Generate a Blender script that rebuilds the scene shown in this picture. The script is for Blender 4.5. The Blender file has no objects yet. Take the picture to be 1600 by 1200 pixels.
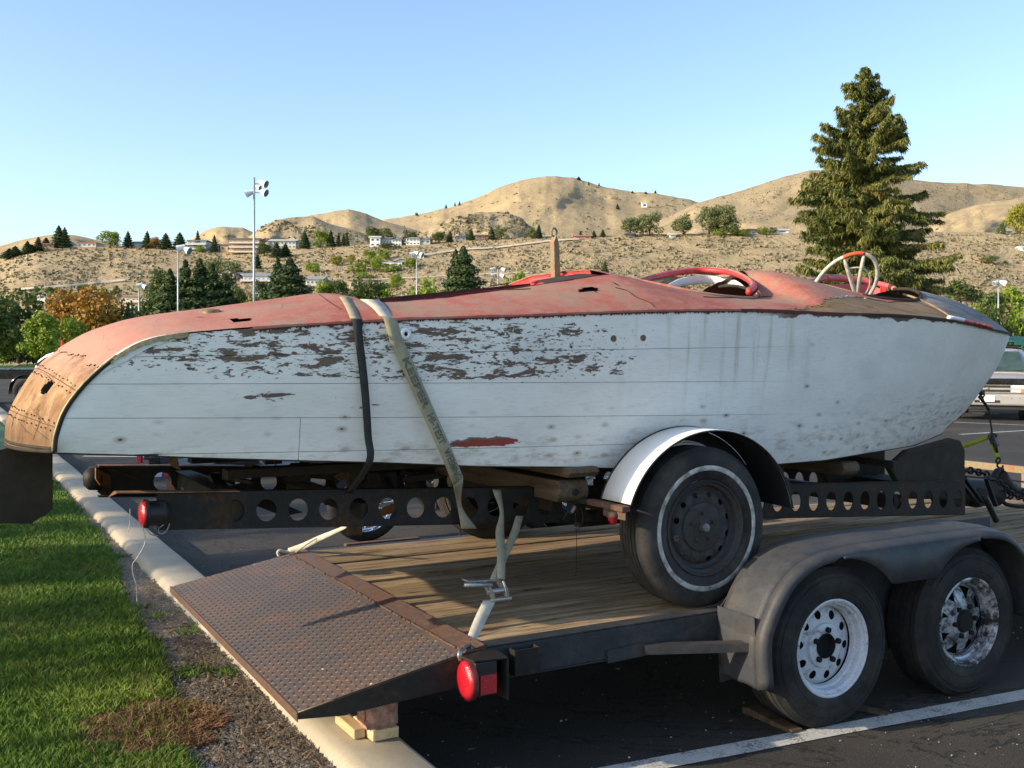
import bpy, math, random
import numpy as np
from mathutils import Vector, Matrix
random.seed(7); rng = np.random.default_rng(7)
SC = bpy.context.scene
COL = SC.collection
R = math.radians
# ---------------------------------------------------------------- camera
F_PX, U0, HOR, EYE, YAW = 1618.0, 800.0, 555.0, 1.57, R(29)
cd = bpy.data.cameras.new('camera'); cam = bpy.data.objects.new('camera', cd); COL.objects.link(cam)
cam.location = (0, 0, EYE); cam.rotation_euler = (R(90), 0, -YAW)
cd.sensor_width = 36; cd.lens = 36 * F_PX / 1600; cd.shift_y = -45 / 1600
cd.clip_start = .05; cd.clip_end = 9000
SC.camera = cam
# ---------------------------------------------------------------- sky and sun
SUN_EL = R(22.4)
LDIR = Vector((.987, -.158, 0)).normalized() * math.cos(SUN_EL) + Vector((0, 0, -math.sin(SUN_EL)))
w = bpy.data.worlds.new('World'); SC.world = w; w.use_nodes = True
wn = w.node_tree; bg = wn.nodes['Background']
sky = wn.nodes.new('ShaderNodeTexSky'); sky.sky_type = 'NISHITA'; sky.sun_disc = False
sky.sun_elevation = SUN_EL; sky.sun_rotation = math.atan2(-LDIR.x, -LDIR.y)
sky.altitude = 300; sky.air_density = 1.0; sky.dust_density = 1.5; sky.ozone_density = 2.0
wn.links.new(sky.outputs[0], bg.inputs[0]); bg.inputs[1].default_value = 0.15
sl = bpy.data.lights.new('sun', 'SUN'); sun = bpy.data.objects.new('sun', sl); COL.objects.link(sun)
sl.energy = 3.6; sl.angle = R(.53); sl.color = (1.0, .83, .60)
sun.rotation_euler = LDIR.to_track_quat('-Z', 'Y').to_euler(); sun.location = (-30, 10, 20)
SC.view_settings.view_transform = 'Standard'; SC.view_settings.look = 'None'
SC.view_settings.exposure = .98; SC.view_settings.gamma = 1; SC.view_settings.use_curve_mapping = False
SC.cycles.max_bounces = 6; SC.cycles.transparent_max_bounces = 8

# ---------------------------------------------------------------- survey helpers: bearings from the eye point
RX, RY, FX, FY = math.cos(YAW), -math.sin(YAW), math.sin(YAW), math.cos(YAW)
def bearing(u, v):
    a = (u - U0) / F_PX
    return RX * a + FX, RY * a + FY, (HOR - v) / F_PX
def at_y(u, v, y):
    d = bearing(u, v); k = y / d[1]
    return Vector((d[0] * k, y, EYE + d[2] * k))
def at_x(u, v, x):
    d = bearing(u, v); k = x / d[0]
    return Vector((x, d[1] * k, EYE + d[2] * k))
def at_z(u, v, z):
    d = bearing(u, v); k = (z - EYE) / d[2]
    return Vector((d[0] * k, d[1] * k, z))
def at_d(u, v, dist):
    d = bearing(u, v)
    return Vector((d[0] * dist, d[1] * dist, EYE + d[2] * dist))
def sight(p):
    Z = p[0] * FX + p[1] * FY; X = p[0] * RX + p[1] * RY
    return U0 + F_PX * X / Z, HOR - F_PX * (p[2] - EYE) / Z

# ---------------------------------------------------------------- node helper
class NT:
    def __init__(s, name):
        s.m = bpy.data.materials.new(name); s.m.use_nodes = True; s.t = s.m.node_tree
        s.b = s.t.nodes['Principled BSDF']; s._co = None
    def n(s, ty, **k):
        nd = s.t.nodes.new(ty)
        for a, v in k.items(): setattr(nd, a, v)
        return nd
    def put(s, sock, v):
        if v is None: return
        if hasattr(v, 'is_output') or isinstance(v, bpy.types.NodeSocket): s.t.links.new(v, sock)
        elif isinstance(v, (tuple, list)):
            v = tuple(v)
            if len(v) == 3 and sock.type == 'RGBA': v = v + (1,)
            sock.default_value = v
        else: sock.default_value = v
    @property
    def co(s):
        if s._co is None: s._co = s.n('ShaderNodeTexCoord').outputs['Object']
        return s._co
    def world(s): return s.n('ShaderNodeNewGeometry').outputs['Position']
    def map(s, v=None, sc=(1, 1, 1), loc=(0, 0, 0), rot=(0, 0, 0)):
        nd = s.n('ShaderNodeMapping'); s.put(nd.inputs[0], v if v is not None else s.co)
        nd.inputs['Location'].default_value = loc; nd.inputs['Scale'].default_value = sc; nd.inputs['Rotation'].default_value = rot
        return nd.outputs[0]
    def noise(s, v=None, scale=5, det=4, rough=.55, dist=0, color=False):
        nd = s.n('ShaderNodeTexNoise'); s.put(nd.inputs['Vector'], v if v is not None else s.co)
        nd.inputs['Scale'].default_value = scale; nd.inputs['Detail'].default_value = det
        nd.inputs['Roughness'].default_value = rough; nd.inputs['Distortion'].default_value = dist
        return nd.outputs['Color' if color else 'Fac']
    def vor(s, v=None, scale=5, rnd=1, feat='F1', out='Distance'):
        nd = s.n('ShaderNodeTexVoronoi', feature=feat); s.put(nd.inputs['Vector'], v if v is not None else s.co)
        nd.inputs['Scale'].default_value = scale; nd.inputs['Randomness'].default_value = rnd
        return nd.outputs[out]
    def ma(s, op, a, b=None, c=None, clamp=False):
        nd = s.n('ShaderNodeMath', operation=op); nd.use_clamp = clamp
        s.put(nd.inputs[0], a); s.put(nd.inputs[1], b)
        if c is not None: s.put(nd.inputs[2], c)
        return nd.outputs[0]
    def step(s, v, lo, hi, a=0., b=1.):
        nd = s.n('ShaderNodeMapRange'); nd.interpolation_type = 'SMOOTHSTEP'
        s.put(nd.inputs[0], v); nd.inputs[1].default_value = lo; nd.inputs[2].default_value = hi
        nd.inputs[3].default_value = a; nd.inputs[4].default_value = b
        return nd.outputs[0]
    def mix(s, f, a, b, mode='MIX'):
        nd = s.n('ShaderNodeMix', data_type='RGBA'); nd.blend_type = mode
        s.put(nd.inputs[0], f); s.put(nd.inputs[6], a); s.put(nd.inputs[7], b)
        return nd.outputs[2]
    def ramp(s, f, stops):
        nd = s.n('ShaderNodeValToRGB'); s.put(nd.inputs[0], f); e = nd.color_ramp.elements
        while len(e) < len(stops): e.new(.5)
        for k, (p, c) in enumerate(stops):
            e[k].position = p; e[k].color = tuple(c) + (1,) if len(c) == 3 else c
        return nd.outputs[0]
    def xyz(s, v=None):
        nd = s.n('ShaderNodeSeparateXYZ'); s.put(nd.inputs[0], v if v is not None else s.co); return nd.outputs
    def rand(s): return s.n('ShaderNodeObjectInfo').outputs['Random']
    def bump(s, h, st=.3, d=.01, after=None):
        nd = s.n('ShaderNodeBump'); s.put(nd.inputs['Height'], h)
        nd.inputs['Strength'].default_value = st; nd.inputs['Distance'].default_value = d
        if after is not None: s.put(nd.inputs['Normal'], after)
        s.t.links.new(nd.outputs[0], s.b.inputs['Normal']); return nd.outputs[0]
    def done(s, col=None, rough=None, metal=None, spec=None):
        s.put(s.b.inputs['Base Color'], col); s.put(s.b.inputs['Roughness'], rough)
        s.put(s.b.inputs['Metallic'], metal); s.put(s.b.inputs['Specular IOR Level'], spec)
        return s.m
    def gauss(s, P, cx, cz, rx, rz, amp=1.):   # soft ellipse in the x/z plane
        a = s.ma('MULTIPLY', s.ma('SUBTRACT', P[0], cx), 1 / rx); b = s.ma('MULTIPLY', s.ma('SUBTRACT', P[2], cz), 1 / rz)
        d = s.ma('ADD', s.ma('MULTIPLY', a, a), s.ma('MULTIPLY', b, b))
        return s.ma('MULTIPLY', s.ma('EXPONENT', s.ma('MULTIPLY', d, -1.)), amp)
def plain(name, col, rough=.6, metal=0., var=.15, scale=8., spec=.4, bump=0., world=False):
    t = NT(name); v = t.world() if world else t.co
    n = t.noise(v, scale, 5)
    c2 = tuple(min(1, c * (1 - var * 1.6)) for c in col); c3 = tuple(min(1, c * (1 + var)) for c in col)
    c = t.ramp(n, [(.3, c2), (.7, c3)])
    if bump: t.bump(t.noise(v, scale * 6, 5), bump, .01)
    return t.done(c, t.step(n, .3, .7, rough - .06, min(1, rough + .08)), metal, spec)

# ---------------------------------------------------------------- materials
M = {}
def wood_mat(name, cols, grain=(2, 30, 30), dark=.5, scale=1., rough=.8, bump=.5, world=False):
    t = NT(name); v = t.map(t.world() if world else None, grain)
    off = t.n('ShaderNodeVectorMath', operation='ADD')
    t.put(off.inputs[0], v); cb = t.n('ShaderNodeCombineXYZ'); r = t.ma('MULTIPLY', t.rand(), 37.)
    for i in range(3): t.put(cb.inputs[i], r)
    t.put(off.inputs[1], cb.outputs[0]); v = off.outputs[0]
    g = t.noise(v, scale, 8, .65, .6); g2 = t.noise(v, scale * 3.1, 6, .7)
    c = t.ramp(g, [(.28, cols[0]), (.5, cols[1]), (.72, cols[2])])
    crack = t.step(g2, .30, .40); c = t.mix(crack, tuple(k * dark for k in cols[0]), c)
    c = t.mix(t.ma('MULTIPLY', t.rand(), .7), c, tuple(k * .55 for k in cols[1]))
    t.bump(t.ma('ADD', t.ma('MULTIPLY', crack, .8), g), bump, .006)
    return t.done(c, rough, 0, .2)
def rust_mat(name, base, rust=(.20, .075, .03), amt=.5, scale=6., rough=.75, metal=0.2, world=False):
    t = NT(name); v = t.world() if world else t.co
    n = t.noise(v, scale, 8, .7); n2 = t.noise(v, scale * 7, 6, .7)
    f = t.step(t.ma('ADD', n, t.ma('MULTIPLY', n2, .35)), 1 - amt - .12 + .15, 1 - amt + .15 + .15)
    rc = t.ramp(n2, [(.3, tuple(k * .45 for k in rust)), (.6, rust), (.8, tuple(min(1, k * 1.7) for k in rust))])
    c = t.mix(f, t.ramp(n2, [(.3, tuple(k * .75 for k in base)), (.7, tuple(k * 1.15 for k in base))]), rc)
    t.bump(n2, .35, .004)
    return t.done(c, t.step(f, 0, 1, rough - .15, .9), metal, .3)

# hull paint: pale blue-white, flaked to old brown primer
t = NT('hull_paint'); P = t.xyz()
d = t.gauss(P, 1.15, 1.63, .55, .075, .26)
for a in [(1.9, 1.60, .75, .11, .21), (1.5, 1.55, .55, .05, .16), (.95, 1.50, .20, .035, .12), (2.6, 1.60, .6, .09, .07), (2.35, 1.50, .3, .05, .10), (1.05, 1.42, .17, .02, .27), (5.0, 1.66, .35, .05, .10), (.78, 1.60, .22, .05, .20), (.95, 1.555, .30, .035, .20), (1.25, 1.52, .5, .03, .17), (1.7, 1.49, .5, .03, .13), (2.1, 1.545, .5, .05, .11), (.55, 1.52, .12, .03, .15), (1.35, 1.385, .35, .03, .16), (2.2, 1.50, .4, .03, .08), (2.2, 1.67, .5, .03, .10), (1.9, 1.20, .8, .03, .05), (2.3, 1.70, 1.2, .03, .06)]:
    d = t.ma('ADD', d, t.gauss(P, *a))
d = t.ma('MINIMUM', d, .25); nz = t.noise(t.map(None, (4.2, 1, 17)), 1.6, 10, .70, .3); nf = t.noise(t.map(None, (7, 1, 26)), 3, 6, .6)
m = t.ma('ADD', t.ma('ADD', t.ma('MULTIPLY', nz, 1.0), t.ma('MULTIPLY', nf, .10)), d)
peel = t.step(m, .836, .845)
tiny = t.step(t.ma('ADD', t.noise(t.map(None, (14, 1, 40)), 2.2, 6, .6), t.ma('MULTIPLY', d, .75)), .765, .775)
peel = t.ma('MAXIMUM', peel, tiny)
# dark flaking just under the gunwale towards the bow, and round bare spots
sh = t.ma('ADD', t.ma('SUBTRACT', P[2], 1.755), t.ma('MULTIPLY', t.noise(t.map(None, (6, 1, 7)), 1.5, 6, .6), .10))
gf = t.ma('MULTIPLY', t.step(sh, .052, .056), t.step(P[0], 3.3, 3.6)); peel = t.ma('MAXIMUM', peel, gf)
for (u_, v_) in [(960, 529), (1006, 528)]:
    q = at_y(u_, v_, 3.67); sp = t.gauss(P, q.x, q.z, .016, .015)
    peel = t.ma('MAXIMUM', peel, t.step(t.ma('ADD', sp, t.ma('MULTIPLY', nf, .3)), .52, .56))
paint = t.ramp(t.noise(t.map(None, (1.2, 1, 3)), 1.3, 8, .7), [(.3, (.74, .70, .65)), (.7, (.89, .855, .80))])
paint = t.mix(t.ma('MULTIPLY', t.step(t.noise(t.map(None, (18, 1, 160)), 1, 8, .7), .5, .66), .22), paint, (.38, .37, .36))
# ochre run marks below the cockpit and rubbed dirt low down at the bow
run = t.ma('MULTIPLY', t.step(t.noise(t.map(None, (9, 1, .7)), 1.6, 5, .6), .5, .68), t.gauss(P, 3.15, 1.62, .6, .22, .75))
paint = t.mix(run, paint, (.42, .39, .27))
dirt = t.ma('MULTIPLY', t.step(t.noise(t.map(None, (3, 1, 16)), 2.2, 8, .7), .47, .66), t.gauss(P, 5.2, 1.22, .9, .13, .75))
paint = t.mix(dirt, paint, (.26, .21, .19))
low = t.ma('MULTIPLY', t.step(t.noise(t.map(None, (5, 1, 14)), 2, 8, .7), .46, .7), t.step(P[2], 1.34, 1.13)); paint = t.mix(t.ma('MULTIPLY', low, .7), paint, (.40, .31, .22))
blot = t.ma('MULTIPLY', t.step(t.noise(t.map(None, (2.2, 1, 3.5)), 1.4, 6, .65), .52, .75), .30); paint = t.mix(blot, paint, (.50, .52, .55))
# fastening marks in rows low on the side
vd = t.vor(t.map(None, (7.6, .001, 15)), 1, .38); vr = t.vor(t.map(None, (7.6, .001, 15)), 1, .38, 'F1', 'Color')
vs = t.n('ShaderNodeSeparateColor'); t.put(vs.inputs[0], vr)
rows = t.ma('MAXIMUM', t.step(P[2], 1.36, 1.32), t.ma('MULTIPLY', t.gauss(P, 3.75, 1.4, .08, .3), 1.))
keep = t.ma('MULTIPLY', rows, t.step(vs.outputs[0], .15, .2))
halo = t.ma('MULTIPLY', t.step(vd, .26, .05), keep); paint = t.mix(t.ma('MULTIPLY', halo, .62), paint, (.30, .23, .17))
paint = t.mix(t.ma('MULTIPLY', t.step(vd, .07, .045), keep), paint, (.10, .08, .07))
bare = t.ramp(t.noise(t.map(None, (4, 1, 40)), 3, 6, .6), [(.3, (.11, .075, .055)), (.7, (.20, .145, .11))])
c = t.mix(peel, paint, bare)
# red undercoat patch
q = at_y(763, 692, 3.68)
rp = t.ma('MULTIPLY', t.step(t.ma('ADD', t.gauss(P, q.x, q.z, .20, .026), t.ma('MULTIPLY', t.noise(t.map(None, (5, 1, 22)), 3.4, 8, .7), 1.3)), 1.20, 1.21), 1.)
rp2 = t.step(t.ma('ADD', t.gauss(P, q.x + .02, q.z - .004, .19, .021), t.ma('MULTIPLY', t.noise(t.map(None, (5, 1, 22)), 3.4, 8, .7), 1.3)), 1.24, 1.25)
c = t.mix(rp, c, (.16, .13, .12)); c = t.mix(rp2, c, (.30, .05, .04))
hgt = t.ma('SUBTRACT', t.ma('ADD', t.ma('MULTIPLY', t.noise(t.map(None, (3, 1, 60)), 2, 6, .6), .25), 1.), peel)
t.bump(hgt, .5, .003)
M['hull'] = t.done(c, t.step(peel, 0, 1, .5, .9), 0, .35)
# red canvas deck
t = NT('red_canvas'); P = t.xyz()
a = t.noise(t.map(None, (2, 2, 2)), 1.5, 8, .65); b = t.noise(t.map(None, (9, 9, 9)), 2, 8, .7)
c = t.ramp(a, [(.28, (.27, .072, .050)), (.5, (.37, .125, .092)), (.72, (.45, .22, .165))])
c = t.mix(t.ma('MULTIPLY', t.step(b, .48, .7), .5), c, (.42, .24, .19))
c = t.mix(t.ma('MULTIPLY', t.step(t.ma('ADD', a, t.ma('MULTIPLY', b, .5)), .68, .86), .9), c, (.29, .19, .13))
aft = t.step(P[0], 1.5, .3); c = t.mix(t.ma('MULTIPLY', aft, .6), c, (.55, .29, .21))
c = t.mix(t.ma('MULTIPLY', t.step(t.noise(t.map(None, (3, 3, 3)), 20, 8, .75), .62, .68), .6), c, (.12, .05, .04))
cr = t.vor(t.map(None, (1.6, 1.6, 1.6)), 7, 1, 'DISTANCE_TO_EDGE'); crk = t.ma('MULTIPLY', t.step(cr, .012, .003), t.step(b, .46, .58)); c = t.mix(t.ma('MULTIPLY', crk, .7), c, (.10, .05, .04))
scr = t.noise(t.map(None, (5, 60, 60)), 1.6, 8, .75); c = t.mix(t.ma('MULTIPLY', t.step(scr, .56, .68), .4), c, (.52, .33, .27))
t.bump(t.ma('ADD', t.noise(None, 160, 4, .7), t.ma('MULTIPLY', b, .8)), .55, .004)
M['canvas'] = t.done(c, .8, 0, .25)
M['red'] = plain('red_paint', (.55, .045, .045), .45, var=.18, scale=14)
M['red_dark'] = plain('dark_red_trim', (.11, .018, .018), .7, var=.4, scale=25)
M['pink'] = plain('faded_pink_vinyl', (.55, .10, .10), .55, var=.12)
M['padtan'] = plain('worn_tan_vinyl', (.36, .17, .12), .7, var=.35, scale=20)
M['white'] = plain('white_paint', (.78, .78, .76), .45, var=.05)
M['fender_white'] = plain('white_fender_paint', (.80, .80, .79), .4, var=.05, scale=5)
t = NT('weathered_plywood'); P = t.xyz(); n = t.noise(t.map(None, (3, 7, 3)), 1.8, 9, .72, .8); n2 = t.noise(None, 5, 9, .75); n3 = t.noise(None, 17, 7, .8)
c = t.ramp(n, [(.3, (.19, .10, .05)), (.5, (.36, .215, .11)), (.7, (.50, .345, .215))])
pk = t.step(t.ma('ADD', P[2], t.ma('MULTIPLY', n2, .22)), 1.56, 1.70); c = t.mix(t.ma('MULTIPLY', pk, .75), c, (.56, .33, .25))
c = t.mix(t.ma('MULTIPLY', t.step(n2, .50, .62), .6), c, (.17, .09, .045)); c = t.mix(t.ma('MULTIPLY', t.step(n3, .56, .64), .7), c, (.08, .045, .025))
c = t.mix(t.ma('MULTIPLY', t.step(n3, .42, .34), .5), c, (.60, .44, .30))
wet = t.step(t.ma('ADD', P[2], t.ma('MULTIPLY', n2, .16)), 1.50, 1.34); c = t.mix(t.ma('MULTIPLY', wet, .7), c, (.10, .058, .032))
t.bump(t.ma('ADD', t.ma('ADD', n2, n3), n), .9, .006); M['plywood'] = t.done(c, .85, 0, .15)
M['sideboard'] = wood_mat('bare_side_board', [(.10, .065, .035), (.24, .155, .08), (.33, .235, .14)], (3, 20, 20), .5)
M['bowwood'] = wood_mat('grey_bow_deck', [(.11, .10, .095), (.22, .21, .195), (.32, .30, .275)], (1.3, 14, 14), .5)
M['darkwood'] = plain('dark_old_wood', (.035, .026, .018), .85, var=.4, scale=12)
M['rudder'] = plain('rusty_dark_plate', (.040, .026, .014), .6, var=.5, scale=5, bump=.3)
M['timber'] = wood_mat('old_timber', [(.05, .034, .02), (.115, .08, .05), (.18, .13, .09)], (25, 3, 25), .5)
M['newwood'] = wood_mat('pale_lumber', [(.40, .28, .14), (.62, .46, .26), (.70, .55, .33)], (30, 3, 30), .7)
t = NT('old_deck_planks')
M['deckwood'] = wood_mat('old_deck_wood', [(.08, .05, .025), (.31, .215, .12), (.54, .42, .27)], (1.5, 26, 26), .22, 1.5, .85, 1.)
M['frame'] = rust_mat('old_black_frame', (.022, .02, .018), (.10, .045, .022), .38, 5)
M['frame_lit'] = rust_mat('sunlit_frame_steel', (.30, .17, .10), (.22, .09, .04), .45, 9)  # second frame steel with the sunlight put into its colour
def dusty(mat, col, amt, sc):   # dried road dust and scuffs over a painted part
    nt = mat.node_tree; b = nt.nodes['Principled BSDF']; src = b.inputs['Base Color'].links[0].from_socket; t = NT.__new__(NT); t.m, t.t, t.b, t._co = mat, nt, b, None
    n = t.noise(None, sc, 8, .75); s2 = t.noise(t.map(None, (1, 1, 6)), sc * 5, 6, .8)
    c = t.mix(t.ma('MULTIPLY', t.step(n, .42, .68), amt), src, col); c = t.mix(t.ma('MULTIPLY', t.step(s2, .63, .68), .5), c, tuple(min(1, k * 1.5) for k in col)); nt.links.new(c, b.inputs['Base Color'])
M['trailer'] = rust_mat('worn_grey_trailer_paint', (.034, .038, .043), (.10, .05, .03), .30, 3)
M['fenderblue'] = rust_mat('blue_grey_fender_paint', (.050, .054, .062), (.12, .08, .05), .25, 4, .72)
t = NT('rusty_tread_plate'); n = t.noise(None, 3.5, 8, .7); n2 = t.noise(None, 40, 6, .7)
c = t.ramp(t.ma('ADD', t.ma('MULTIPLY', n, .75), t.ma('MULTIPLY', n2, .3)), [(.36, (.088, .080, .080)), (.5, (.115, .092, .082)), (.60, (.15, .10, .075)), (.70, (.22, .125, .08))])
c = t.mix(t.step(t.noise(None, 26, 3, .5), .735, .75), c, (.55, .52, .5))
t.bump(n2, .4, .003); M['plate'] = t.done(c, .6, .25, .4)
M['rust_edge'] = rust_mat('rust_angle', (.11, .078, .062), (.155, .080, .052), .5, 9)
M['railrust'] = rust_mat('front_rail_rust', (.26, .22, .13), (.45, .15, .06), .42, 12, world=True)
M['tyre'] = plain('tyre_rubber', (.016, .016, .0165), .75, var=.3, scale=9, spec=.3, bump=.15)
M['tyre_old'] = plain('old_tyre_rubber', (.036, .034, .032), .8, var=.35, scale=7, spec=.2, bump=.2)
dusty(M['fenderblue'], (.115, .10, .08), .45, 4.); dusty(M['trailer'], (.12, .105, .085), .4, 3.); dusty(M['tyre'], (.06, .055, .047), .5, 5.); dusty(M['tyre_old'], (.09, .08, .068), .55, 5.)
M['whitewall'] = plain('dirty_whitewall', (.40, .385, .35), .8, var=.4, scale=25)
M['darkrim'] = rust_mat('dull_dark_rim', (.045, .045, .048), (.07, .055, .045), .45, 12)
M['hubmetal'] = plain('hub_metal', (.20, .20, .21), .5, .6, .3, 30)
M['whiterim'] = rust_mat('white_steel_rim', (.56, .58, .62), (.10, .06, .04), .36, 22, .45, 0.)
M['chromerim'] = rust_mat('peeling_silver_rim', (.55, .57, .60), (.035, .03, .027), .52, 12, .35, .3)
M['chrome'] = plain('chrome', (.75, .76, .78), .12, 1., .05)
M['steel'] = plain('zinc_steel', (.42, .42, .40), .4, .8, .25, 40)
M['black'] = plain('black_plastic', (.018, .018, .019), .5, var=.2)
M['blackgloss'] = plain('black_gloss_paint', (.012, .012, .014), .2, var=.2)
M['dark'] = plain('matte_black', (.008, .008, .008), .9, var=.2)
t = NT('red_lens'); t.b.inputs['Coat Weight'].default_value = .6
t.bump(t.vor(None, 160, .2), .5, .003); M['lens'] = t.done((.42, .008, .02), .25, 0, .6)
M['amber'] = plain('amber_lens', (.8, .22, .03), .3, var=.05)
def web_mat(name, col, sc=500):
    t = NT(name); n = t.noise(None, 14, 6, .7)
    c = t.ramp(n, [(.3, tuple(k * .6 for k in col)), (.7, col)])
    t.bump(t.noise(t.map(None, (1, 1, 1)), sc, 2), .4, .002); return t.done(c, .85, 0, .15)
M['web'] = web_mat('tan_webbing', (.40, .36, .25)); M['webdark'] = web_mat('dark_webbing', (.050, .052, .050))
M['weblight'] = web_mat('sunlit_webbing', (.62, .58, .48)); M['webgreen'] = web_mat('yellow_green_webbing', (.36, .42, .05))  # paler web has the sun on the lit strap lengths in its colour
M['print'] = plain('printed_ink', (.15, .14, .105), .9, var=.3, scale=60)
M['wheelplastic'] = plain('ivory_bakelite', (.50, .47, .40), .4, var=.22, scale=22)
M['brass'] = plain('corroded_brass', (.30, .25, .14), .5, .5, .3, 60)
M['nail'] = plain('old_nail', (.16, .095, .055), .8, var=.4, scale=50)
M['brick'] = plain('red_brick_block', (.46, .25, .20), .9, var=.35, scale=30, bump=.9)
M['leafdry'] = plain('dry_leaves', (.28, .17, .08), .9, var=.4)
# asphalt
t = NT('asphalt'); v = t.world(); n = t.noise(v, 180, 4, .8); n2 = t.noise(v, .5, 6, .6); sp = t.vor(v, 95, 1)
c = t.ramp(n, [(.3, (.021, .019, .017)), (.6, (.048, .043, .035)), (.78, (.13, .115, .093))])
c = t.mix(t.ma('MULTIPLY', t.step(n2, .4, .7), .35), c, (.105, .092, .074))
c = t.mix(t.step(sp, .16, .10), c, (.17, .155, .135))
rr = t.noise(t.map(v, (.12, .12, .12)), 4, 8, .62, 1.2)
ck = t.step(t.ma('ABSOLUTE', t.ma('SUBTRACT', rr, .5)), .006, .002); c = t.mix(t.ma('MULTIPLY', ck, .8), c, (.012, .012, .012))
t.bump(t.ma('ADD', n, t.ma('MULTIPLY', sp, .6)), .5, .006); M['asphalt'] = t.done(c, .9, 0, .25)
t = NT('line_paint'); v = t.world(); n = t.noise(v, 120, 5, .8); n2 = t.noise(v, 9, 5, .7)
c = t.mix(t.step(t.ma('ADD', n, t.ma('MULTIPLY', n2, .5)), .74, .90), (.46, .46, .43), (.09, .085, .08)); t.bump(n, .4, .004)
M['line'] = t.done(c, .85, 0, .2)
t = NT('concrete'); v = t.world(); n = t.noise(v, 2.2, 8, .65); n2 = t.noise(v, 240, 4, .8)
c = t.ramp(n, [(.3, (.33, .285, .21)), (.7, (.46, .41, .315))]); c = t.mix(t.ma('MULTIPLY', t.step(n2, .5, .7), .35), c, (.27, .235, .18))
n3 = t.noise(v, 14, 6, .75); c = t.mix(t.ma('MULTIPLY', t.step(n3, .5, .72), .4), c, (.33, .28, .20)); t.bump(t.ma('ADD', n2, t.ma('MULTIPLY', n3, 1.5)), .5, .004); M['concrete'] = t.done(c, .9, 0, .2)
t = NT('dirt'); v = t.world(); n = t.noise(v, 5, 8, .7); n2 = t.noise(v, 90, 6, .8); 
c = t.ramp(t.ma('ADD', t.ma('MULTIPLY', n, .6), t.ma('MULTIPLY', n2, .4)), [(.35, (.13, .10, .07)), (.5, (.225, .185, .135)), (.65, (.33, .28, .21))])
t.bump(n2, 1., .015); M['dirt'] = t.done(c, .95, 0, .15)
M['pebble'] = plain('pebble', (.33, .29, .235), .9, var=.5, scale=40)
def grass_mat(name, cols, sc=1.2):
    t = NT(name); v = t.world(); n = t.noise(v, sc, 6, .7); n2 = t.noise(v, 22, 4, .7)
    c = t.ramp(t.ma('ADD', t.ma('MULTIPLY', n, .6), t.ma('MULTIPLY', n2, .4)), [(.38, cols[0]), (.5, cols[1]), (.62, cols[2])])
    t.b.inputs['Sheen Weight'].default_value = .0
    return t.done(c, .6, 0, .3)
M['grass'] = grass_mat('lawn_blades', [(.05, .11, .012), (.11, .20, .022), (.23, .30, .045)])
M['lawn'] = grass_mat('lawn', [(.03, .07, .012), (.06, .13, .02), (.11, .20, .035)], .6)
M['deadgrass'] = grass_mat('dead_grass', [(.17, .09, .045), (.30, .17, .085), (.42, .27, .14)])
def leaf_mat(name, cols, tr=.25, rough=.6):
    t = NT(name); v = t.world(); n = t.noise(v, .55, 3, .6); n2 = t.noise(v, 7, 3, .7); r = t.rand()
    c = t.ramp(t.ma('ADD', t.ma('MULTIPLY', n, .45), t.ma('MULTIPLY', n2, .55)), [(.32, cols[0]), (.5, cols[1]), (.66, cols[2])])
    c = t.mix(t.ma('MULTIPLY', r, .25), c, cols[0])
    t.done(c, rough, 0, .25)
    tl = t.n('ShaderNodeBsdfTranslucent'); t.put(tl.inputs[0], c); mx = t.n('ShaderNodeMixShader'); mx.inputs[0].default_value = tr
    t.t.links.new(t.b.outputs[0], mx.inputs[1]); t.t.links.new(tl.outputs[0], mx.inputs[2])
    t.t.links.new(mx.outputs[0], t.t.nodes['Material Output'].inputs[0]); return t.m
M['lf_spruce'] = leaf_mat('spruce_needles', [(.045, .062, .016), (.15, .165, .036), (.34, .28, .085)], .15)
M['lf_con'] = leaf_mat('conifer_needles', [(.020, .040, .014), (.045, .075, .022), (.10, .125, .035)], .12)
M['lf_dark'] = leaf_mat('dark_broadleaf', [(.032, .055, .014), (.075, .115, .024), (.15, .19, .045)])
M['lf_green'] = leaf_mat('bright_broadleaf', [(.08, .13, .012), (.19, .27, .028), (.32, .38, .055)])
M['lf_pale'] = leaf_mat('pale_olive_leaves', [(.085, .11, .045), (.17, .20, .075), (.27, .29, .13)])
M['lf_orange'] = leaf_mat('autumn_leaves', [(.10, .095, .018), (.33, .17, .025), (.52, .25, .04)])
M['lf_yellow'] = leaf_mat('yellow_green_leaves', [(.10, .11, .02), (.26, .26, .03), (.42, .37, .05)])
M['bark'] = plain('bark', (.12, .09, .065), .9, var=.4, scale=3, bump=.6)
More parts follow.
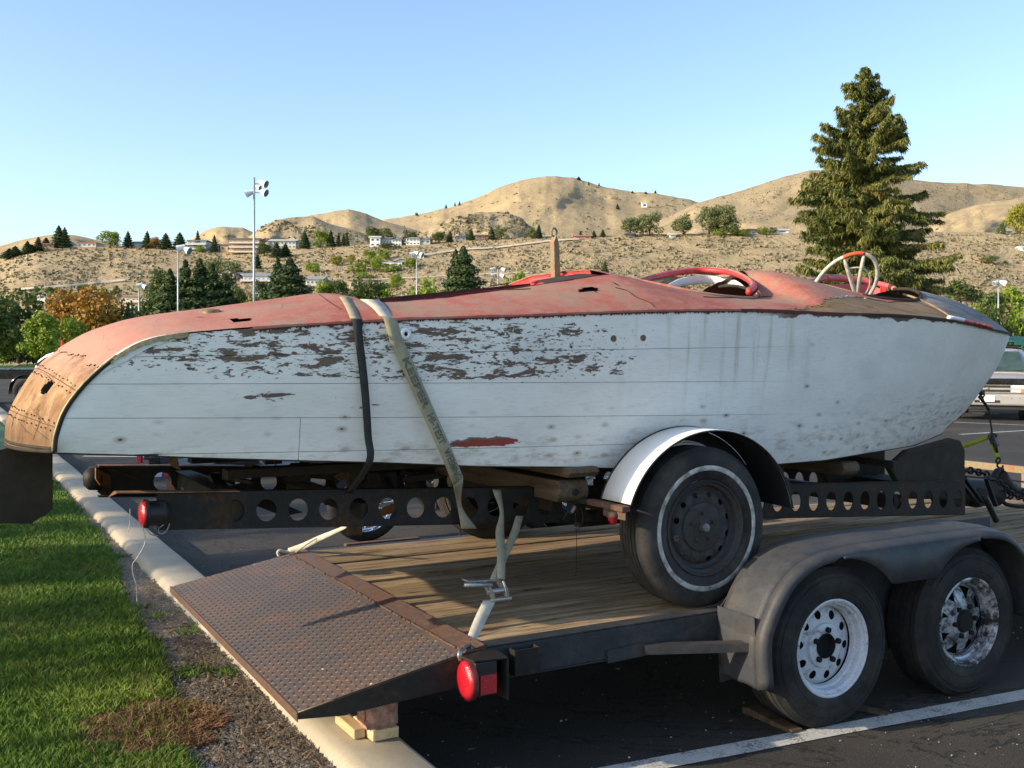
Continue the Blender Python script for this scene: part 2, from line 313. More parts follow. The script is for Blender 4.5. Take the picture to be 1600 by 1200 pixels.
# dry hillside
def hill_mat(name, base, spots=.35, sc=1.):
    t = NT(name); v = t.world(); n = t.noise(v, .006 * sc, 7, .62); n2 = t.noise(v, .06 * sc, 8, .7); n3 = t.noise(v, .35 * sc, 5, .75)
    c = t.ramp(n, [(.3, tuple(k * .78 for k in base)), (.5, base), (.7, tuple(min(1, k * 1.18) for k in base))])
    c = t.mix(t.ma('MULTIPLY', t.step(n2, .48, .66), .55), c, (base[0] * .72, base[1] * .68, base[2] * .70))
    n4 = t.noise(t.map(v, (1, 1, 2.2)), 1.1 * sc, 4, .8)
    c = t.mix(t.ma('MULTIPLY', t.step(n4, .45, .62), .45), c, (.27, .235, .145))
    c = t.mix(t.ma('MULTIPLY', t.step(n3, .56 - spots * .08, .74 - spots * .08), .55), c, (.22, .19, .115))
    c = t.mix(t.ma('MULTIPLY', t.step(t.noise(v, .02 * sc, 6, .7), .56, .66), .28), c, (.50, .30, .14))
    gl_ = t.noise(t.map(v, (1, 1, .35)), .028, 7, .72, .8); t.bump(gl_, .55, 9., t.bump(n3, .5, 1.2)); return t.done(c, .95, 0, .1)
M['hill_near'] = hill_mat('dry_bench_slope', (.41, .315, .18), .5)
M['hill_far'] = hill_mat('dry_grass_hill', (.43, .33, .185), .2)
M['hill_rock'] = hill_mat('scrubby_rock_hill', (.35, .275, .165), .7)
M['sage'] = leaf_mat('sagebrush', [(.17, .15, .085), (.24, .21, .125), (.31, .275, .17)], .1)
M['bush'] = leaf_mat('dry_bush', [(.16, .145, .08), (.225, .195, .11), (.28, .24, .145)], .1)
M['road'] = plain('pale_dirt_road', (.50, .43, .34), .9, var=.1)
M['galv'] = plain('galvanised_pole', (.42, .43, .44), .45, .4, .1)
M['lampwhite'] = plain('white_lamp_housing', (.75, .76, .78), .3, var=.05)
M['glass'] = plain('dark_window_glass', (.03, .04, .05), .08, var=.2, spec=.8)

# ---------------------------------------------------------------- mesh builder
class MB:
    def __init__(s): s.v = []; s.f = []; s.mi = []
    def add(s, vs, fs, m=0):
        o = len(s.v); s.v.extend([tuple(x) for x in vs]); s.f.extend([tuple(i + o for i in f) for f in fs]); s.mi.extend([m] * len(fs)); return s
    def box(s, a, b, m=0):
        x0, y0, z0 = [min(a[i], b[i]) for i in range(3)]; x1, y1, z1 = [max(a[i], b[i]) for i in range(3)]
        return s.add([(x0, y0, z0), (x1, y0, z0), (x1, y1, z0), (x0, y1, z0), (x0, y0, z1), (x1, y0, z1), (x1, y1, z1), (x0, y1, z1)],
                     [(0, 3, 2, 1), (4, 5, 6, 7), (0, 1, 5, 4), (1, 2, 6, 5), (2, 3, 7, 6), (3, 0, 4, 7)], m)
    def beam(s, p, q, wd, h, up=(0, 0, 1), m=0):
        p, q = Vector(p), Vector(q); d = (q - p).normalized(); up = Vector(up); sd = d.cross(up).normalized() * wd / 2; u = sd.cross(d).normalized() * h / 2
        vs = [p - sd - u, p + sd - u, p + sd + u, p - sd + u, q - sd - u, q + sd - u, q + sd + u, q - sd + u]
        return s.add(vs, [(0, 1, 2, 3), (7, 6, 5, 4), (0, 4, 5, 1), (1, 5, 6, 2), (2, 6, 7, 3), (3, 7, 4, 0)], m)
    def tube(s, path, r, n=8, closed=False, m=0, cap=True):
        path = [Vector(p) for p in path]; k = len(path); rs = r if isinstance(r, (list, tuple)) else [r] * k
        vs = []; prev = None
        for i, p in enumerate(path):
            a = path[(i - 1) % k] if (closed or i > 0) else p; b = path[(i + 1) % k] if (closed or i < k - 1) else p
            d = (b - a); d = d.normalized() if d.length > 1e-9 else Vector((0, 0, 1))
            if prev is None: ref = Vector((0, 0, 1)) if abs(d.z) < .9 else Vector((1, 0, 0)); e = d.cross(ref).normalized()
            else: e = (prev - d * prev.dot(d)); e = e.normalized() if e.length > 1e-6 else d.orthogonal().normalized()
            prev = e; g = d.cross(e)
            for j in range(n):
                an = 2 * math.pi * j / n; vs.append(p + (e * math.cos(an) + g * math.sin(an)) * rs[i])
        fs = []
        for i in range(k if closed else k - 1):
            for j in range(n):
                a = i * n + j; b = i * n + (j + 1) % n; c = ((i + 1) % k) * n + (j + 1) % n; e2 = ((i + 1) % k) * n + j
                fs.append((a, b, c, e2))
        if cap and not closed: fs += [tuple(range(n))[::-1], tuple((k - 1) * n + j for j in range(n))]
        return s.add(vs, fs, m)
    def lathe(s, prof, c=(0, 0, 0), axis='y', n=32, m=0, a0=0, a1=2 * math.pi):
        full = abs(a1 - a0 - 2 * math.pi) < 1e-6; cnt = n if full else n + 1; vs = []
        for i in range(cnt):
            a = a0 + (a1 - a0) * i / n
            for (r, h) in prof:
                x, y = r * math.cos(a), r * math.sin(a)
                vs.append({'y': (c[0] + x, c[1] + h, c[2] + y), 'z': (c[0] + x, c[1] + y, c[2] + h), 'x': (c[0] + h, c[1] + x, c[2] + y)}[axis])
        k = len(prof); fs = []
        for i in range(n):
            for j in range(k - 1):
                a = i * k + j; b = ((i + 1) % cnt) * k + j; fs.append((a, b, b + 1, a + 1))
        return s.add(vs, fs, m)
    def grid(s, rows, m=0, keep=None):
        o = len(rows[0]); vs = [p for r in rows for p in r]; fs = []
        for i in range(len(rows) - 1):
            for j in range(o - 1):
                if keep is None or keep(i, j): fs.append((i * o + j, i * o + j + 1, (i + 1) * o + j + 1, (i + 1) * o + j))
        return s.add(vs, fs, m)
    def prism(s, poly, a, b, plane='xz', m=0):   # poly extruded between a and b along the missing axis
        f = {'xz': lambda p, h: (p[0], h, p[1]), 'yz': lambda p, h: (h, p[0], p[1]), 'xy': lambda p, h: (p[0], p[1], h)}[plane]
        n = len(poly); vs = [f(p, a) for p in poly] + [f(p, b) for p in poly]
        return s.add(vs, [tuple(range(n)), tuple(range(n, 2 * n))[::-1]] + [(i, i + n, (i + 1) % n + n, (i + 1) % n) for i in range(n)], m)
    def holeplate(s, f, u0, u1, v0, v1, shape, m=0):   # rectangle with one hole; f maps (u,v)->point; shape: list of (u,v)
        n = len(shape); cu = sum(p[0] for p in shape) / n; cv = sum(p[1] for p in shape) / n; out = []
        corners = [(u0, v0), (u1, v0), (u1, v1), (u0, v1)]
        for (a, b) in shape:
            du, dv = a - cu, b - cv; ks = []
            if du > 1e-9: ks.append((u1 - cu) / du)
            if du < -1e-9: ks.append((u0 - cu) / du)
            if dv > 1e-9: ks.append((v1 - cv) / dv)
            if dv < -1e-9: ks.append((v0 - cv) / dv)
            k = min(ks); out.append([cu + du * k, cv + dv * k])
        for cx, cy in corners:   # snap the nearest outer point onto each corner
            i = min(range(n), key=lambda i: (out[i][0] - cx) ** 2 + (out[i][1] - cy) ** 2); out[i] = [cx, cy]
        vs = [f(*p) for p in shape] + [f(*p) for p in out]
        return s.add(vs, [(i, (i + 1) % n, n + (i + 1) % n, n + i) for i in range(n)], m)
    def mesh(s, name, mats, smooth=False):
        me = bpy.data.meshes.new(name); me.from_pydata(s.v, [], s.f)
        for mt in (mats if isinstance(mats, (list, tuple)) else [mats]): me.materials.append(mt)
        if len(me.polygons):
            me.polygons.foreach_set('material_index', s.mi)
            me.polygons.foreach_set('use_smooth', [bool(smooth)] * len(me.polygons))
        me.update(); return me
    def build(s, name, mats, parent=None, smooth=False, bevel=0, solid=0, auto=None):
        me = s.mesh(name, mats, smooth); o = bpy.data.objects.new(name, me); COL.objects.link(o)
        if parent is not None: hang(o, parent)
        if auto and len(me.polygons): me.set_sharp_from_angle(angle=R(auto))
        if solid:
            md = o.modifiers.new('s', 'SOLIDIFY'); md.thickness = solid; md.offset = 0
        if bevel:
            md = o.modifiers.new('b', 'BEVEL'); md.width = bevel; md.segments = 2; md.limit_method = 'ANGLE'; md.angle_limit = R(35)
        return o
def hang(o, parent):
    o.parent = parent
    root = parent; off = Vector((0, 0, 0))
    # parents are unrotated empties or meshes: keep the child's coordinates as built
    while root is not None: off += root.location; root = root.parent
    if not parent.get('local'): o.location = -off
def tag(o, label=None, cat=None, group=None, kind=None):
    if label: o['label'] = label
    if cat: o['category'] = cat
    if group: o['group'] = group
    if kind: o['kind'] = kind
    return o
def thing(name, label, cat, loc=(0, 0, 0), group=None, local=False):
    o = bpy.data.objects.new(name, None); COL.objects.link(o); o.location = loc; o.empty_display_size = .1
    if local: o['local'] = 1
    return tag(o, label, cat, group)
def copy_tree(o, parent=None):
    c = o.copy(); COL.objects.link(c)
    if parent is not None: c.parent = parent
    for ch in list(o.children): copy_tree(ch, c)
    return c
def lerp(a, b, k): return a + (b - a) * k
def spline(pts, per=8):
    pts = [np.array(p, float) for p in pts]; out = []
    P_ = [2 * pts[0] - pts[1]] + pts + [2 * pts[-1] - pts[-2]]
    for i in range(1, len(P_) - 2):
        for k in range(per):
            q = k / per; a, b, c, d = P_[i - 1], P_[i], P_[i + 1], P_[i + 2]
            out.append(.5 * ((2 * b) + (c - a) * q + (2 * a - 5 * b + 4 * c - d) * q * q + (3 * b - a - 3 * c + d) * q ** 3))
    out.append(pts[-1]); return out
def cards(pos, nrm, size, aspect=1., jitter=.35):
    """arrays of flat leaf quads: pos (n,3), nrm (n,3), size (n,)"""
    n = len(pos); nrm = nrm / (np.linalg.norm(nrm, axis=1, keepdims=True) + 1e-9)
    a = np.cross(nrm, rng.normal(size=(n, 3))); a /= np.linalg.norm(a, axis=1, keepdims=True) + 1e-9; b = np.cross(nrm, a)
    s_ = size[:, None]; sa = s_ * (1 + jitter * rng.uniform(-1, 1, (n, 1))); sb = s_ * aspect * (1 + jitter * rng.uniform(-1, 1, (n, 1)))
    v = np.empty((n, 4, 3)); v[:, 0] = pos - a * sa * .5; v[:, 1] = pos - b * sb * .5; v[:, 2] = pos + a * sa * .5; v[:, 3] = pos + b * sb * .5
    return v.reshape(-1, 3)
def quads_mesh(name, verts, mat, k=4):
    n = len(verts) // k; me = bpy.data.meshes.new(name); me.vertices.add(len(verts)); me.vertices.foreach_set('co', verts.astype(np.float32).ravel())
    me.loops.add(n * k); me.polygons.add(n); me.loops.foreach_set('vertex_index', np.arange(n * k, dtype=np.int32))
    me.polygons.foreach_set('loop_start', np.arange(0, n * k, k, dtype=np.int32)); me.update(calc_edges=True); me.validate()
    for m_ in (mat if isinstance(mat, list) else [mat]): me.materials.append(m_)
    return me
def link(name, me, parent=None):
    o = bpy.data.objects.new(name, me); COL.objects.link(o)
    if parent is not None: hang(o, parent)
    return o
# ================================================================ the ground
from mathutils import noise as mn
def struct(o): o['kind'] = 'structure'; return o
g = MB()
ring = [(-3000, -3000, -.06), (3000, -3000, -.06), (3000, 4200, -.06), (-3000, 4200, -.06)]
g.add(ring, [(0, 1, 2, 3)]); struct(g.build('ground', M['lawn']))
g = MB()
g.add([(1.50, -30, 0), (90, -30, 0), (90, 95, 0), (1.50, 95, 0)], [(0, 1, 2, 3)]); struct(g.build('car_park', M['asphalt']))
EDGE = [(-30, .7), (3.0, .68), (3.82, .77), (4.56, .855), (5.28, .94), (6.3, .94), (8, 1.10), (9.3, 1.13), (14, 1.16), (200, 1.1)]
def lawn_edge(y): return float(np.interp(y, [e[0] for e in EDGE], [e[1] for e in EDGE])) + .035 * mn.noise(Vector((y * 2.7, 0, 0))) + .02 * mn.noise(Vector((y * 9, 3, 0)))
ys = [-30, 0] + list(np.arange(2, 16, .06)) + list(np.arange(16, 110, 2))
g = MB(); g.grid([[(-60, y, .115), (-8, y, .115), (-2, y, .115), (lawn_edge(y), y, .117), (lawn_edge(y) + .03, y, .10)] for y in ys]); struct(g.build('lawn', M['lawn'], smooth=True))
g = MB(); rows = []
for y in ys:
    rows.append([(x, y, .098 + .016 * mn.noise(Vector((x * 7, y * 7, 0))) + .007 * mn.noise(Vector((x * 31, y * 31, 0)))) for x in np.linspace(.45, 1.26, 27)])
g.grid(rows); struct(g.build('dirt_strip', M['dirt'], smooth=True))
# far park lawn beyond the car park
g = MB(); g.add([(-120, 95, -.03), (300, 95, -.03), (400, 240, -.03), (-120, 240, -.03)], [(0, 1, 2, 3)]); struct(g.build('park_lawn', M['lawn']))
# kerb with a rounded outer shoulder, cast in lengths
kerb = MB(); prof = [(1.225, -.1), (1.225, .105), (1.240, .135), (1.262, .150), (1.30, .155), (1.49, .150), (1.515, .135), (1.525, .11), (1.535, -.1)]
def kerb_piece(y0, y1):
    k = MB(); rows = []
    for y in np.linspace(y0 + .003, y1 - .003, 10 if y1 < 20 else 2):
        rows.append([(x + (.006 * mn.noise(Vector((y * 1.5, x * 3, 0))) if z > 0 else 0), y, z + (.003 * mn.noise(Vector((x * 5, y * 3, 4))) if z > 0 else 0)) for x, z in prof])
    k.grid(rows); n = len(prof)
    k.add(rows[0], [tuple(range(n))]); k.add(rows[-1], [tuple(range(n))[::-1]]); return k
kroot = thing('kerb', None, None); kroot['kind'] = 'structure'
y = -6.
while y < 95:
    L = 3.05; kerb_piece(y, min(95, y + L)).build('kerb_stone', M['concrete'], kroot, smooth=True, auto=40); y += L
# painted bay lines
def stripe(p, q, wd, z=.004):
    p, q = Vector((p[0], p[1], z)), Vector((q[0], q[1], z)); d = (q - p).normalized(); n = Vector((-d.y, d.x, 0)) * wd / 2
    k = MB(); N_ = 24; rows = []
    for i in range(N_ + 1):
        c = p.lerp(q, i / N_); j1 = 1 + .12 * mn.noise(c * 3); rows.append([c + n * j1, c - n * j1])
    k.grid(rows); o = k.build('painted_line', M['line']); return struct(o)
stripe((1.62, 3.275), (11.5, 2.42), .105)
def gz(u, v, z=0): return at_z(u, v, z)
for a, b in [((130, 713), (470, 716)), ((100, 690), (20, 655)), ((1380, 655), (1680, 668)), ((1500, 679), (1680, 668)), ((1420, 640), (1560, 647))]:
    p, q = gz(*a), gz(*b); stripe(p, q, .11)
# ================================================================ hills
class Hill:
    def __init__(s, name, mat, crest, v0, z0, zc, amp=20., fr=.012, pw=.9, nu=150, ns=26, rough=1.):
        s.cu = [c[0] for c in crest]; s.cv = [c[1] for c in crest]; s.v0, s.z0, s.zc, s.amp, s.fr, s.pw, s.rough = v0, z0, zc, amp, fr, pw, rough
        s.u0, s.u1 = crest[0][0], crest[-1][0]; rows = []
        for j in range(ns + 3):
            r = []
            for i in range(nu + 1):
                u = s.u0 + (s.u1 - s.u0) * i / nu; k = min(1, j / ns); p = s.pt(u, k)
                if j > ns:
                    e = j - ns; d = bearing(u, 0); Z = s.Z(u, 1) * (1 + .22 * e); p = Vector((d[0] * Z, d[1] * Z, p.z * (1 - .28 * e * e)))
                r.append(p)
            rows.append(r)
        g = MB(); g.grid(rows); s.o = struct(g.build(name, mat, smooth=True))
    def crest(s, u): return float(np.interp(u, s.cu, s.cv)) + s.rough * 1.6 * mn.fractal(Vector((u * .03, s.zc, 0)), .8, 2., 4)
    def Z(s, u, k):
        f = mn.fractal(Vector((u * s.fr, k * 2.8, s.zc)), 1.0, 2.1, 5) + .8 * (abs(mn.noise(Vector((u * s.fr * 1.3, k * .7, s.zc + 9)))) - .3)
        return s.z0 + (s.zc - s.z0) * k ** s.pw + s.amp * f * min(1, 3 * k) * (1 if k < .85 else (1 - k) / .15)
    def vv(s, u, k):
        return s.v0 + (s.crest(u) - s.v0) * k
    def pt(s, u, k): return at_d(u, s.vv(u, k), s.Z(u, k))
    def place(s, u, v): k = max(0, min(1, (v - s.v0) / (s.crest(u) - s.v0))); return s.pt(u, k)
BENCH = Hill('bench_hillside', M['hill_near'], [(-1500, 470), (-700, 440), (-300, 415), (-50, 404), (0, 402), (25, 392), (60, 386), (200, 386), (300, 390), (345, 394), (420, 389), (480, 388), (560, 383), (640, 379), (700, 378), (760, 373), (860, 369), (1000, 366), (1200, 365), (1350, 362), (1450, 362), (1600, 364), (1750, 366), (2300, 380), (3000, 420)], 572, 165, 400, 6, .007, .95, 620, 44, .5)
H_A = Hill('distant_hill', M['hill_far'], [(-900, 420), (-400, 404), (-60, 393), (0, 384), (40, 373), (70, 368), (110, 366), (140, 372), (180, 381), (230, 398)], 410, 700, 1100, 40, nu=70)
H_B = Hill('distant_hill', M['hill_far'], [(260, 400), (300, 373), (325, 358), (350, 354), (380, 356), (420, 372), (450, 400)], 405, 600, 900, 40, .02, nu=60)
H_D = Hill('distant_hill', M['hill_far'], [(420, 400), (480, 338), (520, 330), (545, 327), (570, 333), (600, 345), (650, 360), (720, 400)], 410, 480, 800, 28, .012, nu=90)
H_C = Hill('scrub_hill', M['hill_rock'], [(340, 400), (385, 373), (410, 353), (430, 344), (460, 339), (490, 338), (510, 348), (560, 362), (600, 376), (650, 400)], 405, 430, 620, 24, .02, nu=90)
H_E = Hill('great_hill', M['hill_far'], [(540, 400), (600, 343), (660, 334), (700, 325), (740, 311), (780, 293), (810, 283), (840, 277), (870, 275), (895, 277), (920, 285), (950, 294), (1000, 300), (1050, 306), (1090, 315), (1130, 328), (1200, 380)], 400, 700, 1500, 60, .008, .8, 240, 40)
H_G = Hill('right_hill', M['hill_rock'], [(880, 396), (960, 377), (1040, 340), (1090, 317), (1150, 300), (1200, 284), (1240, 272), (1270, 265), (1330, 268), (1400, 276), (1450, 284), (1500, 286), (1560, 289), (1600, 293), (1760, 300), (2400, 360)], 400, 480, 1100, 50, .008, .85, 240, 40)
H_F = Hill('rocky_knoll', M['hill_rock'], [(590, 400), (640, 369), (680, 351), (710, 339), (750, 331), (790, 332), (815, 340), (830, 355), (850, 372), (880, 396)], 400, 420, 560, 16, .03, .9, 110)
H_H = Hill('tawny_shoulder', M['hill_far'], [(1360, 396), (1440, 353), (1480, 334), (1530, 319), (1600, 308), (1760, 300)], 392, 420, 700, 40, .015, .9, 90)
H_I = Hill('low_rise', M['hill_far'], [(830, 392), (900, 386), (960, 374), (1020, 366), (1100, 352), (1200, 347), (1300, 342), (1420, 352), (1500, 372)], 396, 410, 520, 12, .02, .9, 90)
# dirt roads cut along the slopes
def road(hill, pts, wd, up=.25):
    k = MB(); rows = []
    ps = [hill.place(u, v) for u, v in spline([np.array(p) for p in pts], 10)]
    for p in ps: rows.append([p + Vector((0, 0, up)), p + Vector((-F_R.x * 0, 0, up)) + Vector((FX, FY, 0)) * wd + Vector((0, 0, wd * .45))])
    k.grid(rows); return struct(k.build('dirt_road', M['road'], smooth=True))
F_R = Vector((RX, RY, 0))
road(BENCH, [(655, 402), (720, 393), (780, 389), (850, 380), (905, 376)], 1.6, .5)
road(BENCH, [(25, 456), (60, 453), (110, 449), (160, 444), (200, 440)], 1.6, .5)
road(BENCH, [(560, 440), (640, 436), (760, 430), (830, 428)], .6, .4)
# sagebrush: uncountable, one object
def brush(name, mat, n, hill, u0, u1, v0, v1, smin, smax, per=7, thresh=-.1, sq=.5):
    cs = []; ss = []
    while len(cs) < n:
        u, v = random.uniform(u0, u1), random.uniform(v0, v1)
        if not (hill.crest(u) + 1.5 < v < hill.v0 - 2): continue
        if mn.noise(Vector((u * .02, v * .08, 5))) + .5 * mn.noise(Vector((u * .09, v * .3, 2))) < thresh + random.uniform(-.3, .3): continue
        cs.append(hill.place(u, v)); ss.append(random.uniform(smin, smax) * random.uniform(.6, 1.2))
    c = np.repeat(np.array(cs), per, 0); s_ = np.repeat(np.array(ss), per)
    d = rng.normal(size=(len(c), 3)); d /= np.linalg.norm(d, axis=1, keepdims=True); d[:, 2] = np.abs(d[:, 2]) * .8
    pos = c + d * s_[:, None] * np.array([.6, .6, sq]) + np.array([0, 0, .1])
    o = link(name, quads_mesh(name, cards(pos, d, s_ * .9), mat)); o['kind'] = 'stuff'; return o
brush('sagebrush', M['sage'], 9500, BENCH, -20, 1620, 366, 480, .35, 1.0, 6, -.12)
brush('dry_scrub', M['bush'], 1300, BENCH, -20, 1620, 368, 480, .5, 1.3, 7, .0)
brush('hill_scrub', M['bush'], 2000, H_G, 1000, 1620, 270, 375, .7, 1.6, 5, -.15)
brush('knoll_scrub', M['bush'], 500, H_F, 600, 860, 330, 380, .8, 1.8, 5, -.2)
brush('scrub_on_hill', M['bush'], 380, H_C, 380, 640, 338, 390, .9, 2., 5, -.1)
brush('sparse_scrub', M['bush'], 260, H_E, 620, 1100, 285, 380, 1.6, 3.2, 5, .25)

# ================================================================ near lawn blades, grit, litter
def blades(name, mat, n, ylo, yhi, inside, hmin, hmax, wd, zbase=.11, lean=.5):
    P_ = []
    while len(P_) < n:
        m_ = 40000; r = rng.random(m_); y = 1 / (1 / ylo + (1 / yhi - 1 / ylo) * r); x = rng.uniform(-.9, 1.5, m_)
        for a, b in zip(x, y):
            if a > .045 * b - .12 and inside(a, b):
                P_.append((a, b))
                if len(P_) >= n: break
    P_ = np.array(P_); k = len(P_); sc_ = np.clip(P_[:, 1] / 5, 1, 3)
    h = rng.uniform(hmin, hmax, k); an = rng.uniform(0, 2 * np.pi, k); ww = wd * sc_ * rng.uniform(.7, 1.3, k)
    base = np.column_stack([P_, np.full(k, zbase)]); sx = np.column_stack([np.cos(an), np.sin(an), np.zeros(k)]) * ww[:, None] / 2
    le = rng.normal(size=(k, 2)) * lean; tip = base + np.column_stack([le * h[:, None], h])
    mid = base + np.column_stack([le * h[:, None] * .35, h * .55])
    v = np.stack([base - sx, base + sx, mid + sx * .7, tip, mid - sx * .7], 1).reshape(-1, 3)
    o = link(name, quads_mesh(name, v, mat, 5)); o['kind'] = 'stuff'; return o
def in_dead(x, y): return ((x - .74) / .26) ** 2 + ((y - 4.22) / .30) ** 2 + .5 * mn.noise(Vector((x * 9, y * 9, 0))) < 1
blades('grass', M['grass'], 95000, 3.0, 15, lambda x, y: x < lawn_edge(y) + .02 + .05 * mn.noise(Vector((x * 20, y * 20, 1))) and not (in_dead(x, y) and random.random() < .86), .022, .05, .0045)
blades('dead_grass', M['deadgrass'], 9000, 3.2, 6, lambda x, y: in_dead(x, y) or (random.random() < .018 and x > .85 and x < 1.2), .008, .03, .004, .112, 1.4)
blades('dry_blades', M['deadgrass'], 5000, 3.0, 13, lambda x, y: x < lawn_edge(y) and mn.noise(Vector((x * 2.3, y * 1.4, 8))) > random.uniform(-.1, .6), .02, .045, .0035, .112, .8)
tuf = [(random.uniform(.9, 1.2), random.uniform(3.5, 12)) for _ in range(16)]
blades('weeds', M['grass'], 1500, 3.3, 12, lambda x, y: x < 1.21 and any(abs(x - a) < .05 and abs(y - b) < .07 for a, b in tuf), .012, .035, .004, .105, .9)
def grit(name, mat, n, inside, smin, smax, ylo=3.1, yhi=12, z=.11, xr=(.7, 1.24)):
    k = MB(); c = 0
    while c < n:
        y = 1 / (1 / ylo + (1 / yhi - 1 / ylo) * random.random()); x = random.uniform(*xr)
        if not inside(x, y): continue
        s_ = random.uniform(smin, smax) * random.choice((.5, .6, 1)); p = Vector((x, y, z)); e = [p + Vector((random.uniform(-1, 1), random.uniform(-1, 1), random.uniform(-.2, .2))) * s_ for _ in range(4)]
        e = [p + Vector((-s_, -s_ * .6, 0)), p + Vector((s_ * random.uniform(.5, 1), -s_ * .7, .1 * s_)), p + Vector((s_ * .3, s_, 0)), p + Vector((random.uniform(-.4, .4) * s_, random.uniform(-.4, .4) * s_, s_ * random.uniform(.5, 1.)))]
        k.add(e, [(0, 1, 3), (1, 2, 3), (2, 0, 3)]); c += 1
    o = k.build(name, mat); o['kind'] = 'stuff'; return o
grit('gravel', M['pebble'], 14000, lambda x, y: x > lawn_edge(y) - .02, .0025, .009)
grit('soil_crumbs', M['dirt'], 5000, lambda x, y: x > lawn_edge(y) + .1 * mn.noise(Vector((y, x, 0))) + .12, .006, .016, 3.1, 7)
grit('leaf_litter', M['leafdry'], 420, lambda x, y: x > lawn_edge(y) - .1, .006, .014)
grit('parking_grit', M['pebble'], 900, lambda x, y: True, .003, .008, 2.6, 9, .002, (1.55, 5.5))
# ================================================================ flatbed trailer
DK = .50; YN, YF = 3.43, 5.50; XT, XN = 1.71, 7.0
def ring_holes(cx, cz, rx, rz, n=20, ph=0): return [(cx + rx * math.cos(2 * math.pi * i / n + ph), cz + rz * math.sin(2 * math.pi * i / n + ph)) for i in range(n)]
UT = thing('flatbed_trailer', 'rusty tandem axle flatbed trailer with wood plank deck carrying the old boat', 'trailer', (4.0, 4.45, 0))
npl = 12; wpl = (YF - YN - .06) / npl
for i in range(npl):
    k = MB(); y0 = YN + .03 + i * wpl + .005; y1 = y0 + wpl - .019; rows = []
    nx = 90; cup = random.uniform(-.002, .006); dz = random.uniform(-.007, .004); x1 = XN - .05; x0 = XT + .055 + random.uniform(-.004, .006)
    for a in range(nx + 1):
        x = x0 + (x1 - x0) * a / nx
        ja, jb = .005 * mn.noise(Vector((x * 3, i, 0))), .005 * mn.noise(Vector((x * 3, i, 5)))
        z = DK + dz + .004 * mn.noise(Vector((x * .9, i * 3, 0)))
        r = [(x, y0 + ja, DK - .035), (x, y0 + ja, z - .006)]
        for b in range(9):
            q = (b + .5) / 9
            r.append((x, y0 + .004 + (y1 - y0 - .008) * q + ja * (1 - q) + jb * q, z + cup * (abs(q - .5) * 2) ** 2 - (.010 * max(0, mn.noise(Vector((x * 1.3, (i * 9 + b) * 1.7, 3))) - .12) * 2.5)))
        r += [(x, y1 + jb, z - .006), (x, y1 + jb, DK - .035)]
        rows.append(r)
    k.grid(rows); k.add(rows[0], [tuple(range(len(rows[0])))]); k.build('deck_plank', M['deckwood'], UT, smooth=True, auto=50)
# side rails, cross members
for y0, y1, nm in ((YN - .045, YN + .025, 'side_rail'), (YF - .03, YF + .045, 'side_rail')):
    k = MB(); z0, z1 = DK - .135, DK - .002
    k.box((XT, y0, z1 - .008), (XN, y1, z1)); k.box((XT, y0 if y0 < 4 else y1 - .008, z0 + .008), (XN, y0 + .008 if y0 < 4 else y1, z1 - .009)); k.box((XT, y0, z0), (XN, y1, z0 + .007))
    k.build(nm, M['trailer'], UT, bevel=.003)
k = MB()
for x in np.arange(2.1, 7, .6): k.box((x, YN + .03, DK - .13), (x + .05, YF - .03, DK - .05))
k.build('cross_member', M['frame'], UT)
# stake pockets
for x in (1.86, 3.98 - .7, 5.2, 6.4):
    for yy, s_ in ((YN - .046, -1), (YF + .046, 1)):
        k = MB(); a, b = yy, yy + s_ * .045; k.box((x, a, DK - .115), (x + .006, b, DK - .02)); k.box((x + .104, a, DK - .115), (x + .11, b, DK - .02)); k.box((x, b, DK - .115), (x + .11, b + s_ * .006, DK - .02))
        k.build('stake_pocket', M['frame'], UT)
# tail angle and dovetail ramp of tread plate
k = MB(); k.add([(XT - .03, YN - .045, DK - .012), (XT - .03, YF + .045, DK - .012), (XT + .052, YF + .045, DK + .006), (XT + .052, YN - .045, DK + .006), (XT - .03, YN - .045, DK - .12), (XT - .03, YF + .045, DK - .12), (XT + .052, YF + .045, DK - .03), (XT + .052, YN - .045, DK - .03)],
      [(0, 3, 2, 1), (0, 1, 5, 4), (3, 7, 6, 2), (0, 4, 7, 3), (1, 2, 6, 5)]); k.build('tail_angle', M['rust_edge'], UT, bevel=.002)
k = MB()   # torn weld bead along the hinge line
for i in range(60):
    y = YN + (YF - YN) * (i + random.random() * .8) / 60; L = random.uniform(.02, .05)
    k.beam((XT - .034 + random.uniform(-.004, .003), y, DK - .012), (XT - .034 + random.uniform(-.004, .003), y + L, DK - .012), .007, .006)
k.build('weld_bead', M['rust_edge'], UT)['kind'] = 'stuff'
RX0, RZ0 = 1.055, .372
RA, RB = Vector((RX0, YN - .04, RZ0)), Vector((XT - .032, YN - .04, DK - .016))
rl = (RB - RA).length; rd = (RB - RA).normalized(); rn = Vector((-rd.z, 0, rd.x))
def rp_(a, b, h=0): return RA + rd * a + Vector((0, 1, 0)) * b + rn * h
WR = YF + .04 - (YN - .04)
k = MB(); k.grid([[rp_(a, b) for b in np.linspace(0, WR, 12)] for a in np.linspace(0, rl, 6)])
k.add([rp_(0, 0), rp_(0, WR), rp_(0, WR, -.012), rp_(0, 0, -.012)], [(0, 1, 2, 3)]); k.build('ramp_plate', M['plate'], UT)
k = MB(); st = .0265; c = 0
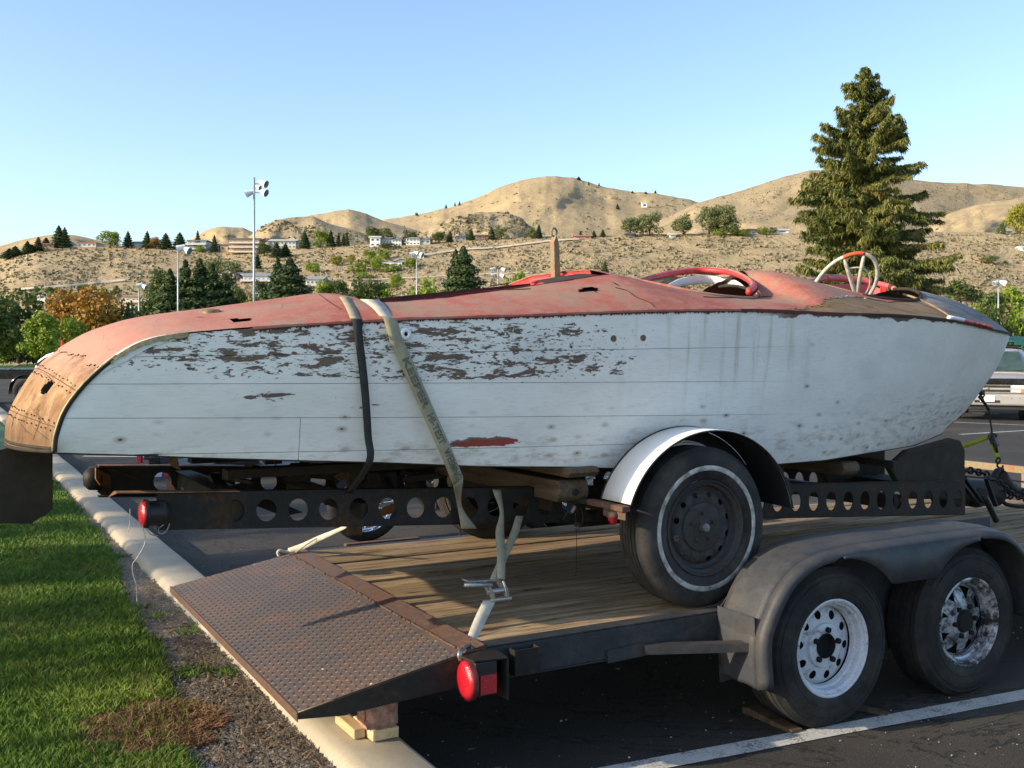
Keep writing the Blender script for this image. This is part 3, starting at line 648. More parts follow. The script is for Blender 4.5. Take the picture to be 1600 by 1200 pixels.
for i in range(int(rl / st)):
    for j in range(int(WR / st)):
        a, b = (i + .5) * st, (j + .5) * st; sgn = 1 if (i + j) % 2 else -1
        dx, dy = .0112 * .72, .0112 * .72 * sgn; px, py = -.0042 * .72 * sgn, .0042 * .72
        k.add([rp_(a - dx, b - dy, .0003), rp_(a + px, b + py, .0003), rp_(a + dx, b + dy, .0003), rp_(a - px, b - py, .0003), rp_(a, b, .0036)], [(0, 1, 4), (1, 2, 4), (2, 3, 4), (3, 0, 4)])
o = k.build('tread_pattern', M['plate'], UT); o['kind'] = 'stuff'
for yy in (YN - .05, YF + .042):
    k = MB(); k.prism([(RX0, RZ0 - .002), (RX0, RZ0 - .022), (RX0 + .15, RZ0 - .035), (XT - .03, DK - .135), (XT - .03, DK - .018)], yy, yy + .008); k.build('ramp_side', M['frame'], UT)
k = MB(); k.box((RX0 - .004, YN - .05, RZ0 - .03), (RX0 - .0005, YF + .05, RZ0 + .002)); k.build('ramp_lip', M['rust_edge'], UT)
k = MB(); k.box((1.20, YN + .37, .245), (1.24, YF + .03, RZ0 + .01)); k.build('ramp_light_block', M['frame'], UT)  # added bar, blocks the sun leaking under the ramp
# far corner bracket
k = MB(); k.box((XT + .02, YF + .045, DK - .03), (XT + .16, YF + .12, DK - .02)); k.box((XT + .30, YF + .045, DK - .02), (XT + .75, YF + .09, DK + .006)); k.build('rub_bar', M['rust_edge'], UT)
# tail lamp box
LB = at_y(735, 1045, YN - .10); LX = 1.655
k = MB(); k.box((LX + .012, YN - .155, .355), (LX + .10, YN - .048, .475)); k.build('lamp_box', M['black'], UT, bevel=.004)
k = MB(); k.add([(LX + .01, YN - .15, .485), (LX + .14, YN - .165, .482), (LX + .15, YN - .05, .484), (LX - .02, YN - .05, .488), (LX + .01, YN - .15, .48), (LX + .14, YN - .165, .477), (LX + .15, YN - .05, .479), (LX - .02, YN - .05, .483)], [(0, 1, 2, 3), (7, 6, 5, 4), (0, 4, 5, 1), (1, 5, 6, 2), (2, 6, 7, 3), (3, 7, 4, 0)])
k.box((LX + .135, YN - .165, .33), (LX + .142, YN - .05, .48)); k.build('lamp_bracket', M['frame'], UT)
k = MB(); k.lathe([(.0, -.020), (.03, -.019), (.055, -.013), (.068, -.004), (.070, .006), (.0, .0061)], (LX, YN - .105, .405), 'x', 40); k.build('tail_lamp', M['lens'], UT, smooth=True, auto=45)
k = MB(); k.lathe([(.071, -.005), (.0735, .0), (.0735, .014), (.066, .02), (0, .02)], (LX, YN - .105, .405), 'x', 40); k.build('lamp_rim', M['red_dark'], UT, smooth=True, auto=45)
k = MB(); k.box((LX + .03, YN - .161, .362), (LX + .095, YN - .1555, .43)); k.build('side_reflector', M['lens'], UT)
# tandem fender
YO = 3.105
W1, W2, WZ, TR = 3.30, 4.17, .335, .340
def skirt_z(x):   # arch openings of the near face
    z = .585
    for c in (W1, W2):
        d = abs(x - c)
        if d < .385: z = max(z, WZ + math.sqrt(.385 ** 2 - d * d))
    return z
prof = [(W1 - .43, .235), (W1 - .44, .42), (W1 - .40, .53), (W1 - .31, .655), (W1 - .17, .735), (W1 + .02, .765), (W1 + .30, .772), (W2 - .1, .775), (W2 + .12, .765), (W2 + .26, .72), (W2 + .37, .62), (W2 + .43, .48), (W2 + .44, .30)]
ps = spline(prof, 6)
dn = lambda x, y, z: .006 * mn.noise(Vector((x * 5, y * 9, z * 5))) + .003 * mn.noise(Vector((x * 14, y * 14, z * 14)))
k = MB(); k.grid([[(p[0], YO + .045, p[1] - .006)] + [(p[0] + dn(p[0], y, p[1]) * (1 if p[1] < .6 else 0), y, p[1] + .004 * (y > YO + .1) + dn(p[0], y, p[1])) for y in np.linspace(YO + .08, YN - .05, 7)] for p in spline(ps, 2)]); k.build('fender_top', M['fenderblue'], UT, smooth=True, solid=.004)
rows = []
for n_i, p in enumerate(ps):
    x, z = p; q0 = ps[max(0, n_i - 1)]; q1 = ps[min(len(ps) - 1, n_i + 1)]; tn = np.array([q1[0] - q0[0], q1[1] - q0[1]]); tn /= np.linalg.norm(tn); nn = np.array([tn[1], -tn[0]])
    if W1 - .02 < x < W2 + .02: e1, e2 = (x, z - .022), (x, z - .034)
    else: e1, e2 = (x + nn[0] * .016, z + nn[1] * .016), (x + nn[0] * .045, z + nn[1] * .045)
    rows.append([(x, YO + .045, z - .006), (e1[0], YO + .012, e1[1]), (e2[0], YO, e2[1])])
k = MB(); k.grid(rows)
xs = np.linspace(W1 + .0, W2 + .0, 46)
k2 = []
for x in xs:
    zt = float(np.interp(x, [q[0] for q in ps], [q[1] for q in ps])) - .033; k2.append([(x, YO, zt), (x, YO - .001, lerp(zt, min(zt, skirt_z(x)), .5)), (x, YO - .002, min(zt, skirt_z(x)))])
k.grid(k2); k.build('fender_skirt', M['fenderblue'], UT, smooth=True, solid=.004)
k = MB(); k.add([(W1 - .43, YO + .05, .24), (W1 - .43, YN - .05, .24), (W1 - .44, YN - .05, .52), (W1 - .44, YO + .05, .52)], [(0, 1, 2, 3)])
k.add([(W1 - .43, YN - .052, .20), (W2 + .44, YN - .052, .20), (W2 + .44, YN - .052, .76), (W1 + .0, YN - .052, .765), (W1 - .30, YN - .052, .655), (W1 - .44, YN - .052, .50)], [(0, 1, 2, 3, 4, 5)]); k.build('wheel_well', M['fenderblue'], UT, solid=.004)
k = MB(); k.beam((2.47, YN - .06, .395), (W1 - .43, YO + .10, .392), .05, .035); k.beam((2.30, YN - .047, .385), (2.47, YN - .06, .395), .02, .05); k.build('fender_brace', M['trailer'], UT)
# wheels
def wheel(kind, r=TR, wd=.20):
    o = thing('wheel', None, None) if False else None
    tk = MB(); rr = .207
    pr = [(rr - .004, .02), (rr, -.004), (rr + .012, -.012), (r * .70, -.0135), (r * .705, -.0155), (r * .72, -.0155), (r * .725, -.0135), (r * .80, -.014), (r * .86, -.009), (r * .862, -.0115), (r * .875, -.0105), (r * .88, -.0065), (r * .92, -.001), (r * .93, -.003), (r * .945, .002), (r * .965, .012)]
    step_ = (wd - .03) / 9
    y = .02
    for i in range(5):
        y0 = .02 + i * (wd - .04) / 5; y1 = y0 + (wd - .04) / 5 - .006; pr += [(r, y0), (r, y1), (r - .009, y1 + .0005), (r - .009, y1 + .0055)]
    pr += [(r * .965, wd - .012), (r * .80, wd + .012), (rr, wd), (rr - .004, wd - .02)]
    tk.lathe(pr, n=72)
    return tk
def rim_ring(k, outer=.2075, inner=.165, depth=.06):   # lip and dished barrel, facing -y
    k.lathe([(outer, .004), (outer, -.006), (outer - .006, -.009), (outer - .013, -.005), (outer - .016, .006), (outer - .026, .012), (outer - .030, .035), (inner + .004, .040), (inner, depth)], n=72)
def polar(f, r0, r1, a0, a1, shape, k): k.holeplate(f, a0, a1, r0, r1, shape)
def whitewheel(parent, x, y, z, rot):
    k = wheel(0); k.v = [(a + x, b + y, c + z) for a, b, c in k.v]; k.build('tyre', M['tyre'], parent, smooth=True, auto=35)
    k = MB(); rim_ring(k); f = lambda a, r_: (r_ * math.cos(a + rot), .052 + .018 * ((r_ - .085) / .08) ** 2, r_ * math.sin(a + rot))
    for i in range(10):
        a0 = 2 * math.pi * i / 10; a1 = a0 + 2 * math.pi / 10; ca = (a0 + a1) / 2
        k.holeplate(f, a0, a1, .095, .166, [(ca + .021 / .132 * math.cos(q) * .82, .132 + .019 * math.sin(q)) for q in np.linspace(0, 2 * math.pi, 17)[:-1]])
    k.lathe([(.096, .0525), (.092, .040), (.080, .036), (.052, .038)], n=48)
    f2 = lambda a, r_: (r_ * math.cos(a + rot), .038, r_ * math.sin(a + rot))
    k.v = [(a + x, b + y, c + z) for a, b, c in k.v]; rm = k.build('rim', M['whiterim'], parent, smooth=True, auto=40)
    k = MB(); k.lathe([(.165, .075), (0, .085)], n=24); k.lathe([(.054, .037), (.050, .030), (.047, .060), (0, .062)], n=32)
    for i in range(5):
        a = rot + 2 * math.pi * i / 5; k.lathe([(.0125, .04), (.0125, .024), (.008, .020), (0, .020)], (.068 * math.cos(a), 0, .068 * math.sin(a)), n=8)
    k.v = [(a + x, b + y, c + z) for a, b, c in k.v]; k.build('hub', M['dark'], rm, smooth=True, auto=40)
def spokewheel(parent, x, y, z, rot):
    k = wheel(0); k.v = [(a + x, b + y, c + z) for a, b, c in k.v]; k.build('tyre', M['tyre'], parent, smooth=True, auto=35)
    k = MB(); rim_ring(k); f = lambda a, r_: (r_ * math.cos(a + rot), .030 + .035 * ((r_ - .085) / .08), r_ * math.sin(a + rot))
    for i in range(8):
        a0 = 2 * math.pi * i / 8; a1 = a0 + 2 * math.pi / 8; ca = (a0 + a1) / 2; tri = [(ca - .26, .158), (ca + .26, .158), (ca + .13, .128), (ca, .098), (ca - .13, .128)]
        den = []
        for q in range(len(tri)):
            p0, p1 = tri[q], tri[(q + 1) % len(tri)]; den += [(lerp(p0[0], p1[0], e / 3), lerp(p0[1], p1[1], e / 3)) for e in range(3)]
        k.holeplate(f, a0, a1, .085, .166, den[::-1])
    k.lathe([(.086, .030), (.076, .022), (.054, .024)], n=48)
    k.v = [(a + x, b + y, c + z) for a, b, c in k.v]; rm = k.build('rim', M['chromerim'], parent, smooth=True, auto=40)
    k = MB(); k.lathe([(.165, .085), (0, .09)], n=24); k.lathe([(.056, .026), (.050, .018), (.045, .010), (0, .008)], n=32)
    for i in range(6):
        a = rot + 2 * math.pi * i / 6; k.lathe([(.012, .03), (.012, .010), (.007, .006), (0, .006)], (.070 * math.cos(a), 0, .070 * math.sin(a)), n=8)
    k.v = [(a + x, b + y, c + z) for a, b, c in k.v]; k.build('hub', M['dark'], rm, smooth=True, auto=40)
def wheel_group(fn, parent, x, y, z, rot, label):
    w_ = bpy.data.objects.new('wheel', None); COL.objects.link(w_); w_.location = (x, y, z); hang(w_, parent); w_.location = Vector((x, y, z)) - Vector(UT.location if parent is UT else parent.location)
    if label: w_['label'] = label
    fn(w_, x, y, z, rot)
wheel_group(whitewheel, UT, W1, 3.165, WZ, .2, 'white steel wheel with ten round holes')
wheel_group(spokewheel, UT, W2, 3.165, WZ, .1, 'peeling silver spoked wheel')
for x in (W1, W2):
    k = wheel(0); k.v = [(a + x, b + 5.60, c + WZ) for a, b, c in k.v]; k.build('far_tyre', M['tyre'], UT, smooth=True, auto=35)
k = MB()
for x in (W1, W2): k.tube([(x, 3.25, WZ), (x, 5.7, WZ)], .03, 10)
k.build('axle', M['dark'], UT)
# front rail
k = MB(); k.box((6.96, 4.80, .70), (7.0, YF + .04, .752)); k.build('front_rail', M['railrust'], UT, bevel=.004)
for y in (4.80, 5.50): 
    k = MB(); k.box((6.962, y, DK), (6.998, y + .04, .70)); k.build('rail_post', M['railrust'], UT)
k = MB(); k.box((6.96, YN - .04, DK - .11), (7.02, YF + .04, DK + .004)); k.beam((7.0, 4.0, .40), (8.3, 4.46, .42), .08, .1); k.beam((7.0, 4.9, .40), (8.3, 4.46, .42), .08, .1); k.build('tongue', M['trailer'], UT)
k = MB(); 
for a in (4.15, 4.30, 4.75): k.box((7.02, a, .36), (7.05, a + .03, .50))
# blocks under the ramp and wheel chocks
bk = MB(); c = Vector((1.46, 3.68, 0)); 
k = MB(); k.box((1.265, 3.50, .156), (1.43, 3.545, .190)); o = k.build('wood_block', M['newwood'], bevel=.003); 
BP = at_z(585, 1150, .155)
o.hide_render = False; bpy.data.objects.remove(o)
def block(name, p, size, ang, mat, label, cat, bev=.004, rough=0):
    k = MB(); sx, sy, sz = size
    k.box((-sx / 2, -sy / 2, 0), (sx / 2, sy / 2, sz)); o = k.build(name, mat, bevel=bev); o.location = p; o.rotation_euler = (0, 0, ang); return tag(o, label, cat)
P1 = at_z(598, 1158, .155); P2 = at_z(548, 1118, .155)
block('wood_block', (P1.x + .012, P1.y + .10, .156), (.105, .19, .040), R(2), M['newwood'], 'pale cut lumber block on the kerb, nearer piece beneath the brick', 'block')
block('lumber_offcut', (P1.x - .068, P1.y + .16, .156), (.045, .20, .036), R(1), M['newwood'], 'narrow pale lumber strip lying on kerb left of the block', 'block')
# brick with a broken face
k = MB(); bx, by, bz = .125, .10, .085
n_ = 14; 
def bf(p):
    d = Vector(p); q = .006 * mn.noise(d * 30) + (.016 * max(0, mn.noise(Vector((d.x * 22 + 3, 5, d.z * 22)))) * 2 if d.y < -by / 2 + .02 else 0)
    return (d.x + q * .3, d.y + q, d.z - .003 * mn.noise(d * 22))
for (o_, e1, e2) in [((-.5, -.5, 0), (1, 0, 0), (0, 0, 1)), ((-.5, .5, 0), (1, 0, 0), (0, 0, 1)), ((-.5, -.5, 0), (0, 1, 0), (0, 0, 1)), ((.5, -.5, 0), (0, 1, 0), (0, 0, 1)), ((-.5, -.5, 1), (1, 0, 0), (0, 1, 0)), ((-.5, -.5, 0), (1, 0, 0), (0, 1, 0))]:
    k.grid([[bf(((o_[0] + e1[0] * a / n_ + e2[0] * b / n_) * bx, (o_[1] + e1[1] * a / n_ + e2[1] * b / n_) * by, (o_[2] + e1[2] * a / n_ + e2[2] * b / n_) * bz)) for b in range(n_ + 1)] for a in range(n_ + 1)])
o = k.build('brick', M['brick'], smooth=True, auto=40); o.location = (P1.x + .01, P1.y + .075, .1965); tag(o, 'chipped reddish brick standing on the lumber block under the ramp', 'brick')
def chock(u0, v0, u1, v1, wd, h, label):
    p, q = at_z(u0, v0, 0), at_z(u1, v1, 0); L = (q - p).length; k = MB(); rows = []
    for i in range(9):
        t_ = i / 8; hh = h * (1 - .55 * t_) * (1 if 0 < i else .8); w_ = wd * (1 - .25 * t_); j = .006 * mn.noise(Vector((t_ * 4, u0, 0)))
        rows.append([(t_ * L, -w_ / 2 + j, .002), (t_ * L, -w_ / 2 + j, hh), (t_ * L, w_ / 2 + j, hh * .92), (t_ * L, w_ / 2 + j, .002)])
    k.grid(rows); k.add(rows[0], [(0, 1, 2, 3)]); k.add(rows[-1], [(3, 2, 1, 0)]); o = k.build('wheel_chock', M['timber'], smooth=False); o.location = (p.x, p.y, 0); o.rotation_euler = (0, 0, math.atan2(q.y - p.y, q.x - p.x)); return tag(o, label, 'wheel chock', 'wood scraps wedged under the trailer tyre')
chock(1170, 1112, 1246, 1146, .075, .035, 'splintered wood wedge behind the trailer tyre, on the left')
chock(1335, 1107, 1388, 1118, .05, .022, 'short thin wood wedge ahead of the first trailer tyre')

# ================================================================ boat trailer
BT = thing('boat_trailer', 'rusty black perforated-frame boat trailer strapped onto the flatbed', 'boat trailer', (2.86, 4.45, .5))
zb = lambda x: .975 - .062 * x
zt_ = lambda x: 1.10 - .050 * x
def rail(y, x0, x1, s_):
    k = MB(); f = lambda x, z: (x, y, lerp(zb(x), zt_(x), z)); sp = .125; x = x0 + .22
    k.add([f(x0, 0), f(x, 0), f(x, 1), f(x0, 1)], [(0, 1, 2, 3)]) if False else None
    k.grid([[f(a, 0.12 if a < x0 + .02 else 0), f(a, 1)] for a in (x0, x0 + .02, x)])
    while x < x1 - sp:
        h = zt_(x) - zb(x); r = .040 if x < 2.9 else .036
        k.holeplate(f, x, x + sp, 0, 1, [(x + sp / 2 + r * math.cos(q), .48 + (.043 if x < 2.9 else .050) / h * math.sin(q)) for q in np.linspace(0, 2 * math.pi, 21)[:-1]])
        x += sp
    xe = x
    o = k.build('frame_rail', M['frame'], BT, solid=.006)
    k = MB()
    for ff in (zb, zt_):
        k.beam((x0, y + s_ * .022, ff(x0)), (xe, y + s_ * .022, ff(xe)), .05, .006)
    k.build('rail_flange', M['frame'], BT); return xe
xe = rail(3.95, .70, 5.25, 1); rail(5.0, .63, 5.25, -1)
# pointed sunlit-toned end of the near rail, and the far rail's end bracket
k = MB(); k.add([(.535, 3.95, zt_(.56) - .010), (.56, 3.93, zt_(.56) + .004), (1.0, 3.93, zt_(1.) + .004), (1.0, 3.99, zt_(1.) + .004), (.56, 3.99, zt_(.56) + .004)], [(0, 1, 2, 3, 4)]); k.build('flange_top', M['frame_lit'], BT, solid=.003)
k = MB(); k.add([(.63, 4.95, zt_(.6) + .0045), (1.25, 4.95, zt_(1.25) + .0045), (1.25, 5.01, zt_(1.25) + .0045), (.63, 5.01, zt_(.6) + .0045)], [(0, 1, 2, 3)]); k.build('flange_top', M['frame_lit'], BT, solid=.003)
k = MB(); a = at_y(150, 732, 4.93); k.add([at_y(149, 731, 4.93), at_y(172, 743, 4.99), at_y(172, 763, 4.99), at_y(156, 758, 4.93), at_y(149, 748, 4.93)], [(0, 1, 2, 3, 4)]); k.build('end_plate', M['frame_lit'], BT, solid=.006)
k = MB(); q = at_y(142, 748, 5.0); k.lathe([(.0, -.035), (.03, -.03), (.05, -.01), (.055, .04), (.0, .045)], (q.x, q.y, q.z), 'x', 24); k.build('far_lamp', M['frame'], BT, smooth=True)
k = MB(); ps_ = [at_y(u, v, 4.97) for u, v in [(160, 733), (178, 735), (196, 741), (205, 745)]]; k.tube(spline(ps_, 5), .003, 6); k.build('lamp_wire', M['red_dark'], BT)
# round lamp at the tail
q = at_y(224, 803, 3.93); k = MB(); k.lathe([(0, -.016), (.03, -.014), (.046, -.006), (.050, .004), (.048, .012)], (q.x, q.y, q.z), 'x', 36); k.build('tail_lamp', M['lens'], BT, smooth=True)
k = MB(); k.lathe([(.052, .002), (.052, .014), (.045, .022), (.044, .075), (.03, .09), (0, .09)], (q.x, q.y, q.z), 'x', 32); k.build('lamp_housing', M['black'], BT, smooth=True, auto=40)
k = MB(); ps_ = [at_y(*e, 3.9) for e in [(222, 820), (226, 836), (226, 850), (214, 872), (207, 882), (208, 898), (213, 915), (214, 940)]]; k.tube(spline(ps_, 5), .0022, 5)
ps_ = [at_y(*e, 3.9) for e in [(203, 795), (203, 815), (200, 832)]]; k.tube(spline(ps_, 4), .0016, 5)
ps_ = [at_y(*e, 3.92) for e in [(258, 818), (248, 826), (249, 833), (256, 833), (262, 826), (265, 818)]]; k.tube(spline(ps_, 4), .002, 5)
ps_ = [at_y(*e, 3.92) for e in [(228, 826), (236, 835), (247, 837)]]; k.tube(spline(ps_, 4), .002, 5); k.build('loose_wire', M['steel'], BT)
k = MB(); ps_ = [at_y(*e, 3.7) for e in [(880, 812), (888, 798), (897, 790), (906, 794), (911, 806), (908, 820), (902, 830)]]; k.tube(spline(ps_, 4), .0018, 5); ps_ = [at_y(*e, 3.7) for e in [(899, 800), (901, 850), (900, 900)]]; k.tube(spline(ps_, 4), .0014, 5); k.build('hanging_wire', M['frame'], BT)
# cross members with broken sunlit ends
def gusset(pts, y0, y1, mat='frame_lit'):
    k = MB(); k.add([at_y(u, v, lerp(y0, y1, (i / (len(pts) - 1)))) for i, (u, v) in enumerate(pts)], [tuple(range(len(pts)))]); k.build('gusset', M[mat], BT, solid=.008)
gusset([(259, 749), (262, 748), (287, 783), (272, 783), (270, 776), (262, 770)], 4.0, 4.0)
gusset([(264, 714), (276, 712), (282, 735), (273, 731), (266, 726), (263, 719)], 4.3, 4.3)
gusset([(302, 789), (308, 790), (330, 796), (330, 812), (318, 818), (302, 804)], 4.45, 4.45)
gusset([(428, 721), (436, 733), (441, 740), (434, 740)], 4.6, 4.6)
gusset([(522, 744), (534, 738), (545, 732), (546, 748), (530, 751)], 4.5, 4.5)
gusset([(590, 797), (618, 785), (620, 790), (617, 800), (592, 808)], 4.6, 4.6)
for x, y0, y1, z0, z1 in ((.98, 3.96, 4.99, .93, 1.02), (1.5, 3.96, 4.99, .91, .97), (2.4, 3.96, 4.99, .87, .93), (3.3, 3.96, 4.99, .80, .86), (4.6, 3.96, 4.99, .72, .8)):
    k = MB(); k.box((x, y0, z0), (x + .05, y1, z1)); k.build('cross_member', M['frame'], BT)
k = MB(); k.prism([(.95, 1.04), (1.02, 1.04), (1.30, .93), (1.22, .92)], 4.1, 4.9); k.build('cross_member', M['frame'], BT)
# jumble of spring, winch plate and brackets in the gloom between the rails
k = MB()
for i in range(26):
    k = MB(); x = random.uniform(1.0, 2.0); y = random.uniform(4.1, 4.9); z = random.uniform(.92, 1.08); s_ = random.uniform(.02, .09)
    k.beam((x, y, z), (x + random.uniform(-.2, .2), y + random.uniform(-.2, .2), z + random.uniform(-.06, .06)), s_, s_ * random.uniform(.3, 1)); k.build('running_gear', M['frame'], BT)
k = MB(); k.lathe([(0, 0), (.05, 0), (.06, .03), (.05, .09), (.0, .1)], (1.65, 4.2, .98), 'y', 20); k.build('winch_pulley', M['frame'], BT)
# upright board between the rails
k = MB(); p0, p1 = at_y(543, 733, 4.35), at_y(560, 835, 4.35); k.box((p0.x, 4.34, p1.z), (p0.x + .065, 4.365, p0.z)); k.build('upright_board', M['timber'], BT)
# timber cross bunks with rounded ends
def bunk(x, y0, y1, z0, z1, wx, nm='bunk_timber'):
    pr = [(y0 + .02, z0), (y0, z0 + .02), (y0 - .004, (z0 + z1) / 2), (y0 + .005, z1 - .012), (y0 + .02, z1), (y1, z1), (y1, z0)]
    k = MB(); k.prism(pr, x, x + wx, 'yz'); return k.build(nm, M['timber'], BT, bevel=.005)
p = at_y(900, 770, 3.72); bunk(2.30, 3.74, 5.1, .945, 1.035, .15); bunk(2.33, 3.70, 5.15, 1.050, 1.092, .15)
k = MB(); k.lathe([(.016, 0), (.016, -.006), (.009, -.008), (0, -.008)], (2.38, 3.738, .985), 'y', 8); k.build('bunk_bolt', M['frame'], BT)
bunk(4.2, 3.95, 4.95, .93, 1.0, .12)
for y in (4.12, 4.78): 
    k = MB(); k.box((1.0, y, 1.08), (4.6, y + .09, 1.115)); k.build('long_bunk', M['darkwood'], BT)
# hanging axle beam, wheels and fenders
HX, HZ, WR2 = 2.86, .835, .345
k = MB(); k.tube([(HX, 3.5, HZ), (HX, 5.4, HZ)], .035, 12); k.box((HX - .3, 3.98, HZ - .05), (HX + .3, 4.03, HZ + .02)); k.box((HX - .3, 4.9, HZ - .05), (HX + .3, 4.95, HZ + .02)); k.build('axle', M['frame'], BT)
def old_wheel(y, s_):
    w_ = bpy.data.objects.new('wheel', None); COL.objects.link(w_); w_.location = Vector((HX, y, HZ)) - BT.location; w_.parent = BT
    k = MB(); r = WR2; wd = .17; pr = [(.205, .012), (.208, -.002), (.222, -.010), (.244, -.016), (.246, -.0135), (.266, -.0135), (.268, -.017), (.295, -.014), (.318, -.006), (.331, .008), (.338, .018)]
    n5 = 6
    for i in range(n5):
        y0 = .022 + i * (wd - .044) / n5; y1 = y0 + (wd - .044) / n5 - .005; pr += [(r - abs(i - 2.5) * .001, y0), (r - abs(i - 2.5) * .001, y1), (r - .010, y1 + .0008), (r - .010, y1 + .0045)]
    pr += [(.331, wd - .008), (.295, wd + .014), (.222, wd + .01), (.205, wd - .012)]
    k.lathe([(a, b) for a, b in pr], n=96)
    if s_ < 0: k.v = [(a, wd - b, c) for a, b, c in k.v]
    k.v = [(a + HX, b + y, c + HZ) for a, b, c in k.v]; k.build('tyre', M['tyre_old'], w_, smooth=True, auto=35)
    k = MB(); k.lathe([(.2455, -.0150), (.248, -.0170), (.2645, -.0170), (.267, -.0150)], n=96)
    if s_ < 0: k.v = [(a, wd - b, c) for a, b, c in k.v]
    k.v = [(a + HX, b + y, c + HZ) for a, b, c in k.v]; k.build('whitewall', M['whitewall'], w_, smooth=True)
    k = MB(); k.lathe([(.206, .0), (.204, -.008), (.198, -.006), (.194, .004), (.180, .010), (.176, .030), (.160, .036)], n=72)
    f = lambda a, r_: (r_ * math.cos(a), .036 - .022 * (1 - ((r_ - .125) / .036) ** 2) * .8, r_ * math.sin(a))
    for i in range(12):
        a0 = 2 * math.pi * i / 12; a1 = a0 + 2 * math.pi / 12; ca = (a0 + a1) / 2
        k.holeplate(f, a0, a1, .105, .161, [(ca + .10 * math.cos(q), .141 + .011 * math.sin(q)) for q in np.linspace(0, 2 * math.pi, 13)[:-1]])
    k.lathe([(.106, .027), (.104, .018), (.096, .014), (.050, .020), (.040, .016), (0, .016)], n=48)
    for i in range(5):
        a = .3 + 2 * math.pi * i / 5; k.lathe([(.009, .018), (.009, .006), (0, .005)], (.062 * math.cos(a), 0, .062 * math.sin(a)), n=6)
    if s_ < 0: k.v = [(a, wd - b, c) for a, b, c in k.v]
    k.v = [(a + HX, b + y, c + HZ) for a, b, c in k.v]; rm = k.build('rim', M['darkrim'], w_, smooth=True, auto=40)
    k = MB(); k.lathe([(.020, .018), (.021, -.002), (.017, -.010), (.0, -.012)], (0, 0, 0), n=24)
    if s_ < 0: k.v = [(a, wd - b, c) for a, b, c in k.v]
    k.v = [(a + HX, b + y, c + HZ) for a, b, c in k.v]; k.build('hub_cap', M['hubmetal'], rm, smooth=True, auto=40)
old_wheel(3.46, 1); old_wheel(5.33, -1)
def fender(y0, y1, lit):
    fr = bpy.data.objects.new('fender_mount', None)
    rows = []; rows2 = []
    for i in range(41):
        a = R(162) + (R(8) - R(162)) * i / 40; rx, rz = .455, .418; cx, cz = HX + .035, HZ - .002
        x, z = cx + rx * math.cos(a), cz + rz * math.sin(a)
        rows.append([(x, y0, z - .004), (x, y0 + .004, z), (x, y1, z)])
        rows2.append([(x - .008 * math.cos(a), y1 + .002, z - .008 * math.sin(a)), (cx + (rx - .12) * math.cos(a) * 1.0, y1 + .002, cz + (rz - .06) * math.sin(a))])
    k = MB(); k.grid(rows); o = k.build('fender', M['fender_white'], BT, smooth=True, solid=.003, auto=50)
    k = MB(); k.grid([[(HX + .035 + (p[0][0] - HX - .035) * .985, p[0][1] + .004, HZ + (p[0][2] - HZ) * .985), (HX + .035 + (p[2][0] - HX - .035) * .985, p[2][1] - .004, HZ + (p[2][2] - HZ) * .985)] for p in rows]); k.build('fender_dark_inside', M['dark'], o, smooth=True)  # near-black sheet added to darken the inside of the fender
    k = MB(); k.grid(rows2); k.build('fender_apron', M['frame'], o, solid=.003)
    k = MB(); k.tube([r[2] for r in rows], .006, 6); k.tube([r[0] for r in rows], .004, 6); k.build('fender_edge', M['frame'], o, smooth=True)
fender(3.445, 3.66, 1); fender(5.31, 5.52, 0)
k = MB(); k.box((2.415, 3.44, .935), (2.455, 3.70, .957)); k.box((2.43, 3.44, .90), (2.436, 3.60, .957)); k.build('fender_bracket', M['rust_edge'], BT, bevel=.002)
k = MB(); k.beam((2.44, 3.70, .945), (2.40, 3.94, .935), .03, .02); k.build('fender_stay', M['frame'], BT); k = MB(); k.beam((3.34, 3.70, .87), (3.4, 3.94, .86), .03, .02); k.build('fender_stay', M['frame'], BT)
q = Vector((2.425, 3.52, .91)); k = MB(); k.lathe([(.0, -.038), (.010, -.036), (.019, -.020), (.025, .0)], (q.x, q.y, q.z), 'z', 20); mk = k.build('marker_lens', M['lens'], BT, smooth=True)
k = MB(); k.lathe([(.027, -.004), (.029, .006), (.022, .018), (0, .02)], (q.x, q.y, q.z), 'z', 20); k.build('marker_cap', M['rust_edge'], mk, smooth=True)
# curved mud flap stub ahead of the fender
k = MB(); pp = [at_y(u, v, 3.9) for u, v in [(1228, 745), (1238, 760), (1236, 785), (1241, 795), (1230, 788), (1222, 775)]]; k.add(pp, [tuple(range(6))]); k.build('torn_flap', M['frame'], BT, solid=.006)
# bow cradle and tongue
k = MB(); k.prism([(4.75, .93), (4.9, 1.02), (5.28, 1.075), (5.36, 1.06), (5.40, 1.0), (5.40, .70), (4.9, .74)], 4.12, 4.17); k.build('bow_cradle', M['darkwood'], BT, bevel=.012)
k = MB(); k.prism([(4.75, .93), (4.9, 1.02), (5.28, 1.075), (5.40, 1.0), (5.40, .70), (4.9, .74)], 4.72, 4.77); k.box((5.1, 4.17, .74), (5.36, 4.72, .80)); k.build('bow_cradle', M['darkwood'], BT, bevel=.012)
k = MB(); k.box((4.6, 3.97, .95), (4.64, 4.95, .985)); k.build('cradle_frame', M['frame'], BT); k = MB(); k.box((3.75, 3.975, .85), (3.8, 4.02, 1.02)); k.build('cradle_frame', M['frame'], BT)
k = MB(); k.tube([(3.72, 4.05, .86), (3.72, 4.05, 1.0)], .05, 14); k.box((3.74, 4.0, .84), (3.8, 4.1, 1.0)); k.build('spring_can', M['frame'], BT, smooth=False)
TNG = lambda u, v, y=4.4: at_y(u, v, y)
def path(pts, y=4.4): return spline([np.array(at_y(u, v, y)) for u, v in pts], 5)
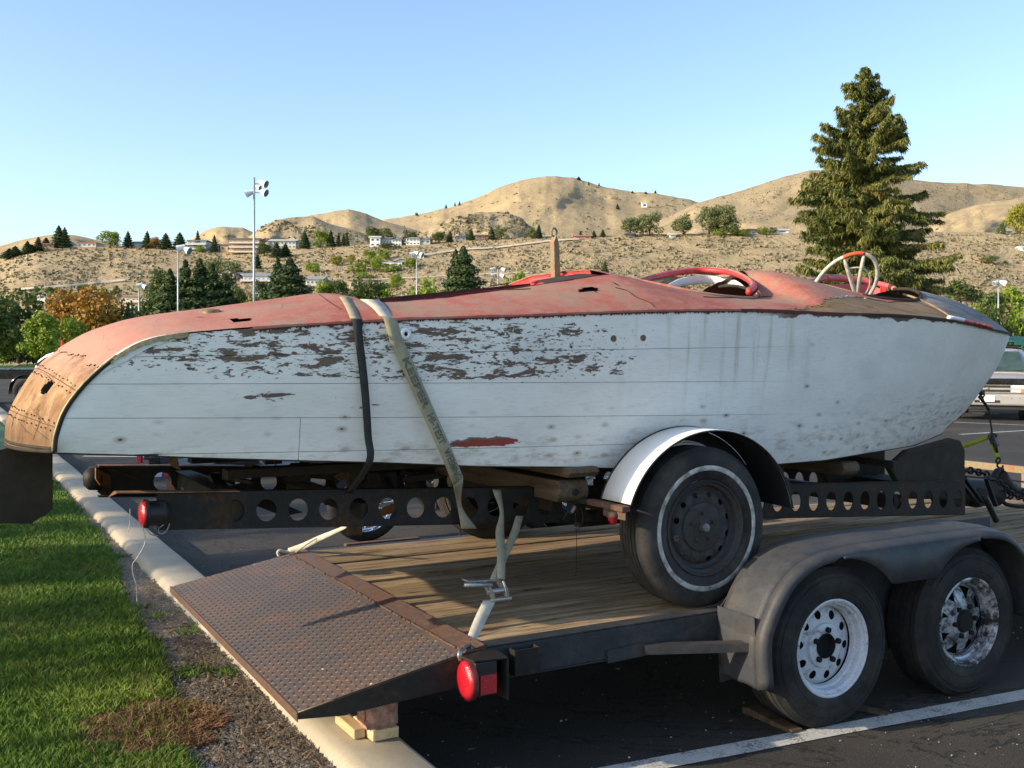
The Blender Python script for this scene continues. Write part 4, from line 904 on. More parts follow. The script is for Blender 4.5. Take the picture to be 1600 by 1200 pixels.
k = MB(); k.tube(path([(1470, 766), (1500, 768), (1530, 770), (1560, 772)]), [.10] + [.09] * 5 + [.085] * 9 + [.06], 14); k.build('tongue_tube', M['frame'], BT, smooth=True)
q = at_y(1492, 780, 4.3); k = MB(); k.lathe([(.0, -.03), (.05, -.03), (.075, -.02), (.08, .05), (.06, .07), (0, .07)], (q.x, q.y, q.z), 'y', 24); k.build('winch_drum', M['frame'], BT, smooth=True, auto=40); k = MB(); q2 = at_y(1525, 776, 4.35); k.lathe([(0, -.04), (.06, -.04), (.07, .0), (.07, .06), (0, .06)], (q2.x, q2.y, q2.z), 'y', 20); k.build('winch_drum', M['frame'], BT, smooth=True, auto=40)
for pts in ([(1478, 742), (1500, 737), (1530, 741), (1552, 748)], [(1495, 745), (1512, 765), (1530, 790)], [(1500, 738), (1525, 760), (1535, 785)], [(1540, 745), (1550, 760), (1556, 790)]):
    k = MB(); k.beam(path(pts, 4.25)[0], path(pts, 4.25)[-1], .03, .012); k.build('tie_band', M['black'], BT)
k = MB(); k.tube(path([(1538, 775), (1548, 795), (1557, 814)], 4.2), .020, 8); k.build('jack_leg', M['black'], BT, smooth=True)
k = MB(); k.tube(path([(1552, 752), (1555, 741), (1560, 735), (1566, 733)], 4.4), [.026] * 5 + [.022] * 5 + [.016] * 6, 10); k.build('coupler_latch', M['frame'], BT, smooth=True)
k = MB(); k.tube(path([(1560, 745), (1572, 758), (1585, 766), (1610, 774)], 4.4), [.06] * 5 + [.045] * 5 + [.035] * 6, 12); k.tube(path([(1560, 770), (1568, 785), (1582, 790), (1610, 792)], 4.4), .014, 8); k.build('coupler', M['frame'], BT, smooth=True)
def chain(pts, y, nm, parent, mat, r=.005, L=.034, label=None):
    ps = spline([np.array(at_y(u, v, y)) for u, v in pts], 12); ps = [Vector(p) for p in ps]; acc = [0]
    for a, b in zip(ps, ps[1:]): acc.append(acc[-1] + (b - a).length)
    n = int(acc[-1] / (L * .78)); k = MB()
    for i in range(n):
        s0 = acc[-1] * (i + .5) / n; j = max(0, min(len(ps) - 2, int(np.searchsorted(acc, s0)) - 1)); c = ps[j].lerp(ps[j + 1], (s0 - acc[j]) / max(1e-6, acc[j + 1] - acc[j])); d = (ps[j + 1] - ps[j]).normalized()
        e = d.cross(Vector((0, 1, 0))).normalized(); f_ = d.cross(e) if i % 2 else e
        k.tube([c + d * (L / 2) * math.cos(q) + f_ * (L * .36) * math.sin(q) for q in np.linspace(0, 2 * math.pi, 11)[:-1]], r, 6, closed=True)
    o = k.build(nm, mat, parent, smooth=True); return o
chain([(1500, 738), (1515, 735), (1530, 738), (1545, 742)], 4.3, 'tongue_chain', BT, M['frame'], .008, .05)
chain([(1560, 752), (1580, 770), (1595, 778), (1620, 785)], 4.3, 'safety_chain', BT, M['frame'], .006, .045)
chain([(1558, 762), (1572, 778), (1590, 770), (1615, 765)], 4.35, 'safety_chain', BT, M['frame'], .006, .045)
k = MB(); k.tube(path([(1560, 747), (1600, 753), (1640, 757)], 4.4), .006, 6); k.build('safety_cable', M['black'], BT)
# ================================================================ the old racing boat
YC = 4.45
BO = thing('wooden_boat', 'old wooden racing boat with peeling white hull and faded red canvas deck', 'boat', (3.3, YC, .93))
def wS(x): return float(np.interp(x, [.2, .34, .7, 1, 1.5, 2, 3, 3.6, 4, 4.5, 5, 5.5, 5.8, 6.0, 6.13, 6.21, 6.255], [.58, .60, .66, .70, .745, .775, .785, .765, .735, .67, .56, .405, .285, .19, .115, .055, 0]))
def wK(x): return float(np.interp(x, [.2, .34, 1, 1.5, 2, 3, 3.6, 4, 4.5, 5, 5.3, 5.5, 5.62, 7], [.56, .585, .655, .69, .705, .69, .64, .575, .44, .255, .13, .05, 0, 0]))
def solve(u, v, wf):
    x = 1.
    for _ in range(30): p = at_y(u, v, YC - wf(x)); x = .5 * x + .5 * max(.2, min(6.25, p.x))
    return p
near_px = [(84, 706), (87, 680), (100, 643), (123, 610), (150, 582), (187, 553), (227, 533), (277, 523), (333, 517), (400, 512), (450, 508), (500, 505), (557, 502), (650, 497), (750, 494), (850, 491), (930, 488), (1020, 485), (1100, 484), (1199, 484), (1313, 489), (1393, 491), (1447, 495), (1490, 500), (1527, 508), (1555, 515)]
crown_px = [(9, 696), (13, 655), (33, 613), (62, 573), (95, 547), (140, 521), (190, 503), (240, 493), (300, 485), (370, 476), (430, 468), (500, 459), (560, 468), (680, 456), (790, 439), (890, 423), (920, 425), (954, 434), (990, 445), (1040, 456), (1100, 461), (1138, 452), (1160, 427), (1190, 424), (1247, 441), (1300, 457), (1360, 459), (1412, 452), (1447, 457), (1487, 468), (1527, 487), (1561, 507)]
chine_px = [(84, 707), (200, 710), (300, 714), (475, 719), (600, 722), (750, 728), (900, 729), (953, 731), (1209, 725), (1285, 719), (1364, 706)]
NEp = [solve(u, v, wS) for u, v in near_px] + [Vector((6.255, YC, 1.705))]
CRp = [at_y(u, v, YC - .06) for u, v in crown_px] + [Vector((6.255, YC, 1.712))]
for p in CRp: p.y = YC
NS = spline(NEp, 10); CS = spline(CRp, 10)
def fn_of(sp, i0):
    a = np.array(sp[i0 * 10:]); o = np.argsort(a[:, 0]); return lambda x: float(np.interp(x, a[o, 0], a[o, 2]))
zS_raw = fn_of(NS, 3); zC = fn_of(CS, 8)
CH = [solve(u, v, wK) for u, v in chine_px]; 
stem = [at_y(u, v, YC) for u, v in [(1469, 677), (1508, 643), (1540, 600), (1553, 581), (1569, 546), (1573, 524)]]
chx = [p.x for p in CH] + [5.1] + [p.x for p in stem]; chz = [p.z for p in CH] + [1.035] + [p.z for p in stem]
def zK(x): return float(np.interp(x, chx, chz))
def zTop(x):
    # lowest x part follows the stern arc (single valued in x)
    a = np.array(NS); o = np.argsort(a[:, 0]); return float(np.interp(x, a[o, 0], a[o, 2]))
_arr = np.array(NS); _o = np.argsort(_arr[:, 0]); _ax, _az = _arr[_o, 0], _arr[_o, 2]
def zTop(x): return float(np.interp(x, _ax, _az))
# ---- hull sides in strakes
X0 = float(_ax[0]) + .002
xs = np.concatenate([np.linspace(X0, .9, 60), np.linspace(.9, 6.25, 215)[1:]])
seams = [lambda x: -9, lambda x: 1.232 - .02 * x, lambda x: 1.352 - .022 * (x - .5), lambda x: 1.470 - .008 * (x - .5), lambda x: 1.567 + .016 * (x - .8), lambda x: 9]
def side_pt(x, z, s_, inset=0):
    k = (z - zK(x)) / max(.02, zTop(x) - zK(x)); k = max(0, min(1, k)); wd = lerp(wK(x), wS(x), k ** (.85)) ; bulge = .012 * math.sin(math.pi * k)
    wd = max(0.002, wd + bulge - inset) if x < 6.1 else max(.001, wd - inset); return (x, YC + s_ * wd, z)
def strake(i, s_, xa, xb):
    rows = []; ok = []
    for x in sorted([e for e in xs if xa + .004 < e < xb - .004] + [xa, xb]):
        lo = max(zK(x), seams[i](x)); hi = min(zTop(x) - .002, seams[i + 1](x)); fade = 1 if x < 3 else max(0, (3.8 - x) / .8)
        gp = .0009 * fade
        if lo > zK(x) + 1e-4: lo += gp
        if hi < zTop(x) - .0025: hi -= gp
        if hi - lo < .004: continue
        n = 7; r = [side_pt(x, lo, s_, .012)]
        for b in range(n): r.append(side_pt(x, lerp(lo, hi, b / (n - 1)), s_, .0))
        r.append(side_pt(x, hi, s_, .012)); rows.append(r)
    if len(rows) < 2: return None
    k = MB(); k.grid(rows); k.add(rows[0], [tuple(range(len(rows[0])))]); k.add(rows[-1], [tuple(range(len(rows[0])))[::-1]])
    return k.build('hull_plank', M['hull'], BO, smooth=True, auto=40)
butt = at_y(474, 690, 3.72).x
for s_ in (-1, 1):
    for i in range(5):
        cuts = [X0, 6.25]
        if i in (0, 1): cuts = [X0, butt, 6.25] if i == 1 else [X0, butt, 3.9, 6.25]
        for a, b in zip(cuts, cuts[1:]): strake(i, s_, a + (.0012 if a > X0 else 0), b - (.0012 if b < 6.2 else 0))
k = MB(); rows = []
for x in xs:
    wk = wK(x); zk = zK(x); kz = zk - .035 * max(0, min(1, (5.5 - x) / 1.5))
    rows.append([(x, YC - wk, zk), (x, YC - wk * .55, lerp(zk, kz, .5)), (x, YC, kz), (x, YC + wk * .55, lerp(zk, kz, .5)), (x, YC + wk, zk)])
k.grid(rows); k.build('hull_bottom', M['darkwood'], BO, smooth=True, solid=.01)
k = MB(); rows = []
for x in xs:
    if x > 6.0 or x < .5: continue
    z0, z1 = zK(x) + .02, zTop(x) - .03
    if z1 - z0 < .02: continue
    rows.append([side_pt(x, z1, -1, .025), side_pt(x, z0, -1, .025), side_pt(x, z0, 1, .025), side_pt(x, z1, 1, .025)])
k.grid(rows); k.build('inner_lining', M['darkwood'], BO)
# ---- deck surface
def fz(t): return 1 - (1 - t) ** 2.0
cols = []
SWAP = 8 * 10
for i in range(0, SWAP * 4):
    i0, fr_ = i // 4, (i % 4) / 4; cols.append((NS[i0] * (1 - fr_) + NS[i0 + 1] * fr_, CS[i0] * (1 - fr_) + CS[i0 + 1] * fr_))
xj = .955
for x in np.arange(xj, 6.25, .0105): cols.append((np.array([x, YC - wS(x), zTop(x)]), np.array([x, YC, zC(x)])))
NTT = 40
def dpt(c, t, s_=-1, lift=0.):   # t 0 at the gunwale, 1 at the crown
    N_, C_ = c; f = fz(t); y = N_[1] + (YC - N_[1]) * t; q = [N_[0] + (C_[0] - N_[0]) * f, y, N_[2] + (C_[2] - N_[2]) * f + lift]
    if s_ > 0: q[1] = 2 * YC - q[1]
    return q
def dz(x, y): 
    t = max(0, min(1, 1 - abs(y - YC) / max(.01, wS(x)))); return zTop(x) + (zC(x) - zTop(x)) * fz(t)
def se(x, y, cx, rx, ry, p=2.3): return abs((x - cx) / rx) ** p + abs((y - YC) / ry) ** p
CK1 = (3.44, .375, .50); CK2 = (4.76, .44, .36)
def cut(x, y, z, px):
    if 1.52 < x < 2.80 and lerp(4.03, 4.10, (x - 1.5) / 1.3) < y < 4.87: return True
    if se(x, y, *CK2) < 1 or (se(x, y, *CK1) < 1 and x < 3.46): return True
    if 3.4 < x < float(np.interp(y, [3.95, 3.98, 4.08, 4.26, 4.5, 4.7, 4.84, 5.3], [3.3, 3.58, 3.70, 3.83, 3.97, 4.03, 4.01, 3.95])): return True
    if y > YC + .1 and (3.16 < x < 3.76 or 4.40 < x < 5.06) : return True
    if y < YC:
        u, v = px
        for (a, b, ru, rv, ang) in [(371, 502, 23, 3.2, -.08), (73, 606.5, 13.5, 5.5, -.85)]:
            du, dv = u - a, v - b; e, f_ = du * math.cos(ang) + dv * math.sin(ang), -du * math.sin(ang) + dv * math.cos(ang)
            if (e / ru) ** 2 + (f_ / rv) ** 2 < 1 + .25 * mn.noise(Vector((u * .3, v * .3, 0))): return True
        if 905 < u < 934 and v < 457 and v > 448.5 + abs(u - 922) * .28: return True
    return False
grids = {}
KIND = ['red_canvas', 'stern_plywood', 'side_deck_board', 'bow_deck']
for s_ in (-1, 1):
    faces = {k: [] for k in KIND}; V = []
    nt = NTT if s_ < 0 else 20
    for c in cols:
        for j in range(nt + 1): V.append(dpt(c, j / nt, s_))
    pk = [sight(p) for p in V]
    for i in range(len(cols) - 1):
        for j in range(nt):
            a = i * (nt + 1) + j; q = (a, a + 1, a + nt + 2, a + nt + 1); c_ = [sum(V[e][d] for e in q) / 4 for d in range(3)]
            px = sight(c_)
            if cut(c_[0], c_[1], c_[2], px): continue
            t = (j + .5) / nt; x, y, z = c_; nn = mn.noise(Vector((x * 14, y * 14, z * 14)))
            arc = i / 40.; nn = nn + .7 * mn.noise(Vector((x * 45, y * 45, z * 45)))
            if arc < 3.85 + .9 * t * 0 + .22 * nn + .35 * (1 - t): kd = 'stern_plywood'
            elif x > 5.12 + .02 * nn and (x > 5.2 or t < .99): kd = 'bow_deck'
            elif (x > 4.98 - .1 * t) and t < .75: kd = 'bow_deck'
            elif x > 3.55 and t < np.interp(x, [3.55, 3.9, 4.2, 4.6, 5.1], [0, .13, .24, .34, .42]) + .03 * nn: kd = 'side_deck_board'
            else: kd = 'red_canvas'
            faces[kd].append(q)
    if s_ > 0:
        fr = faces.pop('red_canvas'); faces['red_canvas'] = [q for q in fr if V[q[0]][0] < 3.5]; faces['red_canvas '] = [q for q in fr if V[q[0]][0] >= 3.5]
    for kd, fs in faces.items():
        kd = kd.strip()
        if not fs: continue
        used = sorted({e for f in fs for e in f}); mp = {e: n for n, e in enumerate(used)}
        lift = {'red_canvas': .0035, 'stern_plywood': 0, 'side_deck_board': 0, 'bow_deck': .002}[kd]
        k = MB(); vs = []
        for e in used:
            p = list(V[e]); wob = .0022 * mn.noise(Vector((p[0] * 6, p[1] * 6, 1))) + .0012 * mn.noise(Vector((p[0] * 22, p[1] * 22, 1))); p[2] += lift + wob
            if kd == 'red_canvas': p[0] -= .003 if p[0] < .9 else 0
            vs.append(p)
        k.add(vs, [tuple(mp[e] for e in f) for f in fs])
        k.build(kd, {'red_canvas': M['canvas'], 'stern_plywood': M['plywood'], 'side_deck_board': M['sideboard'], 'bow_deck': M['bowwood']}[kd], BO, smooth=True)
# lifted edge of the bow deck and the painted batten beside it
k = MB(); c0 = [p for p in cols if p[0][0] > 4.99][0]; c1 = [p for p in cols if p[0][0] > 5.02][0]
k.tube([dpt(c0, t, -1, .006) for t in np.linspace(0.02, .62, 12)], .007, 6); k.build('deck_edge_batten', M['sideboard'], BO, smooth=True)
def on_near(x, up=0, out=0): return Vector((x, YC - wS(x) - out, zTop(x) + up))
bt = [4.93 + .065 * i for i in range(12)]
k = MB(); k.tube([on_near(x, .010, .004) for x in bt[:4]], .012, 8); k.build('gunwale_batten', M['white'], BO, smooth=True)
k = MB(); k.tube([on_near(x, .008, .006) for x in bt[3:6]], .011, 8); k.build('gunwale_batten', M['pink'], BO, smooth=True)
for a, b in ((5.262, 5.32), (5.335, 5.42), (5.435, 5.50), (5.512, 5.56)):
    k = MB(); k.tube([on_near(x, .007, .008) for x in np.linspace(a, b, 4)], .010, 8); k.build('gunwale_batten', M['red'], BO, smooth=True)
# rub strips along the gunwale
def strip(xa, xb, hi, lo, out, mat, nm, s_=-1, jag=0):
    k = MB(); rows = []
    for x in np.arange(xa, xb, .005):
        y = YC + s_ * (wS(x) + out); z = zTop(x); l2 = lo + jag * abs(mn.noise(Vector((x * 12, 0, 0)))) * .8 + (jag * 1.1 * random.random() ** 2 if jag else 0)
        rows.append([(x, YC + s_ * (wS(x) - .012), z + hi), (x, y, z + hi * .4), (x, y + s_ * .001, z - l2)])
    k.grid(rows); return k.build(nm, mat, BO, smooth=False)
strip(1.0, 3.25, .005, .006, .004, M['canvas'], 'canvas_hem'); strip(1.0, 3.8, .004, .008, .0025, M['red_dark'], 'canvas_fringe', jag=.009)
strip(3.2, 4.15, .004, .010, .004, M['red_dark'], 'canvas_hem', jag=.004); strip(4.1, 6.24, .003, .010, .006, M['darkwood'], 'rub_strip', jag=.006)
for a, b in ((1., 3.25),): strip(a, b, .005, .012, .004, M['red_dark'], 'canvas_hem', 1)
strip(3.2, 6.24, .003, .012, .006, M['darkwood'], 'rub_strip', 1)
# stern edge: dark joint with frayed white cloth
NSv = [Vector(p) for p in NS]
k = MB(); k.tube([p + Vector((0.002, -.004, 0)) for p in NSv[0:48]], .009, 6); k.build('stern_joint', M['darkwood'], BO, smooth=True)
k = MB(); k.tube([p + Vector((-.004, -.006, 0)) for p in NSv[0:50]], .005, 6); k.build('brass_edge', M['brass'], BO, smooth=True)
k = MB(); rows = []
for i in range(40, 68):
    p = NSv[i]; d = .006 + .020 * max(0, math.sin((i - 40) / 28 * math.pi)) + .008 * random.random(); rows.append([p + Vector((-.004, .004, .006)), p + Vector((0.004, -.008, 0)), p + Vector((.012, -.007, -d))])
k.grid(rows); k.build('frayed_cloth', M['white'], BO)
k = MB(); rows = []
for i in range(46, 74):
    p = NSv[i]; rows.append([p + Vector((0, -.009, .004)), p + Vector((.004, -.012, -.006 - .010 * random.random()))])
k.grid(rows); k.build('joint_shadow_strip', M['brass'], BO, solid=.004)
# fastenings: two seam lines of nails across the plywood
def cl(i): return cols[i]
for a in (13, 29):
    k = MB(); ps = [dpt(cl(a * 4), t, -1, .002) for t in np.linspace(0.01, 1, 26)]; ps = ps + [dpt(cl(a * 4), t, 1, .002) for t in np.linspace(.98, .3, 14)]; k.tube([(p[0], p[1], p[2] + .002 * mn.noise(Vector(p) * 14)) for p in ps], .0012, 5); k.build('panel_seam', M['darkwood'], BO)
    k = MB()
    for off in (-1.6, 1.8):
        for t in np.linspace(.05, .98, 15):
            i = (a + off * random.uniform(.7, 1.1)) * 4; c = (lerp(cols[int(i)][0], cols[int(i) + 1][0], i % 1), lerp(cols[int(i)][1], cols[int(i) + 1][1], i % 1)); p = Vector(dpt(c, t + random.uniform(-.015, .015), -1, 0)); k.lathe([(.0, .002), (.0026, .0012), (.0036, -.002)], (p.x - .002, p.y, p.z + .001), 'x' if i < 120 else 'z', 6)
    o = k.build('nail_row', M['nail'], BO); o['kind'] = 'stuff'
    
for n_, pts in enumerate(([(52, 690), (60, 665), (66, 657)], [(30, 660), (42, 672), (52, 683)], [(52, 668), (66, 680), (78, 688)], [(20, 668), (22, 655), (30, 640)], [(50, 640), (62, 652), (72, 660)], [(60, 580), (72, 586), (84, 596)])):
    sp = []
    for u, v in pts:
        b_ = min(((sight(dpt(cols[i], tt, -1)), (i, tt)) for i in range(0, 200, 3) for tt in np.linspace(.02, .98, 25)), key=lambda e: (e[0][0] - u) ** 2 + (e[0][1] - v) ** 2)[1]; sp.append(np.array(dpt(cols[b_[0]], b_[1], -1)) + np.array([-.002, -.001, .001]))
    k = MB(); k.tube(spline(sp, 4), [.0003] + [.0011] * 7 + [.0003], 5); k.build('gouge', M['nail'], BO)
k = MB(); k.tube([dpt(cols[7], t, -1, .001) for t in np.linspace(0.0, 1, 20)], .006, 6); k.tube([dpt(cols[0], t, -1, .001) for t in np.linspace(0.0, 1, 20)] , .007, 6); k.build('transom_edge', M['darkwood'], BO, smooth=True)
# hanging plate beneath the transom
k = MB(); r0, r1 = at_y(82, 700, YC), at_y(-40, 700, YC)
k.prism([(r0.x, 1.24), (r0.x, at_y(82, 795, YC).z), (at_y(48, 818, YC).x, at_y(48, 818, YC).z), (r1.x, at_y(0, 814, YC).z), (r1.x - .02, 1.12), (r1.x + .06, 1.20), (r1.x + .12, 1.215)], YC - .012, YC + .012); k.build('rudder_plate', M['rudder'], BO, bevel=.003)
def ondeck(u, v, lift=.002):
    b_ = min(((sight(dpt(cols[i], tt, -1)), (i, tt)) for i in range(0, len(cols), 3) for tt in np.linspace(.02, .98, 33)), key=lambda e: (e[0][0] - u) ** 2 + (e[0][1] - v) ** 2)[1]; return Vector(dpt(cols[b_[0]], b_[1], -1, lift + .004))
for pts in ([(962, 450), (978, 458), (995, 466), (1010, 474), (1024, 482)], [(1100, 466), (1135, 467), (1170, 467), (1205, 466)], [(948, 436), (958, 441), (968, 446)], [(700, 462), (760, 458), (830, 452)], [(500, 462), (515, 473), (530, 487)]):
    k = MB(); k.tube(spline([np.array(ondeck(*p)) for p in pts], 5), .0022, 5); k.build('canvas_seam', M['red_dark'], BO)
# filler cap
p = at_y(330, 492, 4.12); x, y = p.x, 4.12
zc_ = p.z - .018
k = MB(); k.lathe([(.036, -.01), (.036, .006), (.030, .010), (.030, .018), (.037, .022), (.038, .034), (.031, .040), (0, .041)], (x, y, zc_), 'z', 28); k.build('filler_cap', M['brass'], BO, smooth=True, auto=40)
# hull fitting
p = at_y(635, 522, 3.685); k = MB(); k.lathe([(.0085, -.004), (.0085, -.010), (.015, -.012), (.023, -.008), (.026, .004)], (p.x, YC - wS(p.x) - .004, p.z), 'y', 28); f_ = k.build('hull_fitting', M['white'], BO, smooth=True); k = MB(); k.lathe([(.0, -.0048), (.0088, -.0045)], (p.x, YC - wS(p.x) - .004, p.z), 'y', 16); k.build('fitting_hole', M['dark'], f_)
# red pin at the stern
p = at_y(98, 548, 4.75); k = MB(); k.tube([(p.x, 4.75, p.z - .06), (p.x - .003, 4.75, p.z + .045)], [.010, .005], 6); k.tube([(p.x, 4.75, p.z - .01), (p.x + .05, 4.7, p.z + .01)], .006, 6); k.build('red_pin', M['red'], BO)
# engine bay: dark red coamings, front arch panel
rowsN = [(x, lerp(4.03, 4.10, (x - 1.5) / 1.3), ) for x in np.linspace(1.52, 2.8, 40)]
k = MB(); k.grid([[(x, y, dz(x, y) + .006), (x, y + .004, dz(x, y) - .03)] for x, y in rowsN]); k.build('bay_coaming', M['red_dark'], BO, solid=.006)
def far_top(x): 
    a = at_y(592, 466, 4.87); b = at_y(795, 446, 4.87); return lerp(a.z, b.z, (x - a.x) / (b.x - a.x))
k = MB(); k.grid([[(x, 4.87, far_top(x)), (x, 4.87, far_top(x) - .09)] for x in np.linspace(1.50, 2.86, 30)]); k.build('bay_coaming', M['red_dark'], BO, solid=.012)
k = MB(); k.grid([[(x, 4.90, far_top(x) - .005), (x, YC + wS(x) - .01, zTop(x))] for x in np.linspace(1.50, 2.86, 30)]); k.build('far_side_deck', M['canvas'], BO, solid=.004)
k = MB(); p = at_y(587, 470, 4.1); k.tube([(p.x, 4.12, p.z + .0), (p.x + .03, 4.14, p.z + .012), (p.x + .045, 4.15, p.z - .015)], .0025, 5); k.build('bent_wire', M['pink'], BO)
ys_ = np.linspace(4.27, 5.10, 30)
def arch_top(y):
    a = at_x(793, 446, 2.81); b = at_x(830, 432, 2.81); c = at_x(891, 424, 2.81); return float(np.interp(y, [3.9, c.y - .15, c.y + .05, b.y, a.y, 5.2], [dz(2.83, 3.9), c.z - .006, c.z, b.z, a.z, a.z - .02]))
k = MB(); k.grid([[(2.815, y, arch_top(y)), (2.812, y, arch_top(y) - .10)] for y in ys_]); k.build('arch_panel', M['red'], BO, solid=.008)
k = MB(); k.tube([(2.81, y, arch_top(y) + .002) for y in ys_], .005, 6); k.build('arch_rim', M['canvas'], BO, smooth=True)
k = MB(); k.grid([[(2.80, y, arch_top(y) - .016), (2.80, y, arch_top(y) - .034)] for y in np.linspace(4.2, 4.85, 10)]); k.build('arch_batten', M['pink'], BO, solid=.006)
k = MB(); k.grid([[(x, y, lerp(arch_top(y), max(arch_top(y) - .005, dz(3.0, y)), (x - 2.81) / .22) ) for y in np.linspace(YC, 5.08, 12)] for x in np.linspace(2.815, 3.05, 6)]); k.build('far_deck_panel', M['canvas'], BO, smooth=True)
# torn rusty rod above the far side
k = MB(); k.tube([at_x(765, 447, 2.7), at_x(800, 442, 2.85)], .004, 5); k.build('rusty_rod', M['rust_edge'], BO)
hx = at_y(921, 453, 4.05).x; k = MB(); k.grid([[dpt(c_, t_, -1, -.016) for t_ in np.linspace(.15, .85, 10)] for c_ in cols if hx - .16 < c_[0][0] < hx + .20]); k.build('hole_dark_sheet', M['darkwood'], BO)  # dark sheet added so the torn hole looks shaded within
# lifting bar
b0, b1 = at_y(870, 426, 4.52), at_y(864, 356, 4.52)
k = MB(); w0 = .020; bx_ = b0.x
H0, H1 = b0.z - .06, b1.z
k.prism([(bx_ - .024, H0), (bx_ + .014, H0), (bx_ + .002, H1 - .075), (bx_ - .014, H1 - .035), (bx_ - .030, H1 - .075)], 4.50, 4.54)
k.build('lifting_bar', M['railrust'], BO, bevel=.003)
k = MB(); c = Vector((bx_ - .016, 4.52, H1 - .022)); k.tube([c + Vector((math.cos(q) * .016, 0, math.sin(q) * .021)) for q in np.linspace(0, 2 * math.pi, 17)[:-1]], .0055, 8, closed=True); k.build('lifting_eye', M['railrust'], BO, smooth=True)
# cockpit rims
def rimpath(cx, rx, ry, a0, a1, n=40, lift=.008, p=2.3):
    out = []
    for a in np.linspace(a0, a1, n):
        c_, s__ = math.cos(a), math.sin(a); r = (abs(c_) ** p + abs(s__) ** p) ** (-1 / p); x, y = cx + rx * r * c_, YC + ry * r * s__; out.append(Vector((x, y, dz(x, y) + lift)))
    return out
k = MB(); k.tube(rimpath(*CK1, R(-185), R(-25)), .008, 8); k.build('cockpit_edge', M['canvas'], BO, smooth=True)
k = MB(); k.tube(rimpath(*CK1, R(-50), R(5), 24, .004), .009, 8); k.build('cockpit_edge_roll', M['darkwood'], BO, smooth=True)
def farpath(px, y0, y1, per=6):
    n = len(px); return [Vector(p) for p in spline([np.array(at_y(u, v, lerp(y0[i], y0[i], 0))) for i, (u, v) in enumerate(px)], per)]
rim1 = [(984, 447), (1000, 439), (1022, 432), (1047, 426), (1075, 422), (1100, 420), (1132, 422), (1156, 428), (1172, 437), (1178, 446), (1170, 454)]
ry1 = [4.45, 4.6, 4.72, 4.82, 4.86, 4.84, 4.70, 4.50, 4.26, 4.08, 3.98]
k = MB(); ps = farpath(rim1, ry1, ry1); k.tube([p - Vector((0, 0, .008)) for p in ps], [.006] + [.012] * 12 + [.017] * (len(ps) - 13), 12); k.build('cockpit_coaming', M['red'], BO, smooth=True)
k = MB(); k.tube([p + Vector((0, .008, .004)) for p in ps[6:]], [.009] * (len(ps) - 6), 8); k.build('coaming_cover', M['padtan'], BO, smooth=True)
k = MB(); q = ps[34]; k.tube([q + Vector((-.01, 0, .01)), q + Vector((.0, -.01, .032)), q + Vector((.02, -.01, .022))], .003, 5); k.build('loose_cord', M['weblight'], BO)
wt = [(1026, 456), (1047, 443), (1062, 436), (1080, 432), (1105, 430.5), (1130, 432.5), (1150, 438), (1164, 448)]
wb = [(1034, 458), (1050, 452), (1066, 447), (1084, 445), (1105, 444), (1130, 445.5), (1148, 447.5), (1164, 451)]
wy = [4.50, 4.66, 4.76, 4.82, 4.83, 4.76, 4.62, 4.44]
k = MB(); A_ = spline([np.array(at_y(u, v, y)) for (u, v), y in zip(wt, wy)], 5); B_ = spline([np.array(at_y(u, v, y + .01)) for (u, v), y in zip(wb, wy)], 5)
k.grid([[a, (a + b) / 2 + np.array([0, .008, 0]), b] for a, b in zip(A_, B_)]); k.build('coaming_lining', M['white'], BO, smooth=True, solid=.006)
k = MB(); dk = [at_y(1000, 446, 4.56), at_y(1020, 437, 4.70), at_y(1050, 432, 4.83), at_y(1062, 433, 4.84), at_y(1046, 443, 4.7), at_y(1028, 454, 4.5), at_y(1010, 452, 4.45)]; k.add(dk, [tuple(range(7))]); k.build('shaded_lining', M['sideboard'], BO, solid=.005)  # brown panel standing in for the shaded interior behind the rim
k = MB(); k.tube([p + Vector((.012, -.004, -.018)) for p in ps[38:]], .010, 8); k.build('rim_shade', M['dark'], BO)  # dark tube painted in as the shade below the rim end
k = MB(); k.grid([[p + Vector((0, .006, -.012)), at_y(*sight(p + Vector((0, 0, -.012))), p.y + .02) + Vector((0, .10, -.012))] for p in ps[30:40]]); k.build('coaming_flange', M['canvas'], BO)
# second cockpit
k = MB(); k.tube(rimpath(*CK2, R(-190), R(-60), 40, .006), .008, 8); k.build('cockpit_edge', M['canvas'], BO, smooth=True)
k = MB(); k.tube(rimpath(*CK2, R(-120), R(5), 40, .005), .011, 8); k.build('cockpit_edge_roll', M['darkwood'], BO, smooth=True)
rim2 = [(1240, 443), (1256, 440), (1272, 437), (1290, 434), (1310, 434), (1330, 436), (1350, 438), (1370, 441), (1392, 447), (1404, 454)]
ry2 = [4.5, 4.66, 4.78, 4.85, 4.88, 4.88, 4.86, 4.80, 4.66, 4.50]
ps2 = farpath(rim2, ry2, ry2, 8)
def seg(a, b, mat, r, nm='coaming_pad'):
    k = MB(); k.tube([p - Vector((0, 0, .006)) for p in ps2[a:b]], r, 12); k.build(nm, mat, BO, smooth=True)
seg(0, 25, M['pink'], .015); seg(25, 54, M['pink'], .019); seg(55, 57, M['black'], .021, 'pad_clip'); seg(57, 64, M['pink'], .017); seg(64, 66, M['red_dark'], .019, 'pad_clip'); seg(66, 74, M['padtan'], .017)
k = MB(); k.tube([p + Vector((0, .004, .010)) for p in ps2[20:52]], .011, 8); k.build('pad_cover', M['padtan'], BO, smooth=True)
lt = [(1262, 450), (1285, 445.5), (1310, 444), (1335, 444), (1360, 446), (1378, 452)]; lb = [(1270, 462), (1290, 463), (1312, 463.5), (1335, 464), (1360, 463), (1376, 460)]; ly = [4.72, 4.84, 4.87, 4.87, 4.84, 4.78]
